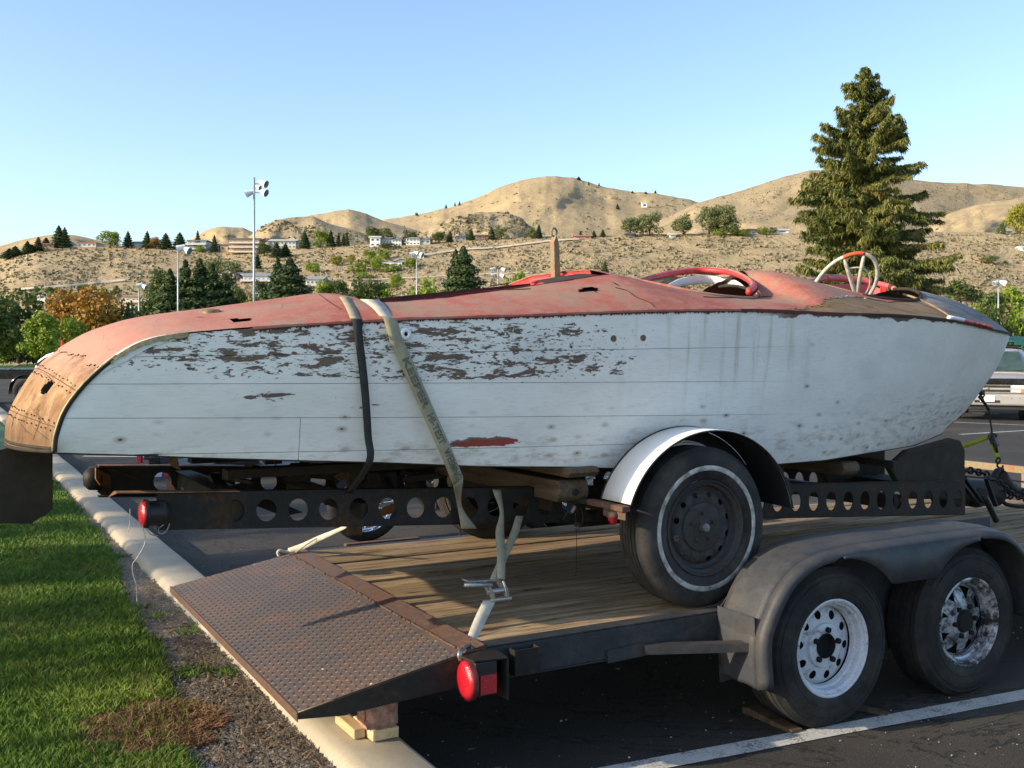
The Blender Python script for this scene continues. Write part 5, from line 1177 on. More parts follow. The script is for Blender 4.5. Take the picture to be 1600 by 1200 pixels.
k = MB(); A_ = spline([np.array(at_y(u, v, y)) for (u, v), y in zip(lt, ly)], 5); B_ = spline([np.array(at_y(u, v, y)) for (u, v), y in zip(lb, ly)], 5); k.grid([[a, b] for a, b in zip(A_, B_)]); k.build('red_lining', M['pink'], BO, solid=.006)
k = MB(); lt = [(1284, 457), (1300, 454.5), (1318, 455), (1332, 458), (1340, 463)]; lb = [(1286, 463), (1300, 465), (1318, 466), (1330, 466), (1340, 466)]; A_ = spline([np.array(at_y(u, v, 4.82)) for u, v in lt], 5); B_ = spline([np.array(at_y(u, v, 4.82)) for u, v in lb], 5); k.grid([[a, b] for a, b in zip(A_, B_)]); k.build('white_lining', M['white'], BO, solid=.006)
k = MB(); k.add([at_y(1376, 448, 4.7), at_y(1384, 449, 4.68), at_y(1384, 462, 4.68), at_y(1374, 462, 4.7)], [(0, 1, 2, 3)]); k.build('coaming_block', M['red'], BO, solid=.02)
# steering wheel
C0 = np.array(at_y(1330, 447, 4.36)); SW = bpy.data.objects.new('steering_wheel', None); COL.objects.link(SW); SW.location = Vector(C0) - BO.location; SW.parent = BO
rp = [(1268, 452), (1275, 441), (1287, 425), (1302, 411), (1318, 402), (1333, 397), (1348, 396), (1362, 402), (1369, 413), (1371, 428), (1368, 443), (1362, 455), (1354, 465), (1335, 475), (1305, 476), (1280, 468)]
def wheel_pt(u, v):   # the wheel lies in a raked plane
    d = Vector(bearing(u, v)); n = Vector((.52, .62, .58)).normalized(); o = Vector((0, 0, EYE)); k_ = (Vector(C0) - o).dot(n) / d.dot(n); return o + d * k_
RP = spline([np.array(wheel_pt(u, v)) for u, v in rp] + [np.array(wheel_pt(*rp[0]))], 5)[:-1]
RP = [Vector(p) for p in RP]
k = MB(); k.tube(RP, .0115, 10, closed=True); k.build('wheel_rim', M['wheelplastic'], SW, smooth=True)
k = MB(); k.tube(RP[20:32], .0122, 10); k.build('rim_grip', plain('orange_red_tape', (.60, .10, .035), .6, var=.15), SW, smooth=True)
hub = wheel_pt(1338, 464)
for (u, v) in [(1318, 402), (1350, 397)]:
    k = MB(); a = wheel_pt(u, v); k.tube([a, a.lerp(hub, .45), a.lerp(hub, .9), hub], [.010, .012, .013, .016], 8); k.build('spoke', M['wheelplastic'], SW, smooth=True)
hr = [(1322, 421), (1332, 418.5), (1344, 418.5), (1353, 423), (1359, 432), (1359, 444), (1354, 456), (1346, 464)]
k = MB(); k.tube([Vector(p) for p in spline([np.array(wheel_pt(*e)) for e in hr], 5)], .0052, 8); k.build('horn_ring', M['wheelplastic'], SW, smooth=True)
k = MB(); k.tube([Vector(p) for p in spline([np.array(wheel_pt(*e)) for e in [(1322, 464), (1328, 459), (1336, 458), (1344, 463)]], 5)], .005, 8); k.tube([hub, hub + Vector((.25, .10, -.16))], .014, 8); k.build('steering_column', M['wheelplastic'], SW, smooth=True)
# bow eye
p = at_y(1532, 612, YC); k = MB(); k.tube([p + Vector((-.02, 0, 0)), p + Vector((.015, 0, -.01))], .016, 8); k.tube([p + Vector((.02 + math.cos(q) * .018, 0, -.02 + math.sin(q) * .018)) for q in np.linspace(0, 6.28, 13)[:-1]], .006, 6, closed=True); k.build('bow_eye', M['frame'], BO, smooth=True)

# ================================================================ straps
def band(pts, wvec, nm, mat, parent=None, th=.0025, per=6):
    """pts: list of points; wvec: list (or one) of half width vectors"""
    sp = spline([np.array(p) for p in pts], per); n = len(pts)
    wl = wvec if isinstance(wvec, list) else [wvec] * n; ws = spline([np.array(v) for v in wl], per)
    k = MB(); k.grid([[p - q, p, p + q] for p, q in zip(sp, ws)]); return k.build(nm, mat, parent, smooth=True, solid=th)
def px_w(p, du, y): a = at_y(*p, y); b = at_y(p[0] + du, p[1], y); return (b - a) / 2
def over(px, y):   # point on the deck above a bearing
    return at_y(*px, y)
def side_y(x): return YC - wS(x) - .012
# dark strap
S1 = thing('ratchet_strap', 'dark shaded strap over the rear deck, the thinner one nearer the stern', 'strap', (1.55, 3.7, 1.0), 'tie-down straps')
pts = [(541, 471), (551, 492), (556, 503), (560, 522), (566, 570), (571, 620), (575, 680), (577, 722)]; yy = [4.02, 3.80, 3.715, 3.700, 3.70, 3.70, 3.70, 3.71]
P3 = [at_y(*p, y) for p, y in zip(pts, yy)]; W3 = [px_w(p, 14 - i * .4, y) for i, (p, y) in enumerate(zip(pts, yy))]
xa_, xb_ = P3[0].x, P3[2].x
def over_deck(xa, xb, hw, n=9):
    pts_, ws_ = [], []
    for q in range(n):
        k_ = q / (n - 1); x = lerp(xa, xb, k_); y = lerp(4.045, YC - wS(x) + .004, k_); pts_.append(Vector((x, y, dz(x, y) + .008))); ws_.append(Vector((hw, 0, 0)))
    return pts_, ws_
op, ow = over_deck(xa_, xb_, .020)
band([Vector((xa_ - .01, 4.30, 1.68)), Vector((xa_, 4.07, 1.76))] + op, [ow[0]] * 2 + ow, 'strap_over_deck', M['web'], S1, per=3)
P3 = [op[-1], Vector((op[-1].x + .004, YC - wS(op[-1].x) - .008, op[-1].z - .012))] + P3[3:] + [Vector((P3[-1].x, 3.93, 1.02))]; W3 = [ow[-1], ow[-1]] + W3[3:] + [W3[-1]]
band(P3, W3, 'strap_web', M['webdark'], S1)  # hull-side length of the same strap, its shade put into the darker web
# lettered strap
S2 = thing('ratchet_strap', 'tan lettered strap across the peeling hull with printed black words', 'strap', (1.9, 3.65, 1.0), 'tie-down straps')
pts = [(579, 477), (600, 492), (609, 503), (618, 528), (633, 562), (652, 605), (671, 648), (690, 690), (703, 720), (716, 752)]; yy = [4.03, 3.80, 3.70, 3.688, 3.685, 3.682, 3.68, 3.678, 3.68, 3.72]
P3 = [at_y(*p, y) for p, y in zip(pts, yy)]
def perp(i, ps, wd):
    a = ps[max(0, i - 1)]; b = ps[min(len(ps) - 1, i + 1)]; d = (b - a); d.normalize(); n = Vector((0, -1, 0)) if i > 2 else Vector((0, -.75, .66)); return d.cross(n).normalized() * -wd / 2
W3 = [perp(i, P3, .052) for i in range(len(P3))]; W3[0] = px_w((579, 477), 34, 4.03); W3[1] = px_w((600, 492), 26, 3.8)
op, ow = over_deck(P3[0].x, P3[2].x - .01, .042)
ow = [w_.lerp(Vector((.028, 0, -.004)), q / 8) for q, w_ in enumerate(ow)]
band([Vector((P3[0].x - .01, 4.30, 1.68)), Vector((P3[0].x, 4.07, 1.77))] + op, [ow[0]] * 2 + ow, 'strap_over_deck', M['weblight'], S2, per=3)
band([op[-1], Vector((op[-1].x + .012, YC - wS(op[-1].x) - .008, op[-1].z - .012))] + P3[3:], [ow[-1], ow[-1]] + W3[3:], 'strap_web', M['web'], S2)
a, b, c = at_y(716, 752, 3.72), at_y(718, 790, 3.90), at_y(733, 826, 3.92)
band([a, b, c], [W3[-1], px_w((718, 790), 7, 3.9), px_w((733, 826), 24, 3.92)], 'strap_tail', M['web'], S2)
def letters(txt, pa, pb, size, nrm, nm, parent, mat):
    cu = bpy.data.curves.new(nm, 'FONT'); cu.body = txt; cu.size = size; cu.extrude = .0003; cu.offset = .0012; cu.align_x = 'LEFT'; cu.align_y = 'CENTER'
    o_ = bpy.data.objects.new(nm, cu); COL.objects.link(o_); bpy.context.view_layer.update(); dg = bpy.context.evaluated_depsgraph_get(); me = bpy.data.meshes.new_from_object(o_.evaluated_get(dg)); bpy.data.objects.remove(o_)
    me.materials.clear(); me.materials.append(mat); co = np.array([v.co[:] for v in me.vertices]); L = co[:, 0].max() - co[:, 0].min(); d = (pb - pa); sc_ = d.length / L; ex = d.normalized(); ez = nrm.normalized(); ey = ez.cross(ex).normalized(); ez = ex.cross(ey)
    for v in me.vertices:
        x, y, z = v.co; p = pa + ex * ((x - co[:, 0].min()) * sc_) + ey * y + ez * (z + .0034); v.co = p
    return link(nm, me, parent)
up = Vector((0, -1, 0))
def on_strap(i, k_): return P3[i].lerp(P3[i + 1], k_)
letters('KEEPER', on_strap(4, -.05), on_strap(6, -.25), .040, up, 'printed_word', S2, M['print'])
letters('HI-TEST', on_strap(6, -.02), on_strap(7, .12), .040, up, 'printed_word', S2, M['print'])
letters('WEBBING', on_strap(7, .40) + Vector((0, -.007, 0)), on_strap(8, .86) + Vector((0, -.014, 0)), .040, Vector((.0, -1, .0)), 'printed_word', S2, M['print'])
# rear ratchet assembly from the boat frame to the tail corner
S3 = thing('ratchet_strap', 'tan ratchet strap with metal ratchet hooked to the near trailer tail corner', 'strap', (1.75, 3.5, .5), 'tie-down straps')
top = [(770, 765, 3.93), (783, 795, 3.90), (776, 825, 3.87), (782, 870, 3.80), (788, 905, 3.74)]; wd = [14, 10, 7, 14, 13]
# two bands crossing
Pa = [at_y(u, v, y) for u, v, y in [(776, 765, 3.93), (784, 800, 3.90), (781, 830, 3.87), (783, 865, 3.81), (783, 905, 3.74)]]; band(Pa, [px_w((776, 765), 13, 3.9), px_w((784, 800), 6, 3.9), px_w((781, 830), 13, 3.87), px_w((783, 865), 13, 3.8), px_w((783, 905), 12, 3.74)], 'strap_web', M['web'], S3)
Pb = [at_y(u, v, y) for u, v, y in [(812, 806, 3.93), (803, 835, 3.88), (785, 875, 3.80), (770, 908, 3.74)]]; band(Pb, [px_w((812, 806), 12, 3.9), px_w((803, 835), 13, 3.88), px_w((785, 875), 13, 3.8), px_w((770, 908), 12, 3.74)], 'strap_web', M['web'], S3)
ra = at_y(764, 912, 3.72)
k = MB(); h0, h1 = at_y(726, 914, 3.70), at_y(768, 914, 3.70); k.tube([h0, h1], .0095, 10); k.build('ratchet_handle', M['steel'], S3, smooth=True)
k = MB(); a = at_y(775, 925, 3.70); 
for dx in (-.035, .030): k.prism([(a.y - .05, a.z - .03), (a.y + .05, a.z + .02), (a.y + .05, a.z + .045), (a.y - .01, a.z + .03), (a.y - .05, a.z)], a.x + dx, a.x + dx + .004, 'yz')
k.tube([(a.x - .045, a.y - .01, a.z + .006), (a.x + .045, a.y - .01, a.z + .006)], .011, 10); k.tube([(a.x - .05, a.y - .045, a.z - .02), (a.x + .045, a.y - .045, a.z - .02)], .007, 8); k.tube([(a.x + .033, a.y, a.z + .04), (a.x + .036, a.y - .04, a.z - .01)], .006, 6); k.build('ratchet_body', M['steel'], S3)
k = MB(); p0, p1 = at_y(727, 907, 3.75), at_y(775, 905, 3.76); k.beam(p0, p1, .05, .006); k.build('ratchet_lever', M['steel'], S3)
Pc = [at_y(u, v, y) for u, v, y in [(765, 938, 3.66), (752, 965, 3.60), (741, 990, 3.54), (733, 1008, 3.48)]]; band(Pc, [px_w((765, 938), 20, 3.66), px_w((752, 965), 20, 3.6), px_w((741, 990), 18, 3.54), px_w((733, 1008), 14, 3.48)], 'strap_end', M['weblight'], S3)
k = MB()
for du in (0, 3.2): k.tube([Vector(p) for p in spline([np.array(at_y(u + du, v, y)) for u, v, y in [(740, 1001, 3.47), (733, 1007, 3.44), (722, 1013, 3.39), (717, 1021, 3.36), (718, 1030, 3.36), (724, 1032, 3.38)]], 5)], .0055, 8)
k.build('strap_hook', M['steel'], S3, smooth=True)
# far strap
S4 = thing('ratchet_strap', 'sunlit pale strap hooked on the far rear corner of the deck', 'strap', (1.75, 5.4, .5), 'tie-down straps')
Pd = [at_y(u, v, y) for u, v, y in [(543, 822, 5.02), (520, 832, 5.15), (495, 843, 5.3), (472, 854, 5.42), (450, 860, 5.5)]]; band(Pd, [np.array((0, 0, .008)), np.array((0, 0, .012)), np.array((0, 0, .016)), np.array((0, 0, .018)), np.array((0, 0, .012))], 'strap_web', M['weblight'], S4)
k = MB(); k.tube([Vector(p) for p in spline([np.array(at_y(u, v, 5.5)) for u, v in [(460, 860), (448, 862), (438, 860), (434, 863), (436, 869)]], 5)], .008, 8); k.build('strap_hook', M['weblight'], S4, smooth=True)
k = MB(); k.tube([Vector(p) for p in spline([np.array(at_y(u, v, 5.3)) for u, v in [(500, 838), (480, 850), (462, 863)]], 5)], .004, 6); k.build('strap_cord', M['weblight'], S4)
# green bow strap
S5 = thing('ratchet_strap', 'yellow-green strap with black ratchet pulled down from the bow', 'strap', (5.9, 4.5, .9), 'tie-down straps')
Pe = [at_y(u, v, y) for u, v, y in [(1440, 718, 4.9), (1475, 706, 4.75), (1515, 694, 4.62), (1550, 681, 4.5)]]; band(Pe, np.array((0, 0, .016)), 'strap_web', M['webgreen'], S5)
k = MB(); k.tube([at_y(1533, 617, 4.45), at_y(1539, 630, 4.45), at_y(1545, 645, 4.47), at_y(1548, 662, 4.48), at_y(1551, 682, 4.5)], .006, 6); k.build('strap_cord', M['webdark'], S5)
k = MB(); k.tube([at_y(1537, 612, 4.45), at_y(1530, 620, 4.45), at_y(1540, 632, 4.45), at_y(1546, 640, 4.46), at_y(1540, 648, 4.46)], .010, 8); k.build('strap_hook', M['black'], S5, smooth=True)
k = MB(); k.beam(at_y(1546, 680, 4.5), at_y(1556, 684, 4.48), .03, .05); k.beam(at_y(1549, 678, 4.5), at_y(1556, 698, 4.47), .045, .04); k.build('ratchet_body', M['black'], S5, bevel=.006)
k = MB(); k.beam(at_y(1551, 694, 4.48), at_y(1559, 716, 4.45), .035, .012, (0, 1, 0)); k.build('ratchet_handle', M['webgreen'], S5)
k = MB(); k.tube([at_y(1552, 690, 4.47), at_y(1558, 706, 4.45), at_y(1556, 698, 4.43)], .010, 6); k.build('ratchet_lever', M['black'], S5)
k = MB(); k.tube([Vector(p) for p in spline([np.array(at_y(u, v, 4.42)) for u, v in [(1559, 716), (1556, 720), (1560, 724), (1563, 719), (1561, 715), (1558, 716)]], 4)], .006, 6)
k.tube([Vector(p) for p in spline([np.array(at_y(u, v, 4.42)) for u, v in [(1561, 722), (1558, 727), (1562, 732), (1566, 731), (1567, 727)]], 4)], .007, 6); k.build('strap_hook', M['frame'], S5, smooth=True)
# yellow scrap of strap seen through the frame
p = at_y(1335, 785, 5.1); k = MB(); k.grid([[at_y(1333, 786, 5.1), at_y(1338, 786, 5.1)], [at_y(1334, 778, 5.1), at_y(1339, 778, 5.1)], [at_y(1337, 770, 5.1), at_y(1341, 771, 5.1)]]); o = k.build('strap_scrap', plain('bright_yellow', (.75, .60, .05), .6), solid=.004); tag(o, 'small bright yellow strap end seen through the frame holes', 'strap')
# ================================================================ trees, lamps, houses, vehicles beyond
def blob_tree(name, mat, blobs, n, size, trunk_h, trunk_r, seed=0, limbs=5):
    """tree at the origin; blobs: (x,y,z,rx,ry,rz)"""
    global rng
    rs = np.random.default_rng(seed + 11); vol = np.array([b[3] * b[4] * b[5] for b in blobs]) ** .67; cnt = (n * vol / vol.sum()).astype(int); P_, N_ = [], []
    for b, c in zip(blobs, cnt):
        d = rs.normal(size=(c, 3)); d /= np.linalg.norm(d, axis=1, keepdims=True); f = 1 + .22 * np.array([mn.noise(Vector(q * 2.6) + Vector((b[0] * 3 + seed, b[1], b[2]))) for q in d])
        r = (rs.random(c) ** .33 * .55 + .45) * f; P_.append(np.array(b[:3]) + d * r[:, None] * np.array(b[3:])); N_.append(d + rs.normal(size=(c, 3)) * .7)
    P_ = np.concatenate(P_); N_ = np.concatenate(N_)
    me = quads_mesh(name + '_crown', cards(P_, N_, size * rs.uniform(.6, 1.35, len(P_)), .8), mat)
    k = MB(); k.tube([(0, 0, 0), (.1 * trunk_r, 0, trunk_h * .5), (0, 0, trunk_h)], [trunk_r * 1.25, trunk_r, trunk_r * .7], 8)
    for i, b in enumerate(blobs[:limbs]): k.tube([(0, 0, trunk_h * .8), (b[0] * .5, b[1] * .5, (trunk_h + b[2]) / 2), (b[0], b[1], b[2])], [trunk_r * .5, trunk_r * .35, trunk_r * .12], 6)
    return me, k.mesh(name + '_trunk', M['bark'], True)
def rand_blobs(n, w_, h, base, seed, top=.6):
    r = random.Random(seed); out = [(0, 0, base + (h - base) * .5, w_ * .36, w_ * .36, (h - base) * .46)]
    for i in range(n):
        a = r.uniform(0, 6.28); q = r.random(); z = base + (h - base) * (.15 + .75 * q); rr = w_ * .5 * (1 - .75 * max(0, q - .35) / .65 * top) * r.uniform(.45, .85); s_ = w_ * r.uniform(.14, .24); out.append((rr * math.cos(a), rr * math.sin(a), z, s_, s_, s_ * r.uniform(.7, 1.05)))
    return out
def conifer(name, mat, w_, h, n, size, seed, slim=1., base=.04, n_tops=1):
    rs = np.random.default_rng(seed); q = rs.random(n) ** .8; z = h * (base + (1 - base) * (1 - q)); prof = (1 - z / h) ** .75
    whorl = .78 + .22 * np.sin(z / h * 46 + rs.normal(size=n) * .5); an = rs.uniform(0, 6.28, n); lump = 1 + .22 * np.array([mn.noise(Vector((math.cos(a) * 1.6, math.sin(a) * 1.6, b / h * 7 + seed))) for a, b in zip(an, z)])
    r = w_ / 2 * prof * whorl * lump * (rs.random(n) ** .4)
    P_ = np.column_stack([r * np.cos(an), r * np.sin(an), z - r * .18]); N_ = np.column_stack([np.cos(an), np.sin(an), np.full(n, .7)]) + rs.normal(size=(n, 3)) * .6
    me = quads_mesh(name + '_crown', cards(P_, N_, size * rs.uniform(.6, 1.3, n) * (.55 + .45 * prof), .7), mat)
    k = MB(); k.tube([(0, 0, 0), (0, 0, h * .97)], [w_ * .045, .02], 7); return me, k.mesh(name + '_trunk', M['bark'], True)
PROTO = {}
for i in range(4):
    for cn in ('dark', 'green', 'pale', 'orange', 'yellow'):
        PROTO['round', cn, i] = None
def get(kind, cn, i):
    key = (kind, cn, i)
    if PROTO.get(key) is None:
        if kind == 'round': PROTO[key] = blob_tree('tree', M['lf_' + cn], rand_blobs(12, 1.06, 1., .03, i * 7 + 3), 2600, .060, .3, .03, i)
        elif kind == 'tall': PROTO[key] = blob_tree('tree', M['lf_' + cn], rand_blobs(13, .8, 1.15, .12, i * 5 + 40, .9), 2600, .062, .3, .03, i + 9)
        elif kind == 'bush': PROTO[key] = blob_tree('bush', M['lf_' + cn], rand_blobs(9, 1.2, .8, .0, i * 3 + 80, .3), 1100, .085, .2, .02, i + 20)
        elif kind == 'con': PROTO[key] = conifer('conifer', M['lf_con'], .62, 1., 4600, .055, i + 5)
        elif kind == 'slim': PROTO[key] = conifer('conifer', M['lf_con'], .28, 1., 1700, .045, i + 15)
        elif kind == 'fat': PROTO[key] = conifer('conifer', M['lf_con'], .72, 1., 6000, .042, i + 25)
    return PROTO[key]
used_labels = set()
def tree(kind, cn, i, u, vt, vb, wpx, dist, name, label, cat='tree', group=None, ground=None):
    """crown top and base bearings give the height; wpx is the crown width as surveyed"""
    Z = dist; base = ground.place(u, vb) if ground else at_d(u, vb, Z)
    if ground: Z = base.x * FX + base.y * FY
    elif base.z < -.05: base.z = -.05
    top = EYE + (HOR - vt) / F_PX * Z; h = max(.5, top - base.z); wd = wpx / F_PX * Z
    cm, tm = get(kind, cn, i); co = np.array([v.co[:] for v in cm.vertices[:400:1]]) if False else None
    nat = {'round': (.98, 1.0), 'tall': (.80, 1.15), 'bush': (1.15, .8), 'con': (.46, 1.), 'slim': (.22, 1.), 'fat': (.52, 1.)}[kind]
    o = thing(name, label, cat, base, group); o.scale = (wd / nat[0], wd / nat[0], h / nat[1]); o.rotation_euler = (0, 0, random.uniform(0, 6.28))
    for nm, me in (('crown', cm), ('trunk', tm)):
        c = bpy.data.objects.new(nm, me); COL.objects.link(c); c.parent = o
    return o
G1 = 'park trees at the left'
tree('round', 'dark', 0, -18, 470, 566, 110, 140, 'park_tree', 'dark shaded tree at the left edge of the park', group=G1)
tree('round', 'dark', 1, 30, 448, 567, 120, 150, 'park_tree', 'dark green tree with orange tinge behind the bright green one', group=G1)
tree('tall', 'green', 2, 66, 488, 568, 66, 118, 'park_tree', 'bright yellow-green tree just above the boat stern', group=G1)
tree('round', 'orange', 0, 120, 454, 560, 100, 140, 'park_tree', 'orange autumn tree behind the stern of the boat', group=G1)
tree('round', 'orange', 1, 158, 462, 560, 92, 138, 'park_tree', 'green tree turning orange at its top above the stern', group=G1)
tree('round', 'dark', 2, 185, 484, 565, 70, 145, 'park_tree', 'deep green tree low behind the red stern deck', group=G1)
tree('round', 'green', 3, 112, 500, 566, 60, 122, 'park_tree', 'small mid-green tree beside the yellow-green tree', group=G1)
tree('bush', 'dark', 0, 190, 478, 560, 60, 140, 'park_bush', 'round dark bush right of the orange trees', 'bush', G1)
tree('bush', 'pale', 1, 225, 488, 560, 70, 142, 'park_bush', 'paler bush by the second lamp post', 'bush', G1)
G2 = 'dark conifers behind the rear deck'
for (u, vt, wpx, lab) in [(266, 420, 66, 'leftmost of the dark conifers behind the lamp post'), (290, 406, 66, 'tall dark conifer right behind the short lamp post'), (312, 404, 76, 'tallest dark conifer in the clump behind the boat'), (332, 412, 64, 'right-hand conifer of the tall clump'), (353, 430, 54, 'shorter dark conifer on the right of the clump')]:
    tree('con', '', (u // 7) % 3, u, vt, 520, wpx, 150, 'conifer', lab, group=G2)
tree('fat', '', 0, 453, 402, 512, 108, 150, 'conifer', 'broad pyramid-shaped conifer above the front of the rear deck', group='broad conifers')
tree('con', '', 1, 434, 402, 500, 52, 175, 'conifer', 'narrow conifer close behind the broad pyramid one', group='broad conifers')
tree('fat', '', 1, 724, 384, 510, 100, 150, 'conifer', 'double-topped conifer above the middle of the boat', group='broad conifers')
tree('con', '', 2, 712, 390, 510, 60, 152, 'conifer', 'left stem of the double-topped conifer', group='broad conifers')
for (u, vt, vb, wpx, kd, cn, lab) in [(384, 462, 500, 34, 'bush', 'yellow', 'yellow-tinged bush beside the tall lamp post'), (370, 446, 500, 36, 'round', 'dark', 'dark rounded tree left of the tall lamp post'), (562, 434, 500, 42, 'round', 'dark', 'dark green tree above the dark strap'), (545, 458, 500, 36, 'round', 'dark', 'low dark tree at the front edge of the rear deck'), (588, 442, 500, 46, 'round', 'dark', 'rounded tree just above the lettered strap'), (606, 455, 500, 44, 'bush', 'green', 'lighter bush right of the lettered strap'), (672, 440, 500, 56, 'bush', 'green', 'broad leafy bush left of the double conifer'), (648, 452, 500, 50, 'bush', 'green', 'low green bush beside the thin lamp post'), (815, 428, 480, 26, 'bush', 'green', 'small green bush behind the floodlight post'), (798, 434, 480, 30, 'bush', 'green', 'low bush left of the red arch'), (620, 428, 455, 28, 'round', 'green', 'small light green tree on the lower slope'), (505, 436, 470, 34, 'round', 'green', 'light green tree right of the broad conifer'), (528, 440, 470, 40, 'round', 'dark', 'dark spreading tree beside the beige house'), (478, 452, 500, 40, 'bush', 'green', 'hedge-like bush at the foot of the broad conifer'), (250, 418, 470, 40, 'round', 'dark', 'lone round tree on the lower slope left of the conifers'), (350, 425, 470, 40, 'round', 'dark', 'tree among houses left of the tall lamp'), (408, 440, 480, 30, 'round', 'dark', 'small dark tree right of the tall lamp'), (425, 455, 495, 40, 'bush', 'dark', 'dark bush at left foot of the broad conifer'), (240, 458, 520, 60, 'round', 'dark', 'low dark tree in front of the balcony house'), (215, 498, 560, 70, 'bush', 'dark', 'dark bush mass just above the red stern deck')]:
    tree(kd, cn, u % 3, u, vt, vb, wpx, 178 if vb > 475 else 200, 'bush' if kd == 'bush' else 'tree', lab, 'bush' if kd == 'bush' else 'tree', 'trees in the valley')
for i in range(22):
    u = -25 + i * 13 + random.uniform(-4, 4); tree('bush', ('dark', 'dark', 'green')[i % 3], i % 3, u, random.uniform(505, 530), 569, random.uniform(30, 46), random.uniform(151, 162), 'hedge_bush', 'dark low bush in the hedge along the far side of the park', 'bush', 'hedge bushes beyond the park')
for i, u in enumerate((1490, 1510, 1532, 1556, 1580, 1604, 1625)):
    tree('bush', ('dark', 'green', 'pale')[i % 3], i % 3, u, 470 + (i * 37) % 25, 567, 50, 158 + i, 'hedge_bush', 'leafy bush in the belt behind the bow and the silver car', 'bush', 'bushes behind the silver car')
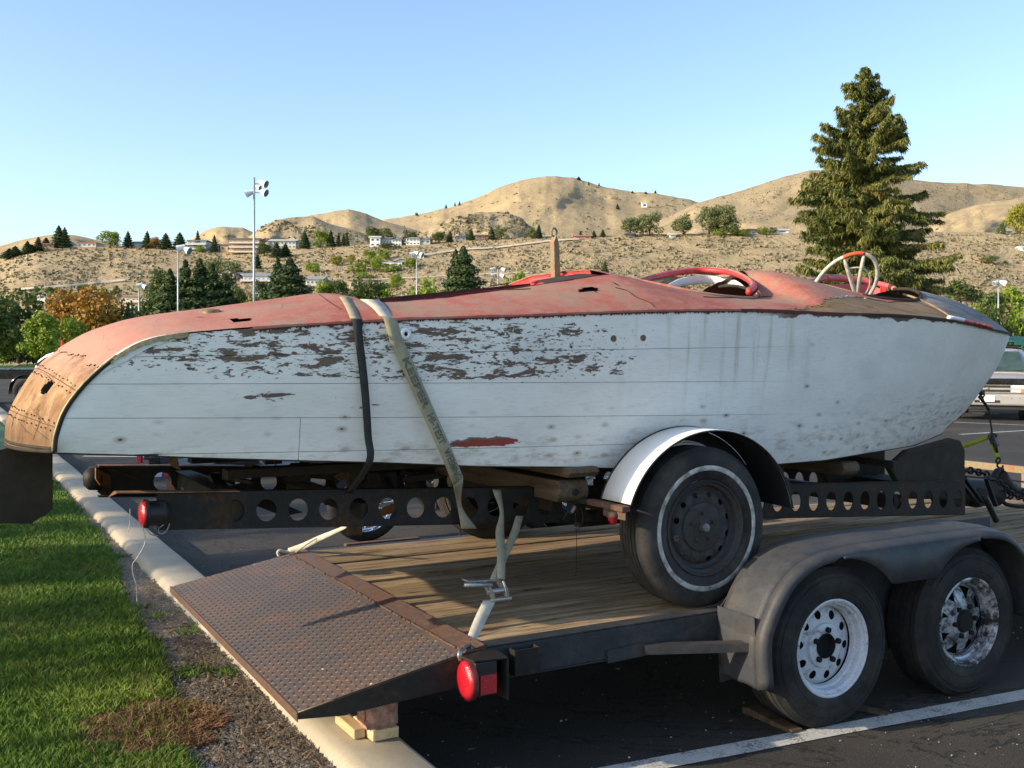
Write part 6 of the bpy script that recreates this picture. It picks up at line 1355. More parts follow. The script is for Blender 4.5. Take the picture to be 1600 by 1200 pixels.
# trees and shrubs on the bench, standing on the slope
SL = [('con', '', 15, 388, 404, 30, 'dark conifer at the far left foot of the ridge'), ('con', '', 24, 384, 400, 24, 'second conifer at the far left of the ridge'), ('con', '', 43, 376, 396, 20, 'slim conifer left of the tall pair'), ('con', '', 50, 382, 394, 24, 'low conifer left of the tall pair'), ('slim', '', 60, 370, 392, 20, 'narrow conifer climbing the ridge line'), ('con', '', 72, 371, 386, 18, 'small conifer beside the tall ridge tree'), ('con', '', 92, 352, 384, 26, 'tall bushy conifer on the left ridge'), ('con', '', 101, 355, 384, 22, 'tall conifer on the ridge, right one of the pair'), ('round', 'green', 172, 361, 387, 36, 'bright rounded tree on the ridge by the red roof'), ('con', '', 200, 361, 382, 18, 'small pointed conifer on the skyline'), ('con', '', 230, 361, 384, 18, 'pointed conifer behind the low grey house'), ('round', 'orange', 243, 371, 386, 20, 'reddish tree beside the low grey house'), ('con', '', 259, 364, 386, 24, 'spiky conifer on the skyline left of the grey house'), ('con', '', 281, 363, 388, 26, 'dark full conifer on the skyline'), ('slim', '', 309, 360, 375, 14, 'slim tree behind the grey white house'), ('con', '', 335, 367, 376, 14, 'small conifer behind the grey white house'), ('bush', 'green', 312, 384, 394, 16, 'bright shrub below the grey white house'), ('round', 'dark', 413, 380, 400, 24, 'dark tree below the cream house'), ('con', '', 432, 378, 402, 22, 'conifer below the cream house'), ('con', '', 446, 380, 400, 20, 'second conifer below the cream house'), ('con', '', 476, 360, 385, 20, 'pointed conifer right of the cream house'), ('round', 'green', 501, 361, 383, 24, 'round yellow-green tree on the bench'), ('con', '', 517, 359, 383, 16, 'dark cypress next to the round tree'), ('slim', '', 529, 363, 381, 11, 'narrow cypress in the row'), ('slim', '', 537, 364, 379, 10, 'thin cypress in the row'), ('slim', '', 542, 361, 379, 10, 'last cypress in the row'), ('round', 'dark', 585, 355, 375, 30, 'dark trees behind the white house'), ('round', 'pale', 605, 357, 375, 26, 'pale trees behind the white house roof'), ('round', 'dark', 640, 360, 376, 26, 'round tree between the two white houses'), ('round', 'dark', 685, 363, 379, 22, 'tree right of the second white house'), ('con', '', 703, 360, 376, 12, 'pointed tree at the end of the white houses'), ('con', '', 736, 358, 374, 14, 'pointed conifer left of the brown house'), ('con', '', 768, 354, 374, 14, 'conifer right of the brown house'), ('round', 'pale', 783, 356, 374, 22, 'pale tree beside the brown house'), ('round', 'pale', 830, 354, 373, 20, 'pale tree below the rocky knoll'), ('con', '', 842, 350, 371, 12, 'dark pointed tree at the knoll'), ('bush', 'green', 615, 372, 382, 10, 'small round shrub before the white house'), ('bush', 'dark', 607, 380, 388, 36, 'long dark hedge below the white house'), ('bush', 'yellow', 526, 400, 415, 20, 'yellow bush on the mid slope'), ('bush', 'green', 490, 410, 425, 26, 'green bush on the mid slope'), ('bush', 'green', 568, 425, 436, 30, 'green bush above the beige house'), ('bush', 'yellow', 548, 398, 410, 18, 'small yellowish bush on the mid slope'), ('round', 'green', 577, 392, 412, 22, 'green tree left of the gabled house'), ('round', 'green', 590, 398, 425, 24, 'mid-green tree beside the gabled house'), ('bush', 'green', 600, 390, 405, 22, 'light bush above the gabled house'), ('bush', 'green', 640, 402, 418, 24, 'bush right of the gabled house'), ('bush', 'pale', 330, 405, 425, 40, 'pale shrubs above the dark conifer clump'), ('bush', 'pale', 360, 408, 428, 40, 'olive shrubs left of the tall lamp'), ('slim', '', 402, 395, 420, 16, 'slim conifer right of the tall lamp post'), ('round', 'dark', 130, 444, 462, 22, 'small round tree by the white long house'), ('bush', 'dark', 85, 450, 468, 30, 'dark bush behind the white long house'), ('bush', 'dark', 105, 456, 475, 30, 'dark bush right of the white long house'), ('bush', 'dark', 182, 446, 462, 14, 'single shrub above the orange trees'), ('bush', 'green', 160, 452, 466, 30, 'shrub behind the orange tree tops'), ('con', '', 945, 410, 436, 18, 'small reddish-dark conifer above the hump of the deck'), ('bush', 'dark', 1060, 440, 470, 50, 'dark bush seen through the cockpit opening'), ('round', 'pale', 985, 340, 368, 36, 'pale rounded tree on the bench crest'), ('round', 'pale', 1015, 334, 368, 40, 'tall pale cottonwood on the bench crest'), ('round', 'pale', 1068, 335, 367, 36, 'hazy pale tree in the middle of the crest'), ('round', 'pale', 1108, 323, 366, 38, 'large cottonwood, left half of the big pair'), ('round', 'pale', 1130, 322, 366, 40, 'large cottonwood, right half of the big pair'), ('round', 'pale', 1145, 342, 367, 34, 'lower cottonwood beside the big pair'), ('bush', 'green', 1125, 356, 368, 26, 'low light green bush under the cottonwoods'), ('bush', 'green', 1160, 358, 368, 34, 'low bush left of the red roofed house'), ('bush', 'dark', 1208, 355, 365, 14, 'dark clipped bush by the small white shed'), ('bush', 'green', 1192, 356, 367, 22, 'green bush at the red roofed house'), ('round', 'yellow', 1589, 322, 366, 34, 'yellowing tree at the right edge on the slope'), ('bush', 'dark', 1565, 350, 366, 14, 'dark shrub left of the yellowing tree'), ('con', '', 907, 362, 370, 8, 'tiny conifer on the crest by the dark shed'), ('con', '', 928, 360, 370, 9, 'tiny second conifer on the crest'), ('con', '', 942, 358, 370, 10, 'tiny third conifer on the crest'), ('bush', 'pale', 1545, 400, 412, 34, 'grey shrub alone on the right slope'), ('bush', 'dark', 1500, 440, 470, 60, 'dark green bush above the bow'), ('bush', 'green', 1585, 450, 500, 70, 'green bushes at the right edge above the car'), ('bush', 'dark', 1545, 460, 500, 60, 'dark bush behind the right lamp post'), ('bush', 'green', 1612, 480, 520, 60, 'light green bush cut by the right edge'), ('bush', 'green', 560, 410, 425, 30, 'scattered green shrub on slope'), ('bush', 'green', 610, 412, 425, 34, 'flat green bush under the gabled house')]
for i, (kd, cn, u, vt, vb, wpx, lab) in enumerate(SL):
    tree(kd, cn, i % 3, u, vt, vb, wpx, 0, 'hillside_conifer' if kd in ('con', 'slim') else 'hillside_bush' if kd == 'bush' else 'hillside_tree', lab, 'bush' if kd == 'bush' else 'tree', 'trees and shrubs on the dry slope', ground=BENCH)
for (u, vt, vb, wp) in [(697, 319, 325, 4), (711, 316, 322, 3), (718, 314, 321, 4), (652, 332, 337, 4), (936, 285, 291, 3), (988, 298, 302, 5), (1009, 299, 303, 5), (1024, 297, 302, 4), (904, 276, 281, 8), (965, 318, 327, 6), (650, 331, 336, 3), (920, 283, 289, 3)]:
    tree('con', '', u % 3, u, vt, vb, wp, 0, 'skyline_tree', None, 'tree', 'tiny trees on the great hill', ground=H_E)['label'] = {965: 'small dark tree alone on the face of the great hill'}.get(u, 'tiny dark tree on the skyline of the great hill')
# ---- the great spruce
def spruce(u, vt, vb, dist):
    base = at_d(u, vb, dist); base.z = -.05; top = EYE + (HOR - vt) / F_PX * dist; H = top
    o = thing('spruce_tree', 'great drooping spruce standing tall behind the steering wheel', 'tree', base)
    rs = np.random.default_rng(3); V, V2 = [], []; tr = MB(); nb = 520
    prof_z = [0, .12, .25, .40, .50, .60, .70, .76, .82, .88, .93, .97, 1.0]; prof_r = [4.7, 5.0, 5.0, 4.7, 4.2, 3.75, 3.25, 2.7, 2.15, 1.7, 1.25, .75, .12]
    tr.tube([(0, 0, 0), (.05, 0, H * .5), (0, 0, H * .99)], [.38, .24, .02], 10)
    for i in range(nb):
        f = min(.999, (i + rs.random()) / nb + rs.normal() * .022); f = max(0, f); z = H * (.03 + .965 * f); an = i * 2.39996 + rs.normal() * .5
        lump = .86 + .70 * mn.noise(Vector((math.cos(an) * 1.4, math.sin(an) * 1.4, z * .42))) + rs.uniform(-.22, .12)
        L = float(np.interp(f, prof_z, prof_r)) * min(1.18, lump); L = max(.22, L) * (1 - .06 * (math.cos(an) * RX + math.sin(an) * RY)); d = np.array([math.cos(an), math.sin(an), 0]); up_ = .05 + .5 * f + rs.uniform(-.28, .34)
        N_ = 10; pts = []
        for j in range(N_ + 1):
            s_ = j / N_; pts.append(np.array([0, 0, z]) + d * L * s_ + np.array([0, 0, L * (up_ * s_ - (.42 + .1 * (1 - f)) * s_ ** 1.5 + .20 * s_ ** 3)]))
        if i % 2 == 0: tr.tube([tuple(p) for p in pts[::2]], [.05 * (1 - .15 * j) * (L / 4) for j in range(6)], 5)
        sd = np.array([-d[1], d[0], 0]); m_ = int(80 + 170 * L)
        s_ = rs.random(m_) ** .58; idx = s_ * N_; lo = np.minimum(idx.astype(int), N_ - 1); fr = idx - lo; pa = np.array(pts); c = pa[lo] * (1 - fr[:, None]) + pa[lo + 1] * fr[:, None]
        wdt = (.14 + .26 * L * .28) * (1 - .5 * s_) * (1 + .6 * np.sin(s_ * 17 + i)); off = rs.normal(size=m_) * .55; c = c + sd * (off * wdt)[:, None] - np.array([0, 0, 1.]) * (np.abs(off) * .12 + rs.uniform(-.04, .14, m_))[:, None] + d * (rs.normal(size=m_) * .05)[:, None]
        ln = rs.uniform(.08, .34, m_) * (.6 + .5 * np.minimum(1, L / 3)) * (1 + .5 * np.sin(s_ * 11 + i * 2)); wd = rs.uniform(.018, .055, m_); dr = np.column_stack([d[0] * .35 + rs.normal(size=m_) * .42, d[1] * .35 + rs.normal(size=m_) * .42, -np.ones(m_) + rs.normal(size=m_) * .25]); dr /= np.linalg.norm(dr, axis=1, keepdims=True)
        side = np.cross(dr, rs.normal(size=(m_, 3))); side /= np.linalg.norm(side, axis=1, keepdims=True); a = c + side * wd[:, None]; b = c - side * wd[:, None]; e = c + dr * ln[:, None]
        V.append(np.stack([a, c + dr * (ln * -.08)[:, None], b, e], 1).reshape(-1, 3))
    # short upper needles
        m2 = m_ // 2; c2 = c[:m2] + np.array([0, 0, .06]); nn = rs.normal(size=(m2, 3)) + np.array([0, 0, 1.2]); V2.append(cards(c2, nn, rs.uniform(.05, .14, m2), .5))
    cr = link('crown', quads_mesh('spruce_crown', np.concatenate(V), M['lf_spruce'])); cr.parent = o
    cr2 = link('upper_needles', quads_mesh('spruce_needles', np.concatenate(V2), M['lf_con'])); cr2.parent = o
    t_ = tr.build('trunk', M['bark'], None, smooth=True); t_.parent = o; return o
spruce(1352, 104, 585, 62)
# ---- shade trees of the lawn on the left, outside the frame
lt_ = [(4.2, 4.5, 1.5), (5.7, 4.7, 1.6), (7.0, 4.9, 1.3), (8.3, 5.4, 1.5), (9.7, 6.35, 1.5), (11.3, 6.0, 1.4), (12.7, 6.6, 1.5), (14.4, 6.3, 1.5), (16.2, 6.7, 1.6), (18.4, 6.4, 1.7), (20.6, 6.8, 1.8), (23.4, 6.8, 2.), (26.6, 6.8, 2.2), (30.5, 6.8, 2.4), (35, 6.8, 2.6), (40, 6.8, 2.8)]
for i, (y, h, wd) in enumerate(lt_):
    cm, tm = get('round', 'green', i % 4); o = thing('lawn_tree', 'young lawn tree left of the frame casting shade over the grass', 'tree', (-12 + .5 * (i % 3), y, .1), 'lawn trees beyond the left edge'); o.scale = (wd, wd, h * 1.02); o.rotation_euler = (0, 0, y)
    for nm, me in (('crown', cm), ('trunk', tm)): c = bpy.data.objects.new(nm, me); COL.objects.link(c); c.parent = o
# ---- lamp posts
def lamp_post(u, vt, dist, heads, label, r=.11):
    p = at_d(u, 600, dist); p.z = 0; h = EYE + (HOR - vt) / F_PX * dist; o = thing('light_pole', label, 'light pole', (p.x, p.y, 0), 'light poles around the park')
    k = MB(); k.tube([(p.x, p.y, 0), (p.x, p.y, h)], [r, r * .7], 10); k.build('pole', M['galv'], o, smooth=True)
    for (dx, dzz, s_, dirx) in heads:
        c = Vector((p.x + RX * dx, p.y + RY * dx, h - dzz)); k = MB(); k.tube([(p.x, p.y, h - dzz - .05), c + Vector((0, 0, -.05))], .05, 6); k.build('arm', M['galv'], o)
        k = MB(); ax = Vector((RX * dirx, RY * dirx, -.45)).normalized() - Vector((FX, FY, 0)) * .35
        k.tube([c - ax * s_ * .55, c - ax * s_ * .1, c + ax * s_ * .25, c + ax * s_ * .42], [s_ * .28, s_ * .36, s_ * .46, s_ * .5], 12); hd = k.build('lamp_head', M['lampwhite'], o, smooth=True, auto=50)
        k = MB(); k.tube([c + ax * s_ * .421, c + ax * s_ * .47], [s_ * .46, s_ * .40], 12); k.build('lens', plain('grey_lamp_glass', (.16, .18, .20), .15), hd)
    return o
lamp_post(397, 277, 88, [(.8, .5, .68, 1), (.8, 1.25, .68, 1), (-.42, 1.35, .62, -1), (.35, .85, .45, 1)], 'tall floodlight pole rising against the sky at the left', .12)
lamp_post(278, 385, 128, [(.35, .2, 1., -1), (1.1, .45, 1., 1)], 'light pole in front of the dark conifer clump')
lamp_post(217, 445, 165, [(.1, .1, .8, -1), (.9, .3, .9, 1)], 'shortest light pole above the red stern deck', .14)
lamp_post(651, 394, 140, [(-.5, .3, .8, -1), (.5, .3, .8, 1), (0, .1, .6, 1)], 'thin light pole above the middle of the boat')
lamp_post(778, 420, 165, [(-.9, .1, .7, -1), (.9, .1, .7, 1), (-.8, 1., .7, -1), (.7, 1.1, .7, 1)], 'short four-headed floodlight post left of the red arch', .16)
lamp_post(1560, 437, 165, [(-.45, .5, .8, -1), (.75, .5, 1., 1)], 'light pole above the bow at the right', .15)
# ---- houses
GL = M['glass']
def house(u0, u1, vt, vb, hill, wall, roofc, style, label, wins=4, rows=1, depth=9, yaw=0, deckrail=False, Zf=None, roof_fr=.35, gable_at=None):
    uc = (u0 + u1) / 2; base = hill.place(uc, vb) if hill else at_d(uc, vb, Zf); Z = base.x * FX + base.y * FY
    W = (u1 - u0) / F_PX * Z; H = (vb - vt) / F_PX * Z; o = thing('house', label, 'house', base, 'houses on the hillside')
    wm = plain('house_wall', wall, .85, var=.06, scale=.6); rm = plain('house_roof', roofc, .8, var=.15, scale=1.5)
    ex, ey = Vector((RX, RY, 0)), Vector((FX, FY, 0)); o.rotation_euler = (0, 0, -YAW + yaw)
    wh = H * (1 - roof_fr) if style != 'flat' else H * .88
    def kid(k, nm, m_, par=None): q = k.build(nm, m_); q.parent = par or o; return q
    k = MB(); k.box((-W / 2, 0, -2.), (W / 2, depth, wh)); wl = kid(k, 'wall', wm)
    k = MB(); e = .5
    if style == 'flat': k.box((-W / 2 - e, -e, wh + .002), (W / 2 + e, depth + e, wh + max(.35, H * .12)))
    elif style == 'hip': k.add([(-W / 2 - e, -e, wh), (W / 2 + e, -e, wh), (W / 2 + e, depth + e, wh), (-W / 2 - e, depth + e, wh), (-W / 2 + depth * .45, depth / 2, H), (W / 2 - depth * .45, depth / 2, H)], [(0, 1, 5, 4), (1, 2, 5), (2, 3, 4, 5), (3, 0, 4), (0, 3, 2, 1)])
    elif style == 'side': k.add([(-W / 2 - e, -e, wh), (W / 2 + e, -e, wh), (W / 2 + e, depth + e, wh), (-W / 2 - e, depth + e, wh), (-W / 2 - e, depth / 2, H), (W / 2 + e, depth / 2, H)], [(0, 1, 5, 4), (1, 2, 5), (2, 3, 4, 5), (3, 0, 4), (0, 3, 2, 1)])
    else:  # gable facing the viewer
        gs = gable_at or [(0, W)]; k.box((-W / 2 - e, -.1, wh + .002), (W / 2 + e, depth, wh + .25))
        for (gx, gw) in gs: k.add([(gx - gw / 2 - e, -e, wh + .3), (gx + gw / 2 + e, -e, wh + .3), (gx, -e, H), (gx - gw / 2 - e, depth, wh + .3), (gx + gw / 2 + e, depth, wh + .3), (gx, depth, H)], [(0, 2, 5, 3), (1, 4, 5, 2), (3, 5, 4)])
    kid(k, 'roof', rm)
    if style == 'gable':
        k = MB()
        for (gx, gw) in (gable_at or [(0, W)]): k.add([(gx - gw / 2, -.02, wh + .26), (gx + gw / 2, -.02, wh + .26), (gx, -.02, H - .15)], [(0, 1, 2)])
        kid(k, 'gable_wall', wm)
    ww, hh = W / (wins * 1.9), wh / rows * .42; fm = bpy.data.meshes.new('window'); k = MB(); k.box((-ww / 2, -.06, -hh / 2), (ww / 2, .02, hh / 2)); fm = k.mesh('window', plain('window_frame', (.6, .6, .58), .6)); k = MB(); k.box((-ww / 2 + .1, -.08, -hh / 2 + .08), (ww / 2 - .1, -.061, hh / 2 - .08)); pm = k.mesh('pane', GL)
    for r in range(rows):
        for i in range(wins):
            a = bpy.data.objects.new('window', fm); COL.objects.link(a); a.parent = o; a.location = (-W / 2 + W * (i + .5) / wins, 0, wh * (r + .52) / rows); b = bpy.data.objects.new('pane', pm); COL.objects.link(b); b.parent = a
    if deckrail:
        for r in range(rows):
            k = MB(); z = wh * r / rows + .1; k.box((-W / 2 - .4, -2.2, z), (W / 2 + .4, -.1, z + .22)); kid(k, 'balcony', wm)
            k = MB(); k.box((-W / 2 - .4, -2.22, z + .95), (W / 2 + .4, -2.14, z + 1.05)); k.box((-W / 2 - .4, -2.2, z + .25), (W / 2 + .4, -2.17, z + .7)); kid(k, 'railing', plain('railing', (.62, .6, .55)))
    return o
wt_ = (.74, .74, .73); cr_ = (.60, .52, .38); tan = (.52, .38, .24)
house(51, 86, 459, 474, BENCH, (.78, .78, .80), (.55, .56, .58), 'side', 'long white two-storey house low at the far left', 6, 2, deckrail=False, roof_fr=.22)
house(195, 232, 461, 484, BENCH, (.62, .50, .34), (.30, .24, .2), 'flat', 'unfinished tan house with open balconies low on the left', 4, 2, deckrail=True)
house(228, 242, 458, 480, BENCH, (.60, .46, .18), (.16, .15, .15), 'hip', 'yellow walled wing behind the unfinished tan house', 1, 2)
house(84, 104, 376, 386, BENCH, wt_, (.35, .33, .32), 'side', 'small white house under the tall ridge conifers', 3)
house(66, 84, 381, 388, BENCH, (.34, .22, .16), (.36, .16, .1), 'flat', 'low brown outbuilding left of the small white house', 2)
house(121, 150, 374, 386, BENCH, (.58, .56, .50), (.42, .13, .07), 'hip', 'house with bright red hipped roof on the left ridge', 4, roof_fr=.42)
house(204, 238, 374, 386, BENCH, (.36, .40, .40), (.13, .14, .15), 'side', 'low grey house with dark roof on the skyline', 4, roof_fr=.4)
house(294, 322, 375, 391, BENCH, (.62, .66, .66), (.18, .20, .21), 'flat', 'grey and white flat-roofed house on the ridge', 4, 2, deckrail=True)
house(322, 342, 376, 388, BENCH, (.34, .40, .42), (.15, .17, .18), 'flat', 'blue-grey wing right of the flat-roofed house', 2, 1)
house(344, 362, 376, 388, BENCH, tan, (.18, .15, .13), 'flat', 'left tan wing of the terraced house', 2, 1)
house(362, 405, 372, 396, BENCH, tan, (.17, .15, .14), 'flat', 'big terraced tan house beside the tall floodlight', 4, 3, deckrail=True)
house(420, 462, 371, 388, BENCH, (.62, .60, .50), (.42, .42, .38), 'side', 'cream two-storey house with pale roof', 7, 2, roof_fr=.3)
house(578, 594, 369, 386, BENCH, (.80, .80, .80), (.6, .6, .6), 'flat', 'bright white boxy house, left end of the white pair', 2, 2)
house(594, 612, 371, 384, BENCH, (.34, .38, .42), (.22, .24, .26), 'flat', 'blue-grey glazed middle of the white house', 4, 1)
house(612, 627, 369, 384, BENCH, (.72, .72, .70), (.25, .26, .27), 'hip', 'white right wing of the white house', 3, 2)
house(634, 656, 367, 383, BENCH, (.74, .74, .70), (.28, .28, .28), 'hip', 'white hip-roofed house right of the round tree', 4, 2)
house(656, 672, 369, 382, BENCH, (.46, .50, .46), (.24, .25, .25), 'hip', 'grey-green wing at the right of the white houses', 2, 1)
house(591, 628, 405, 416, BENCH, (.72, .74, .78), (.34, .35, .36), 'gable', 'white house with two gables on the mid slope', 6, 1, gable_at=[(-5., 5.), (4.2, 6)], roof_fr=.45)
house(641, 662, 396, 403, BENCH, (.74, .76, .82), (.60, .62, .66), 'side', 'white building just behind the thin light pole', 2, 1)
house(545, 584, 433, 452, BENCH, (.55, .42, .28), (.26, .22, .19), 'hip', 'plain beige house with grey roof low on the slope', 3, 1, roof_fr=.25)
house(380, 422, 425, 441, BENCH, (.60, .60, .60), (.24, .25, .27), 'side', 'white house with long dark roof below the terraced house', 6, 1, deckrail=True, roof_fr=.4)
house(343, 366, 421, 441, BENCH, (.58, .54, .50), (.30, .14, .10), 'gable', 'gabled house with reddish roof right of the conifer clump', 3, 2, roof_fr=.35)
house(366, 382, 424, 434, BENCH, (.66, .66, .62), (.30, .3, .3), 'gable', 'small white gable between two houses', 1, 1)
house(478, 504, 430, 446, BENCH, (.60, .60, .58), (.28, .28, .29), 'side', 'white house half hidden right of the broad conifer', 4, 1, roof_fr=.4)
house(396, 432, 444, 465, BENCH, (.66, .67, .68), (.26, .27, .29), 'side', 'white low house just left of the broad conifer', 5, 2, roof_fr=.4)
house(518, 530, 447, 456, BENCH, (.78, .78, .80), (.5, .5, .5), 'gable', 'tiny white gabled shed right of the hedge', 1, 1)
house(742, 768, 367, 375, BENCH, (.20, .10, .07), (.30, .22, .18), 'flat', 'low dark brown cabin on the bench crest', 3, 1)
house(712, 728, 366, 376, BENCH, (.26, .30, .32), (.2, .2, .2), 'hip', 'dark small house at the end of the white houses', 2, 1)
house(1157, 1198, 355, 366, BENCH, (.60, .55, .50), (.38, .16, .09), 'hip', 'long house with red-brown roof under the right hill', 5, 1, roof_fr=.5)
house(1213, 1232, 358, 364, BENCH, (.80, .80, .80), (.7, .7, .7), 'flat', 'little white shed right of the red-brown roofed house', 1, 1, depth=4)
house(897, 924, 368, 374, BENCH, (.45, .22, .14), (.48, .24, .15), 'flat', 'low rust-red building on the crest left of the cottonwoods', 2, 1, depth=5)
house(1003, 1011, 316, 324, H_E, (.75, .75, .74), (.6, .6, .6), 'flat', 'tiny white hut alone on the great hill', 1, 1, depth=5)
house(1571, 1582, 359, 365, BENCH, (.78, .78, .80), (.7, .7, .7), 'side', 'small white shed near the yellowing tree', 1, 1, depth=4)
house(1596, 1606, 384, 392, BENCH, (.78, .78, .80), (.7, .7, .7), 'side', 'small white building at the right edge', 1, 1, depth=4)
house(982 - 4, 992, 365, 371, BENCH, (.10, .11, .13), (.15, .15, .16), 'flat', 'dark little shed under the pale cottonwoods', 1, 1, depth=3)
house(1046, 1056, 366, 371, BENCH, (.75, .74, .70), (.7, .7, .7), 'flat', 'small white shed between the cottonwoods', 1, 1, depth=3)
# green-roofed park shelter behind the car
b = at_d(1583, 545, 62); PS = thing('park_shelter', 'green metal roofed park shelter behind the silver car', 'shelter', (b.x, b.y, 0))
def cf(p, dx, dy, z): return (p.x + RX * dx + FX * dy, p.y + RY * dx + FY * dy, z)
zr = EYE + (HOR - 535) / F_PX * 62; zp = EYE + (HOR - 523) / F_PX * 62 
k = MB(); k.add([cf(b, -.9, -2, zr), cf(b, 1.6, -2, zr), cf(b, 1.6, 3, zr), cf(b, -.9, 3, zr), cf(b, -.6, .5, zp), cf(b, -.3, .5, zp)], [(0, 1, 5, 4), (1, 2, 5), (2, 3, 4, 5), (3, 0, 4)]); k.build('roof', plain('green_metal', (.12, .36, .24), .4, var=.1), PS)
k = MB(); k.box((0, 0, 0), (0, 0, 0)); 
sm_ = plain('green_metal_dark', (.10, .28, .19), .4)
for dx in np.linspace(-.85, 1.55, 14):
    k = MB(); k.beam(cf(b, dx, -2.02, zr + .01), cf(b, -.6 + (dx + .9) / 2.5 * .3, .5, zp + .03), .03, .04); k.build('roof_seam', sm_, PS)
k = MB(); k.add([cf(b, -.9, -2, zr), cf(b, 1.6, -2, zr), cf(b, 1.6, -2, zr - .18), cf(b, -.9, -2, zr - .18)], [(0, 1, 2, 3)]); k.build('fascia', plain('green_fascia', (.06, .33, .20), .5), PS)
k = MB(); k.add([cf(b, -.55, -1, zr - .18), cf(b, .0, -1, zr - .18), cf(b, .0, -1, 0), cf(b, -.55, -1, 0), cf(b, -.55, 1, zr - .18), cf(b, .0, 1, zr - .18), cf(b, .0, 1, 0), cf(b, -.55, 1, 0)], [(0, 1, 2, 3), (4, 7, 6, 5), (0, 3, 7, 4), (1, 5, 6, 2)]); k.build('wall', plain('brown_wall', (.16, .10, .07), .8), PS)
# ---- silver car facing the camera
def suv():
    S = thing('parked_car', 'parked silver sport utility vehicle facing the camera at the right edge', 'car')
    body = plain('silver_paint', (.36, .35, .335), .32, .3, .0); dk = M['black']
    hw = .98
    # local: x across, y back (front at 0), z up
    def loft(st, mat, nm, sm=True):
        k = MB(); rows = []
        for (y, z0, z1, wl, wu) in st: rows.append([(-wl * .985, y, z0), (-wl, y, lerp(z0, z1, .35)), (-lerp(wl, wu, .6), y, lerp(z0, z1, .8)), (-wu * .93, y, z1 - .0), (-wu * .6, y, z1 + .02), (0, y, z1 + .028), (wu * .6, y, z1 + .02), (wu * .93, y, z1), (lerp(wl, wu, .6), y, lerp(z0, z1, .8)), (wl, y, lerp(z0, z1, .35)), (wl * .985, y, z0)])
        k.grid(rows); n = len(rows[0]); k.add(rows[0], [tuple(range(n))]); k.add(rows[-1], [tuple(range(n))[::-1]]); return k.build(nm, mat, S, smooth=sm, auto=35)
    loft([(.02, .62, 1.02, .93, .90), (.12, .50, 1.10, .97, .93), (1.25, .45, 1.18, .99, .95), (1.45, .45, 1.22, .99, .95), (4.9, .45, 1.20, .99, .95), (5.0, .55, 1.1, .96, .92)], body, 'body')
    g = MB(); st = [(1.35, 1.20, 1.22, .93, .90), (2.05, 1.20, 1.80, .90, .72), (2.4, 1.2, 1.86, .90, .74), (4.4, 1.2, 1.86, .90, .74), (4.85, 1.2, 1.6, .90, .76)]
    loft(st, body, 'cabin')
    k = MB(); 
    def gl(pts, nm='windshield', m_=None): 
        q = MB(); q.add(pts, [tuple(range(len(pts)))]); return q.build(nm, m_ or plain('tinted_glass', (.05, .085, .075), .06, var=.3, scale=2, spec=.9), S, solid=.012)
    gl([(-.84, 1.36, 1.29), (.84, 1.36, 1.29), (.68, 1.97, 1.80), (-.68, 1.97, 1.80)])
    for s_ in (-1, 1): gl([(s_ * .925, 2.05, 1.26), (s_ * .925, 4.3, 1.26), (s_ * .80, 4.2, 1.72), (s_ * .80, 2.35, 1.72)], 'side_window')
    k = MB(); k.box((-.2 + .5, 2.2, 1.2), (.72, 2.35, 1.6)); k.box((-.72, 2.2, 1.2), (-.3, 2.35, 1.6)); k.build('seat', plain('pale_seat', (.45, .45, .36), .8), S)
    k = MB(); k.tube([(-.8, 1.40, 1.262), (0, 1.36, 1.25), (.8, 1.40, 1.262)], .015, 6); k.build('wiper_cowl', dk, S)
    k = MB()
    for s_ in (-1, 1): k.tube([(s_ * .66, 2.3, 1.90), (s_ * .66, 4.2, 1.92)], .02, 6)
    k.tube([(-.66, 2.7, 1.93), (.66, 2.7, 1.93)], .018, 6); k.tube([(-.66, 3.9, 1.93), (.66, 3.9, 1.93)], .018, 6); k.build('roof_rack', dk, S)
    k = MB(); k.box((-.90, -.06, .94), (.90, .06, 1.10)); k.build('hood_guard', M['blackgloss'], S, bevel=.03)
    k = MB(); k.box((-.92, -.03, .72), (.92, .07, .935)); k.build('grille_surround', body, S, bevel=.02)
    for z in (.755, .865):
        q = MB(); q.box((-.52, -.045, z), (.52, -.031, z + .055)); q.build('grille_slot', M['black'], S)
    q = MB(); q.lathe([(.0, -.012), (.03, -.01), (.035, 0)], (0, -.05, .835), 'y', 12); q.build('badge', plain('badge_gold', (.5, .42, .2), .3, .8), S)
    for s_ in (-1, 1):
        q = MB(); q.box((s_ * .56, -.045, .845), (s_ * .89, -.031, .925)); q.build('headlight', plain('headlamp_glass', (.72, .74, .78), .1, var=.1, scale=30), S, bevel=.006)
        q = MB(); q.box((s_ * .56, -.045, .745), (s_ * .78, -.031, .815)); q.build('marker_light', plain('pale_lens', (.70, .68, .62), .2), S, bevel=.006)
        q = MB(); q.box((s_ * .785, -.045, .745), (s_ * .90, -.031, .815)); q.build('turn_signal', M['amber'], S, bevel=.006)
        q = MB(); q.lathe([(0, -.10), (.05, -.10), (.055, -.06)], (s_ * .66, 0, .50), 'y', 16); q.build('fog_lamp', plain('fog_glass', (.8, .8, .7), .1), S)
        q = MB(); q.box((s_ * .98, 1.75, 1.25), (s_ * 1.18, 1.9, 1.42)); q.build('mirror', M['black'], S, bevel=.03)
    q = MB(); q.box((-.97, -.11, .40), (.97, .10, .70)); q.build('bumper', body, S, bevel=.05)
    q = MB(); q.box((-.30, -.115, .47), (.30, -.108, .54)); q.build('bumper_intake', M['black'], S)
    q = MB(); q.box((-.17, -.125, .50), (.17, -.117, .66)); q.build('number_plate', M['white'], S)
    q = MB(); q.box((-.9, .0, .28), (.9, .5, .42)); q.build('chin', M['black'], S, bevel=.02)
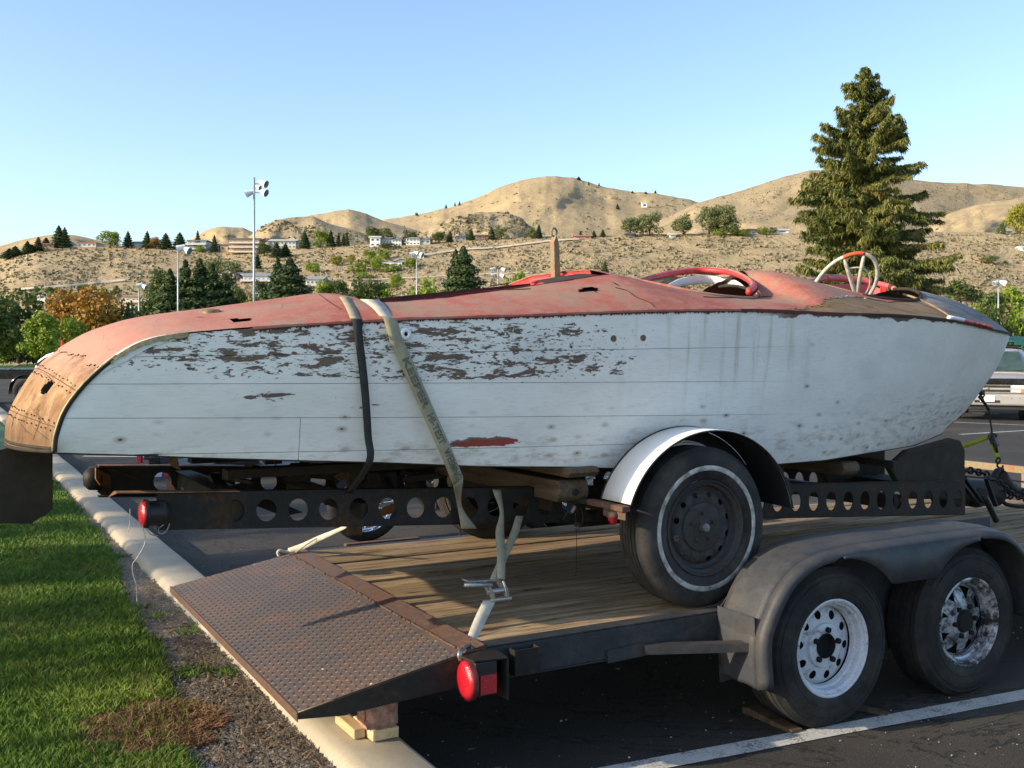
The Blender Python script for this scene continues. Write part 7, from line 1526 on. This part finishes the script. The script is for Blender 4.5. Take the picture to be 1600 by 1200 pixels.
    for y in (.95, 3.95):
        for s_ in (-1, 1):
            q = MB(); q.lathe([(.0, .05), (.2, .05), (.22, .0), (.36, .0), (.385, .03), (.385, .24), (.35, .27), (0, .27)], (0, 0, 0), 'x', 32); q.v = [((a if s_ < 0 else -a) + s_ * .97, b + y, c + .385) for a, b, c in q.v]; q.build('tyre', M['tyre'], S, smooth=True, auto=40)
            q = MB(); q.lathe([(.0, .02), (.06, .01), (.2, .03), (.215, -.004)], (0, 0, 0), 'x', 24); q.v = [((a if s_ < 0 else -a) + s_ * .97, b + y, c + .385) for a, b, c in q.v]; q.build('rim', M['steel'], S, smooth=True)
    return S
S = suv(); b = at_z(1566, 650, 0); Zs = 28.0; Zs = 24.8; b = at_d(1543, 555, Zs); S.scale = (.93, .93, .925); S.location = (b.x, b.y, 0); S.rotation_euler = (0, 0, -R(56.5))
# ---- motorcycle parked beyond the trailer
def moto():
    m_ = thing('motorcycle', 'chrome and black motorcycle parked on the asphalt behind the boat trailer', 'motorcycle')
    # local x forward
    def whl(x, r, w_):
        q = MB(); q.lathe([(r - .085, -w_ / 2), (r - .03, -w_ / 2 - .005), (r, -w_ * .2), (r, w_ * .2), (r - .03, w_ / 2 + .005), (r - .085, w_ / 2)], (x, 0, r), 'y', 48); t_ = q.build('tyre', M['tyre'], m_, smooth=True)
        q = MB(); q.lathe([(r - .085, -w_ / 2), (r - .10, -w_ * .3), (r - .10, w_ * .3), (r - .085, w_ / 2)], (x, 0, r), 'y', 40)
        for i in range(20): a = i / 20 * 6.283; q.tube([(x + .03 * math.cos(a + .3), .03 * (-1) ** i, r + .03 * math.sin(a + .3)), (x + (r - .10) * math.cos(a), 0, r + (r - .10) * math.sin(a))], .0035, 4)
        q.lathe([(0, -.06), (.04, -.06), (.045, 0), (.04, .06), (0, .06)], (x, 0, r), 'y', 16); q.build('rim', M['chrome'], t_, smooth=True, auto=40)
        q = MB(); q.lathe([(.06, -.068), (.13, -.068), (.13, -.062), (.06, -.062)], (x, 0, r), 'y', 24); q.build('brake_disc', M['steel'], t_)
    whl(.80, .32, .11); whl(-.82, .32, .15)
    for s_ in (-1, 1):
        q = MB(); q.tube([(.80, s_ * .085, .32), (.62, s_ * .085, .62)], .026, 10); q.tube([(.62, s_ * .085, .62), (.42, s_ * .085, .98)], .019, 10); q.build('fork_tube', M['chrome'], m_, smooth=True)
    q = MB(); rows = [[(.80 + .355 * math.cos(a), w_, .32 + .355 * math.sin(a)) for w_ in (-.075, 0, .075)] for a in np.linspace(R(20), R(150), 14)]; q.grid(rows); q.build('front_mudguard', M['blackgloss'], m_, smooth=True, solid=.004)
    q = MB(); rows = [[(-.82 + .37 * math.cos(a), w_, .32 + .37 * math.sin(a)) for w_ in (-.10, 0, .10)] for a in np.linspace(R(30), R(175), 14)]; q.grid(rows); q.build('rear_mudguard', M['blackgloss'], m_, smooth=True, solid=.004)
    q = MB(); q.tube([(.66, 0, .88), (.60, 0, .88), (.50, 0, .88), (.46, 0, .88)], [.095, .105, .085, .02], 20); q.build('headlight', M['chrome'], m_, smooth=True)
    for s_ in (-1, 1):
        q = MB(); q.tube([(.60, s_ * .2, .84), (.52, s_ * .2, .84), (.48, s_ * .2, .84)], [.05, .05, .02], 14); q.build('spot_lamp', M['chrome'], m_, smooth=True)
    q = MB(); q.tube([(.22, .42, .98), (.36, .30, 1.06), (.42, 0, 1.0), (.36, -.30, 1.06), (.22, -.42, .98)], .014, 8); q.build('handlebar', M['chrome'], m_, smooth=True)
    q = MB(); q.tube([(.40, 0, .80), (.30, 0, .84), (.05, 0, .83), (-.12, 0, .76)], [.06, .15, .14, .05], 18); q.build('fuel_tank', plain('teal_tank', (.02, .06, .09), .15), m_, smooth=True)
    q = MB(); q.tube([(-.10, 0, .72), (-.30, 0, .66), (-.55, 0, .70), (-.78, 0, .74)], [.09, .14, .13, .06], 14); q.build('seat', M['black'], m_, smooth=True)
    q = MB(); q.box((-.15, -.14, .26), (.22, .14, .46)); q.tube([(.05, 0, .42), (-.10, 0, .68)], .085, 14); q.tube([(.08, 0, .42), (.26, 0, .66)], .085, 14); q.build('engine', M['black'], m_, bevel=.01)
    for dz in np.linspace(0, .2, 6):
        q = MB(); q.tube([(.10 + dz * .75, 0, .46 + dz), (.112 + dz * .75, 0, .468 + dz)], .105, 14); q.build('cooling_fin', M['steel'], m_)
    for y in (-.19, -.15):
        q = MB(); q.tube([(.26, y * .7, .60), (.36, y, .40), (.20, y, .22), (-.30, y, .22), (-1.0, y, .30)], [.024, .024, .026, .036, .042], 12); q.build('exhaust_pipe', M['chrome'], m_, smooth=True)
    q = MB(); q.tube([(.0, .1, .28), (.05, .30, .02)], .012, 6); q.build('side_stand', M['black'], m_)
    q = MB(); q.tube([(.42, 0, .92), (.25, 0, .50), (-.1, 0, .22), (-.40, 0, .26), (-.50, 0, .62), (.38, 0, .86)], .022, 8); q.build('frame', M['black'], m_)
    return m_
MO = moto(); MO.location = (3.95, 8.15, 0); MO.rotation_euler = (R(0), R(0), R(172))
MO2 = copy_tree(MO); MO2['label'] = 'second black motorcycle seen in the gap under the middle of the boat'; MO['group'] = MO2['group'] = 'motorcycles behind the trailer'; MO2.location = (5.4, 9.4, 0); MO2.rotation_euler = (0, 0, R(165))
# ---- black box trailer/pickup rear seen under the stern
p = at_z(236, 775, .0); p = at_d(238, 555, 13.5)
PK = thing('black_pickup', 'black pickup rear with red lamps seen under the stern of the boat', 'pickup', (p.x, p.y, 0))
def pk(dx0, dy0, z0, dx1, dy1, z1, nm, m_, bev=0.01, par=None):
    q = MB(); pts = [cf(p, dx, dy, z) for dx, dy, z in [(dx0, dy0, z0), (dx1, dy0, z0), (dx1, dy1, z0), (dx0, dy1, z0), (dx0, dy0, z1), (dx1, dy0, z1), (dx1, dy1, z1), (dx0, dy1, z1)]]; q.add(pts, [(0, 3, 2, 1), (4, 5, 6, 7), (0, 1, 5, 4), (1, 2, 6, 5), (2, 3, 7, 6), (3, 0, 4, 7)]); return q.build(nm, m_, par or PK, bevel=bev)
zv = lambda v: EYE + (HOR - v) / F_PX * 13.5
pk(-.05, 0, zv(792), .10, .6, zv(714), 'tail_post', M['blackgloss']); pk(-.22, .3, zv(722), -.05, .5, zv(712), 'rail', M['black']); pk(-.20, -.02, zv(724), -.14, .05, zv(712), 'tail_lamp', M['lens'], .004)
pk(.08, -.1, zv(748), 2.6, 1.6, zv(728), 'bumper', M['black']); pk(.07, -.14, zv(746), .17, -.105, zv(733), 'number_plate', plain('blue_white_plate', (.45, .52, .66), .4, var=.3, scale=14), .002); pk(.19, -.14, zv(744), .26, -.105, zv(737), 'side_lamp', M['lens'], .002)
pk(.8, .2, zv(760), 3.2, 1.8, zv(745), 'chassis', M['black']); pk(1.3, -.2, zv(734), 2.5, .2, zv(731), 'step', M['chrome'])
for i in range(22): pk(1.32 + i * .054, -.21, zv(733.5), 1.345 + i * .054, .19, zv(730.6), 'step_bar', M['chrome'], 0)
for dx in (1.0, 2.8):
    c = cf(p, dx, .4, .36); q = MB(); q.lathe([(.0, -.1), (.2, -.1), (.22, -.12), (.34, -.12), (.36, -.08), (.36, .1), (.0, .1)], c, 'y', 32); q.build('tyre', M['tyre'], PK, smooth=True, auto=40)
# ---- black trailer with fendered wheel in the distance at the left, and white vehicle behind it
p = at_d(41, 555, 33); BTR = thing('black_trailer', 'distant black trailer with white wheel at the left edge behind the stern', 'trailer', (p.x, p.y, 0))
z3 = lambda v: EYE + (HOR - v) / F_PX * 33
def bx3(dx0, dy0, z0, dx1, dy1, z1, nm, m_, bev=0., par=None):
    q = MB(); pts = [cf(p, dx, dy, z) for dx, dy, z in [(dx0, dy0, z0), (dx1, dy0, z0), (dx1, dy1, z0), (dx0, dy1, z0), (dx0, dy0, z1), (dx1, dy0, z1), (dx1, dy1, z1), (dx0, dy1, z1)]]; q.add(pts, [(0, 3, 2, 1), (4, 5, 6, 7), (0, 1, 5, 4), (1, 2, 6, 5), (2, 3, 7, 6), (3, 0, 4, 7)]); return q.build(nm, m_, par or BTR, bevel=bev)
bx3(-2.2, 0, z3(592), 2.5, 1.9, z3(577), 'bed', M['blackgloss'], .03)
def disc(dx, r, y, z, nm, m_, prof, par=None, n=32, a0=0, a1=6.2832):
    q = MB(); rows = []
    for i in range(n + 1):
        a = a0 + (a1 - a0) * i / n; rows.append([cf(p, dx + rr * math.cos(a), y + h, z + rr * math.sin(a)) for rr, h in prof])
    q.grid(rows); return q.build(nm, m_, par or BTR, smooth=True, auto=40)
ty = disc(.02, .36, -.12, .40, 'tyre', M['tyre'], [(.22, 0), (.25, -.02), (.36, -.01), (.39, .04), (.39, .2)]); disc(.02, .2, -.12, .40, 'rim', M['whiterim'], [(.225, 0), (.20, .03), (.16, .04), (.0, .05)], ty)
for i in range(6): a = i / 6 * 6.28; q = MB(); c = cf(p, .02 + .11 * math.cos(a), -.10, .40 + .11 * math.sin(a)); q.lathe([(0, -.01), (.018, -.01), (.018, .03)], c, 'y', 8); q.build('lug_hole', M['dark'], ty)
disc(.02, .5, -.14, .42, 'fender', M['blackgloss'], [(.52, 0), (.54, .02), (.54, .3)], None, 24, R(-10), R(190))
q = MB(); q.tube([cf(p, -.5, -.05, z3(577)), cf(p, -.2, -.05, z3(570)), cf(p, .8, -.05, z3(569)), cf(p, 1.5, 0, z3(572))], .02, 6); q.build('hand_rail', M['black'], BTR)
p = at_d(75, 555, 36); WV = thing('white_vehicle', 'rounded white vehicle mostly hidden behind the stern wood', 'vehicle', (p.x, p.y, 0)); z4 = lambda v: EYE + (HOR - v) / F_PX * 36
q = MB(); prof4 = [(-.5, 574, .7), (-.38, 563, .8), (-.1, 554, .8), (.3, 548, .8), (1.2, 546, .8), (2.6, 549, .8)]; q.grid([[cf(p, dx, 0, z4(600)), cf(p, dx, -.05, lerp(z4(600), z4(v), .6)), cf(p, dx, .1, z4(v)), cf(p, dx, 1.5, z4(v)), cf(p, dx, 1.7, z4(600))] for dx, v, _ in prof4]); q.build('body', plain('white_gloss', (.78, .80, .84), .2), WV, smooth=True)
q = MB(); q.grid([[cf(p, dx, -.055, z4(v + 14)), cf(p, dx, -.04, z4(v + 5))] for dx, v, _ in prof4[1:]]); q.build('window', GL, WV)
# fallen leaves and twig on the dirt
k = MB(); pts = [at_z(u, v, .118) for u, v in [(232, 980), (255, 982), (278, 980), (298, 978)]]; k.tube(pts, .003, 5); tag(k.build('twig', M['timber']), 'thin dark twig lying across the dirt strip beside the kerb', 'twig')
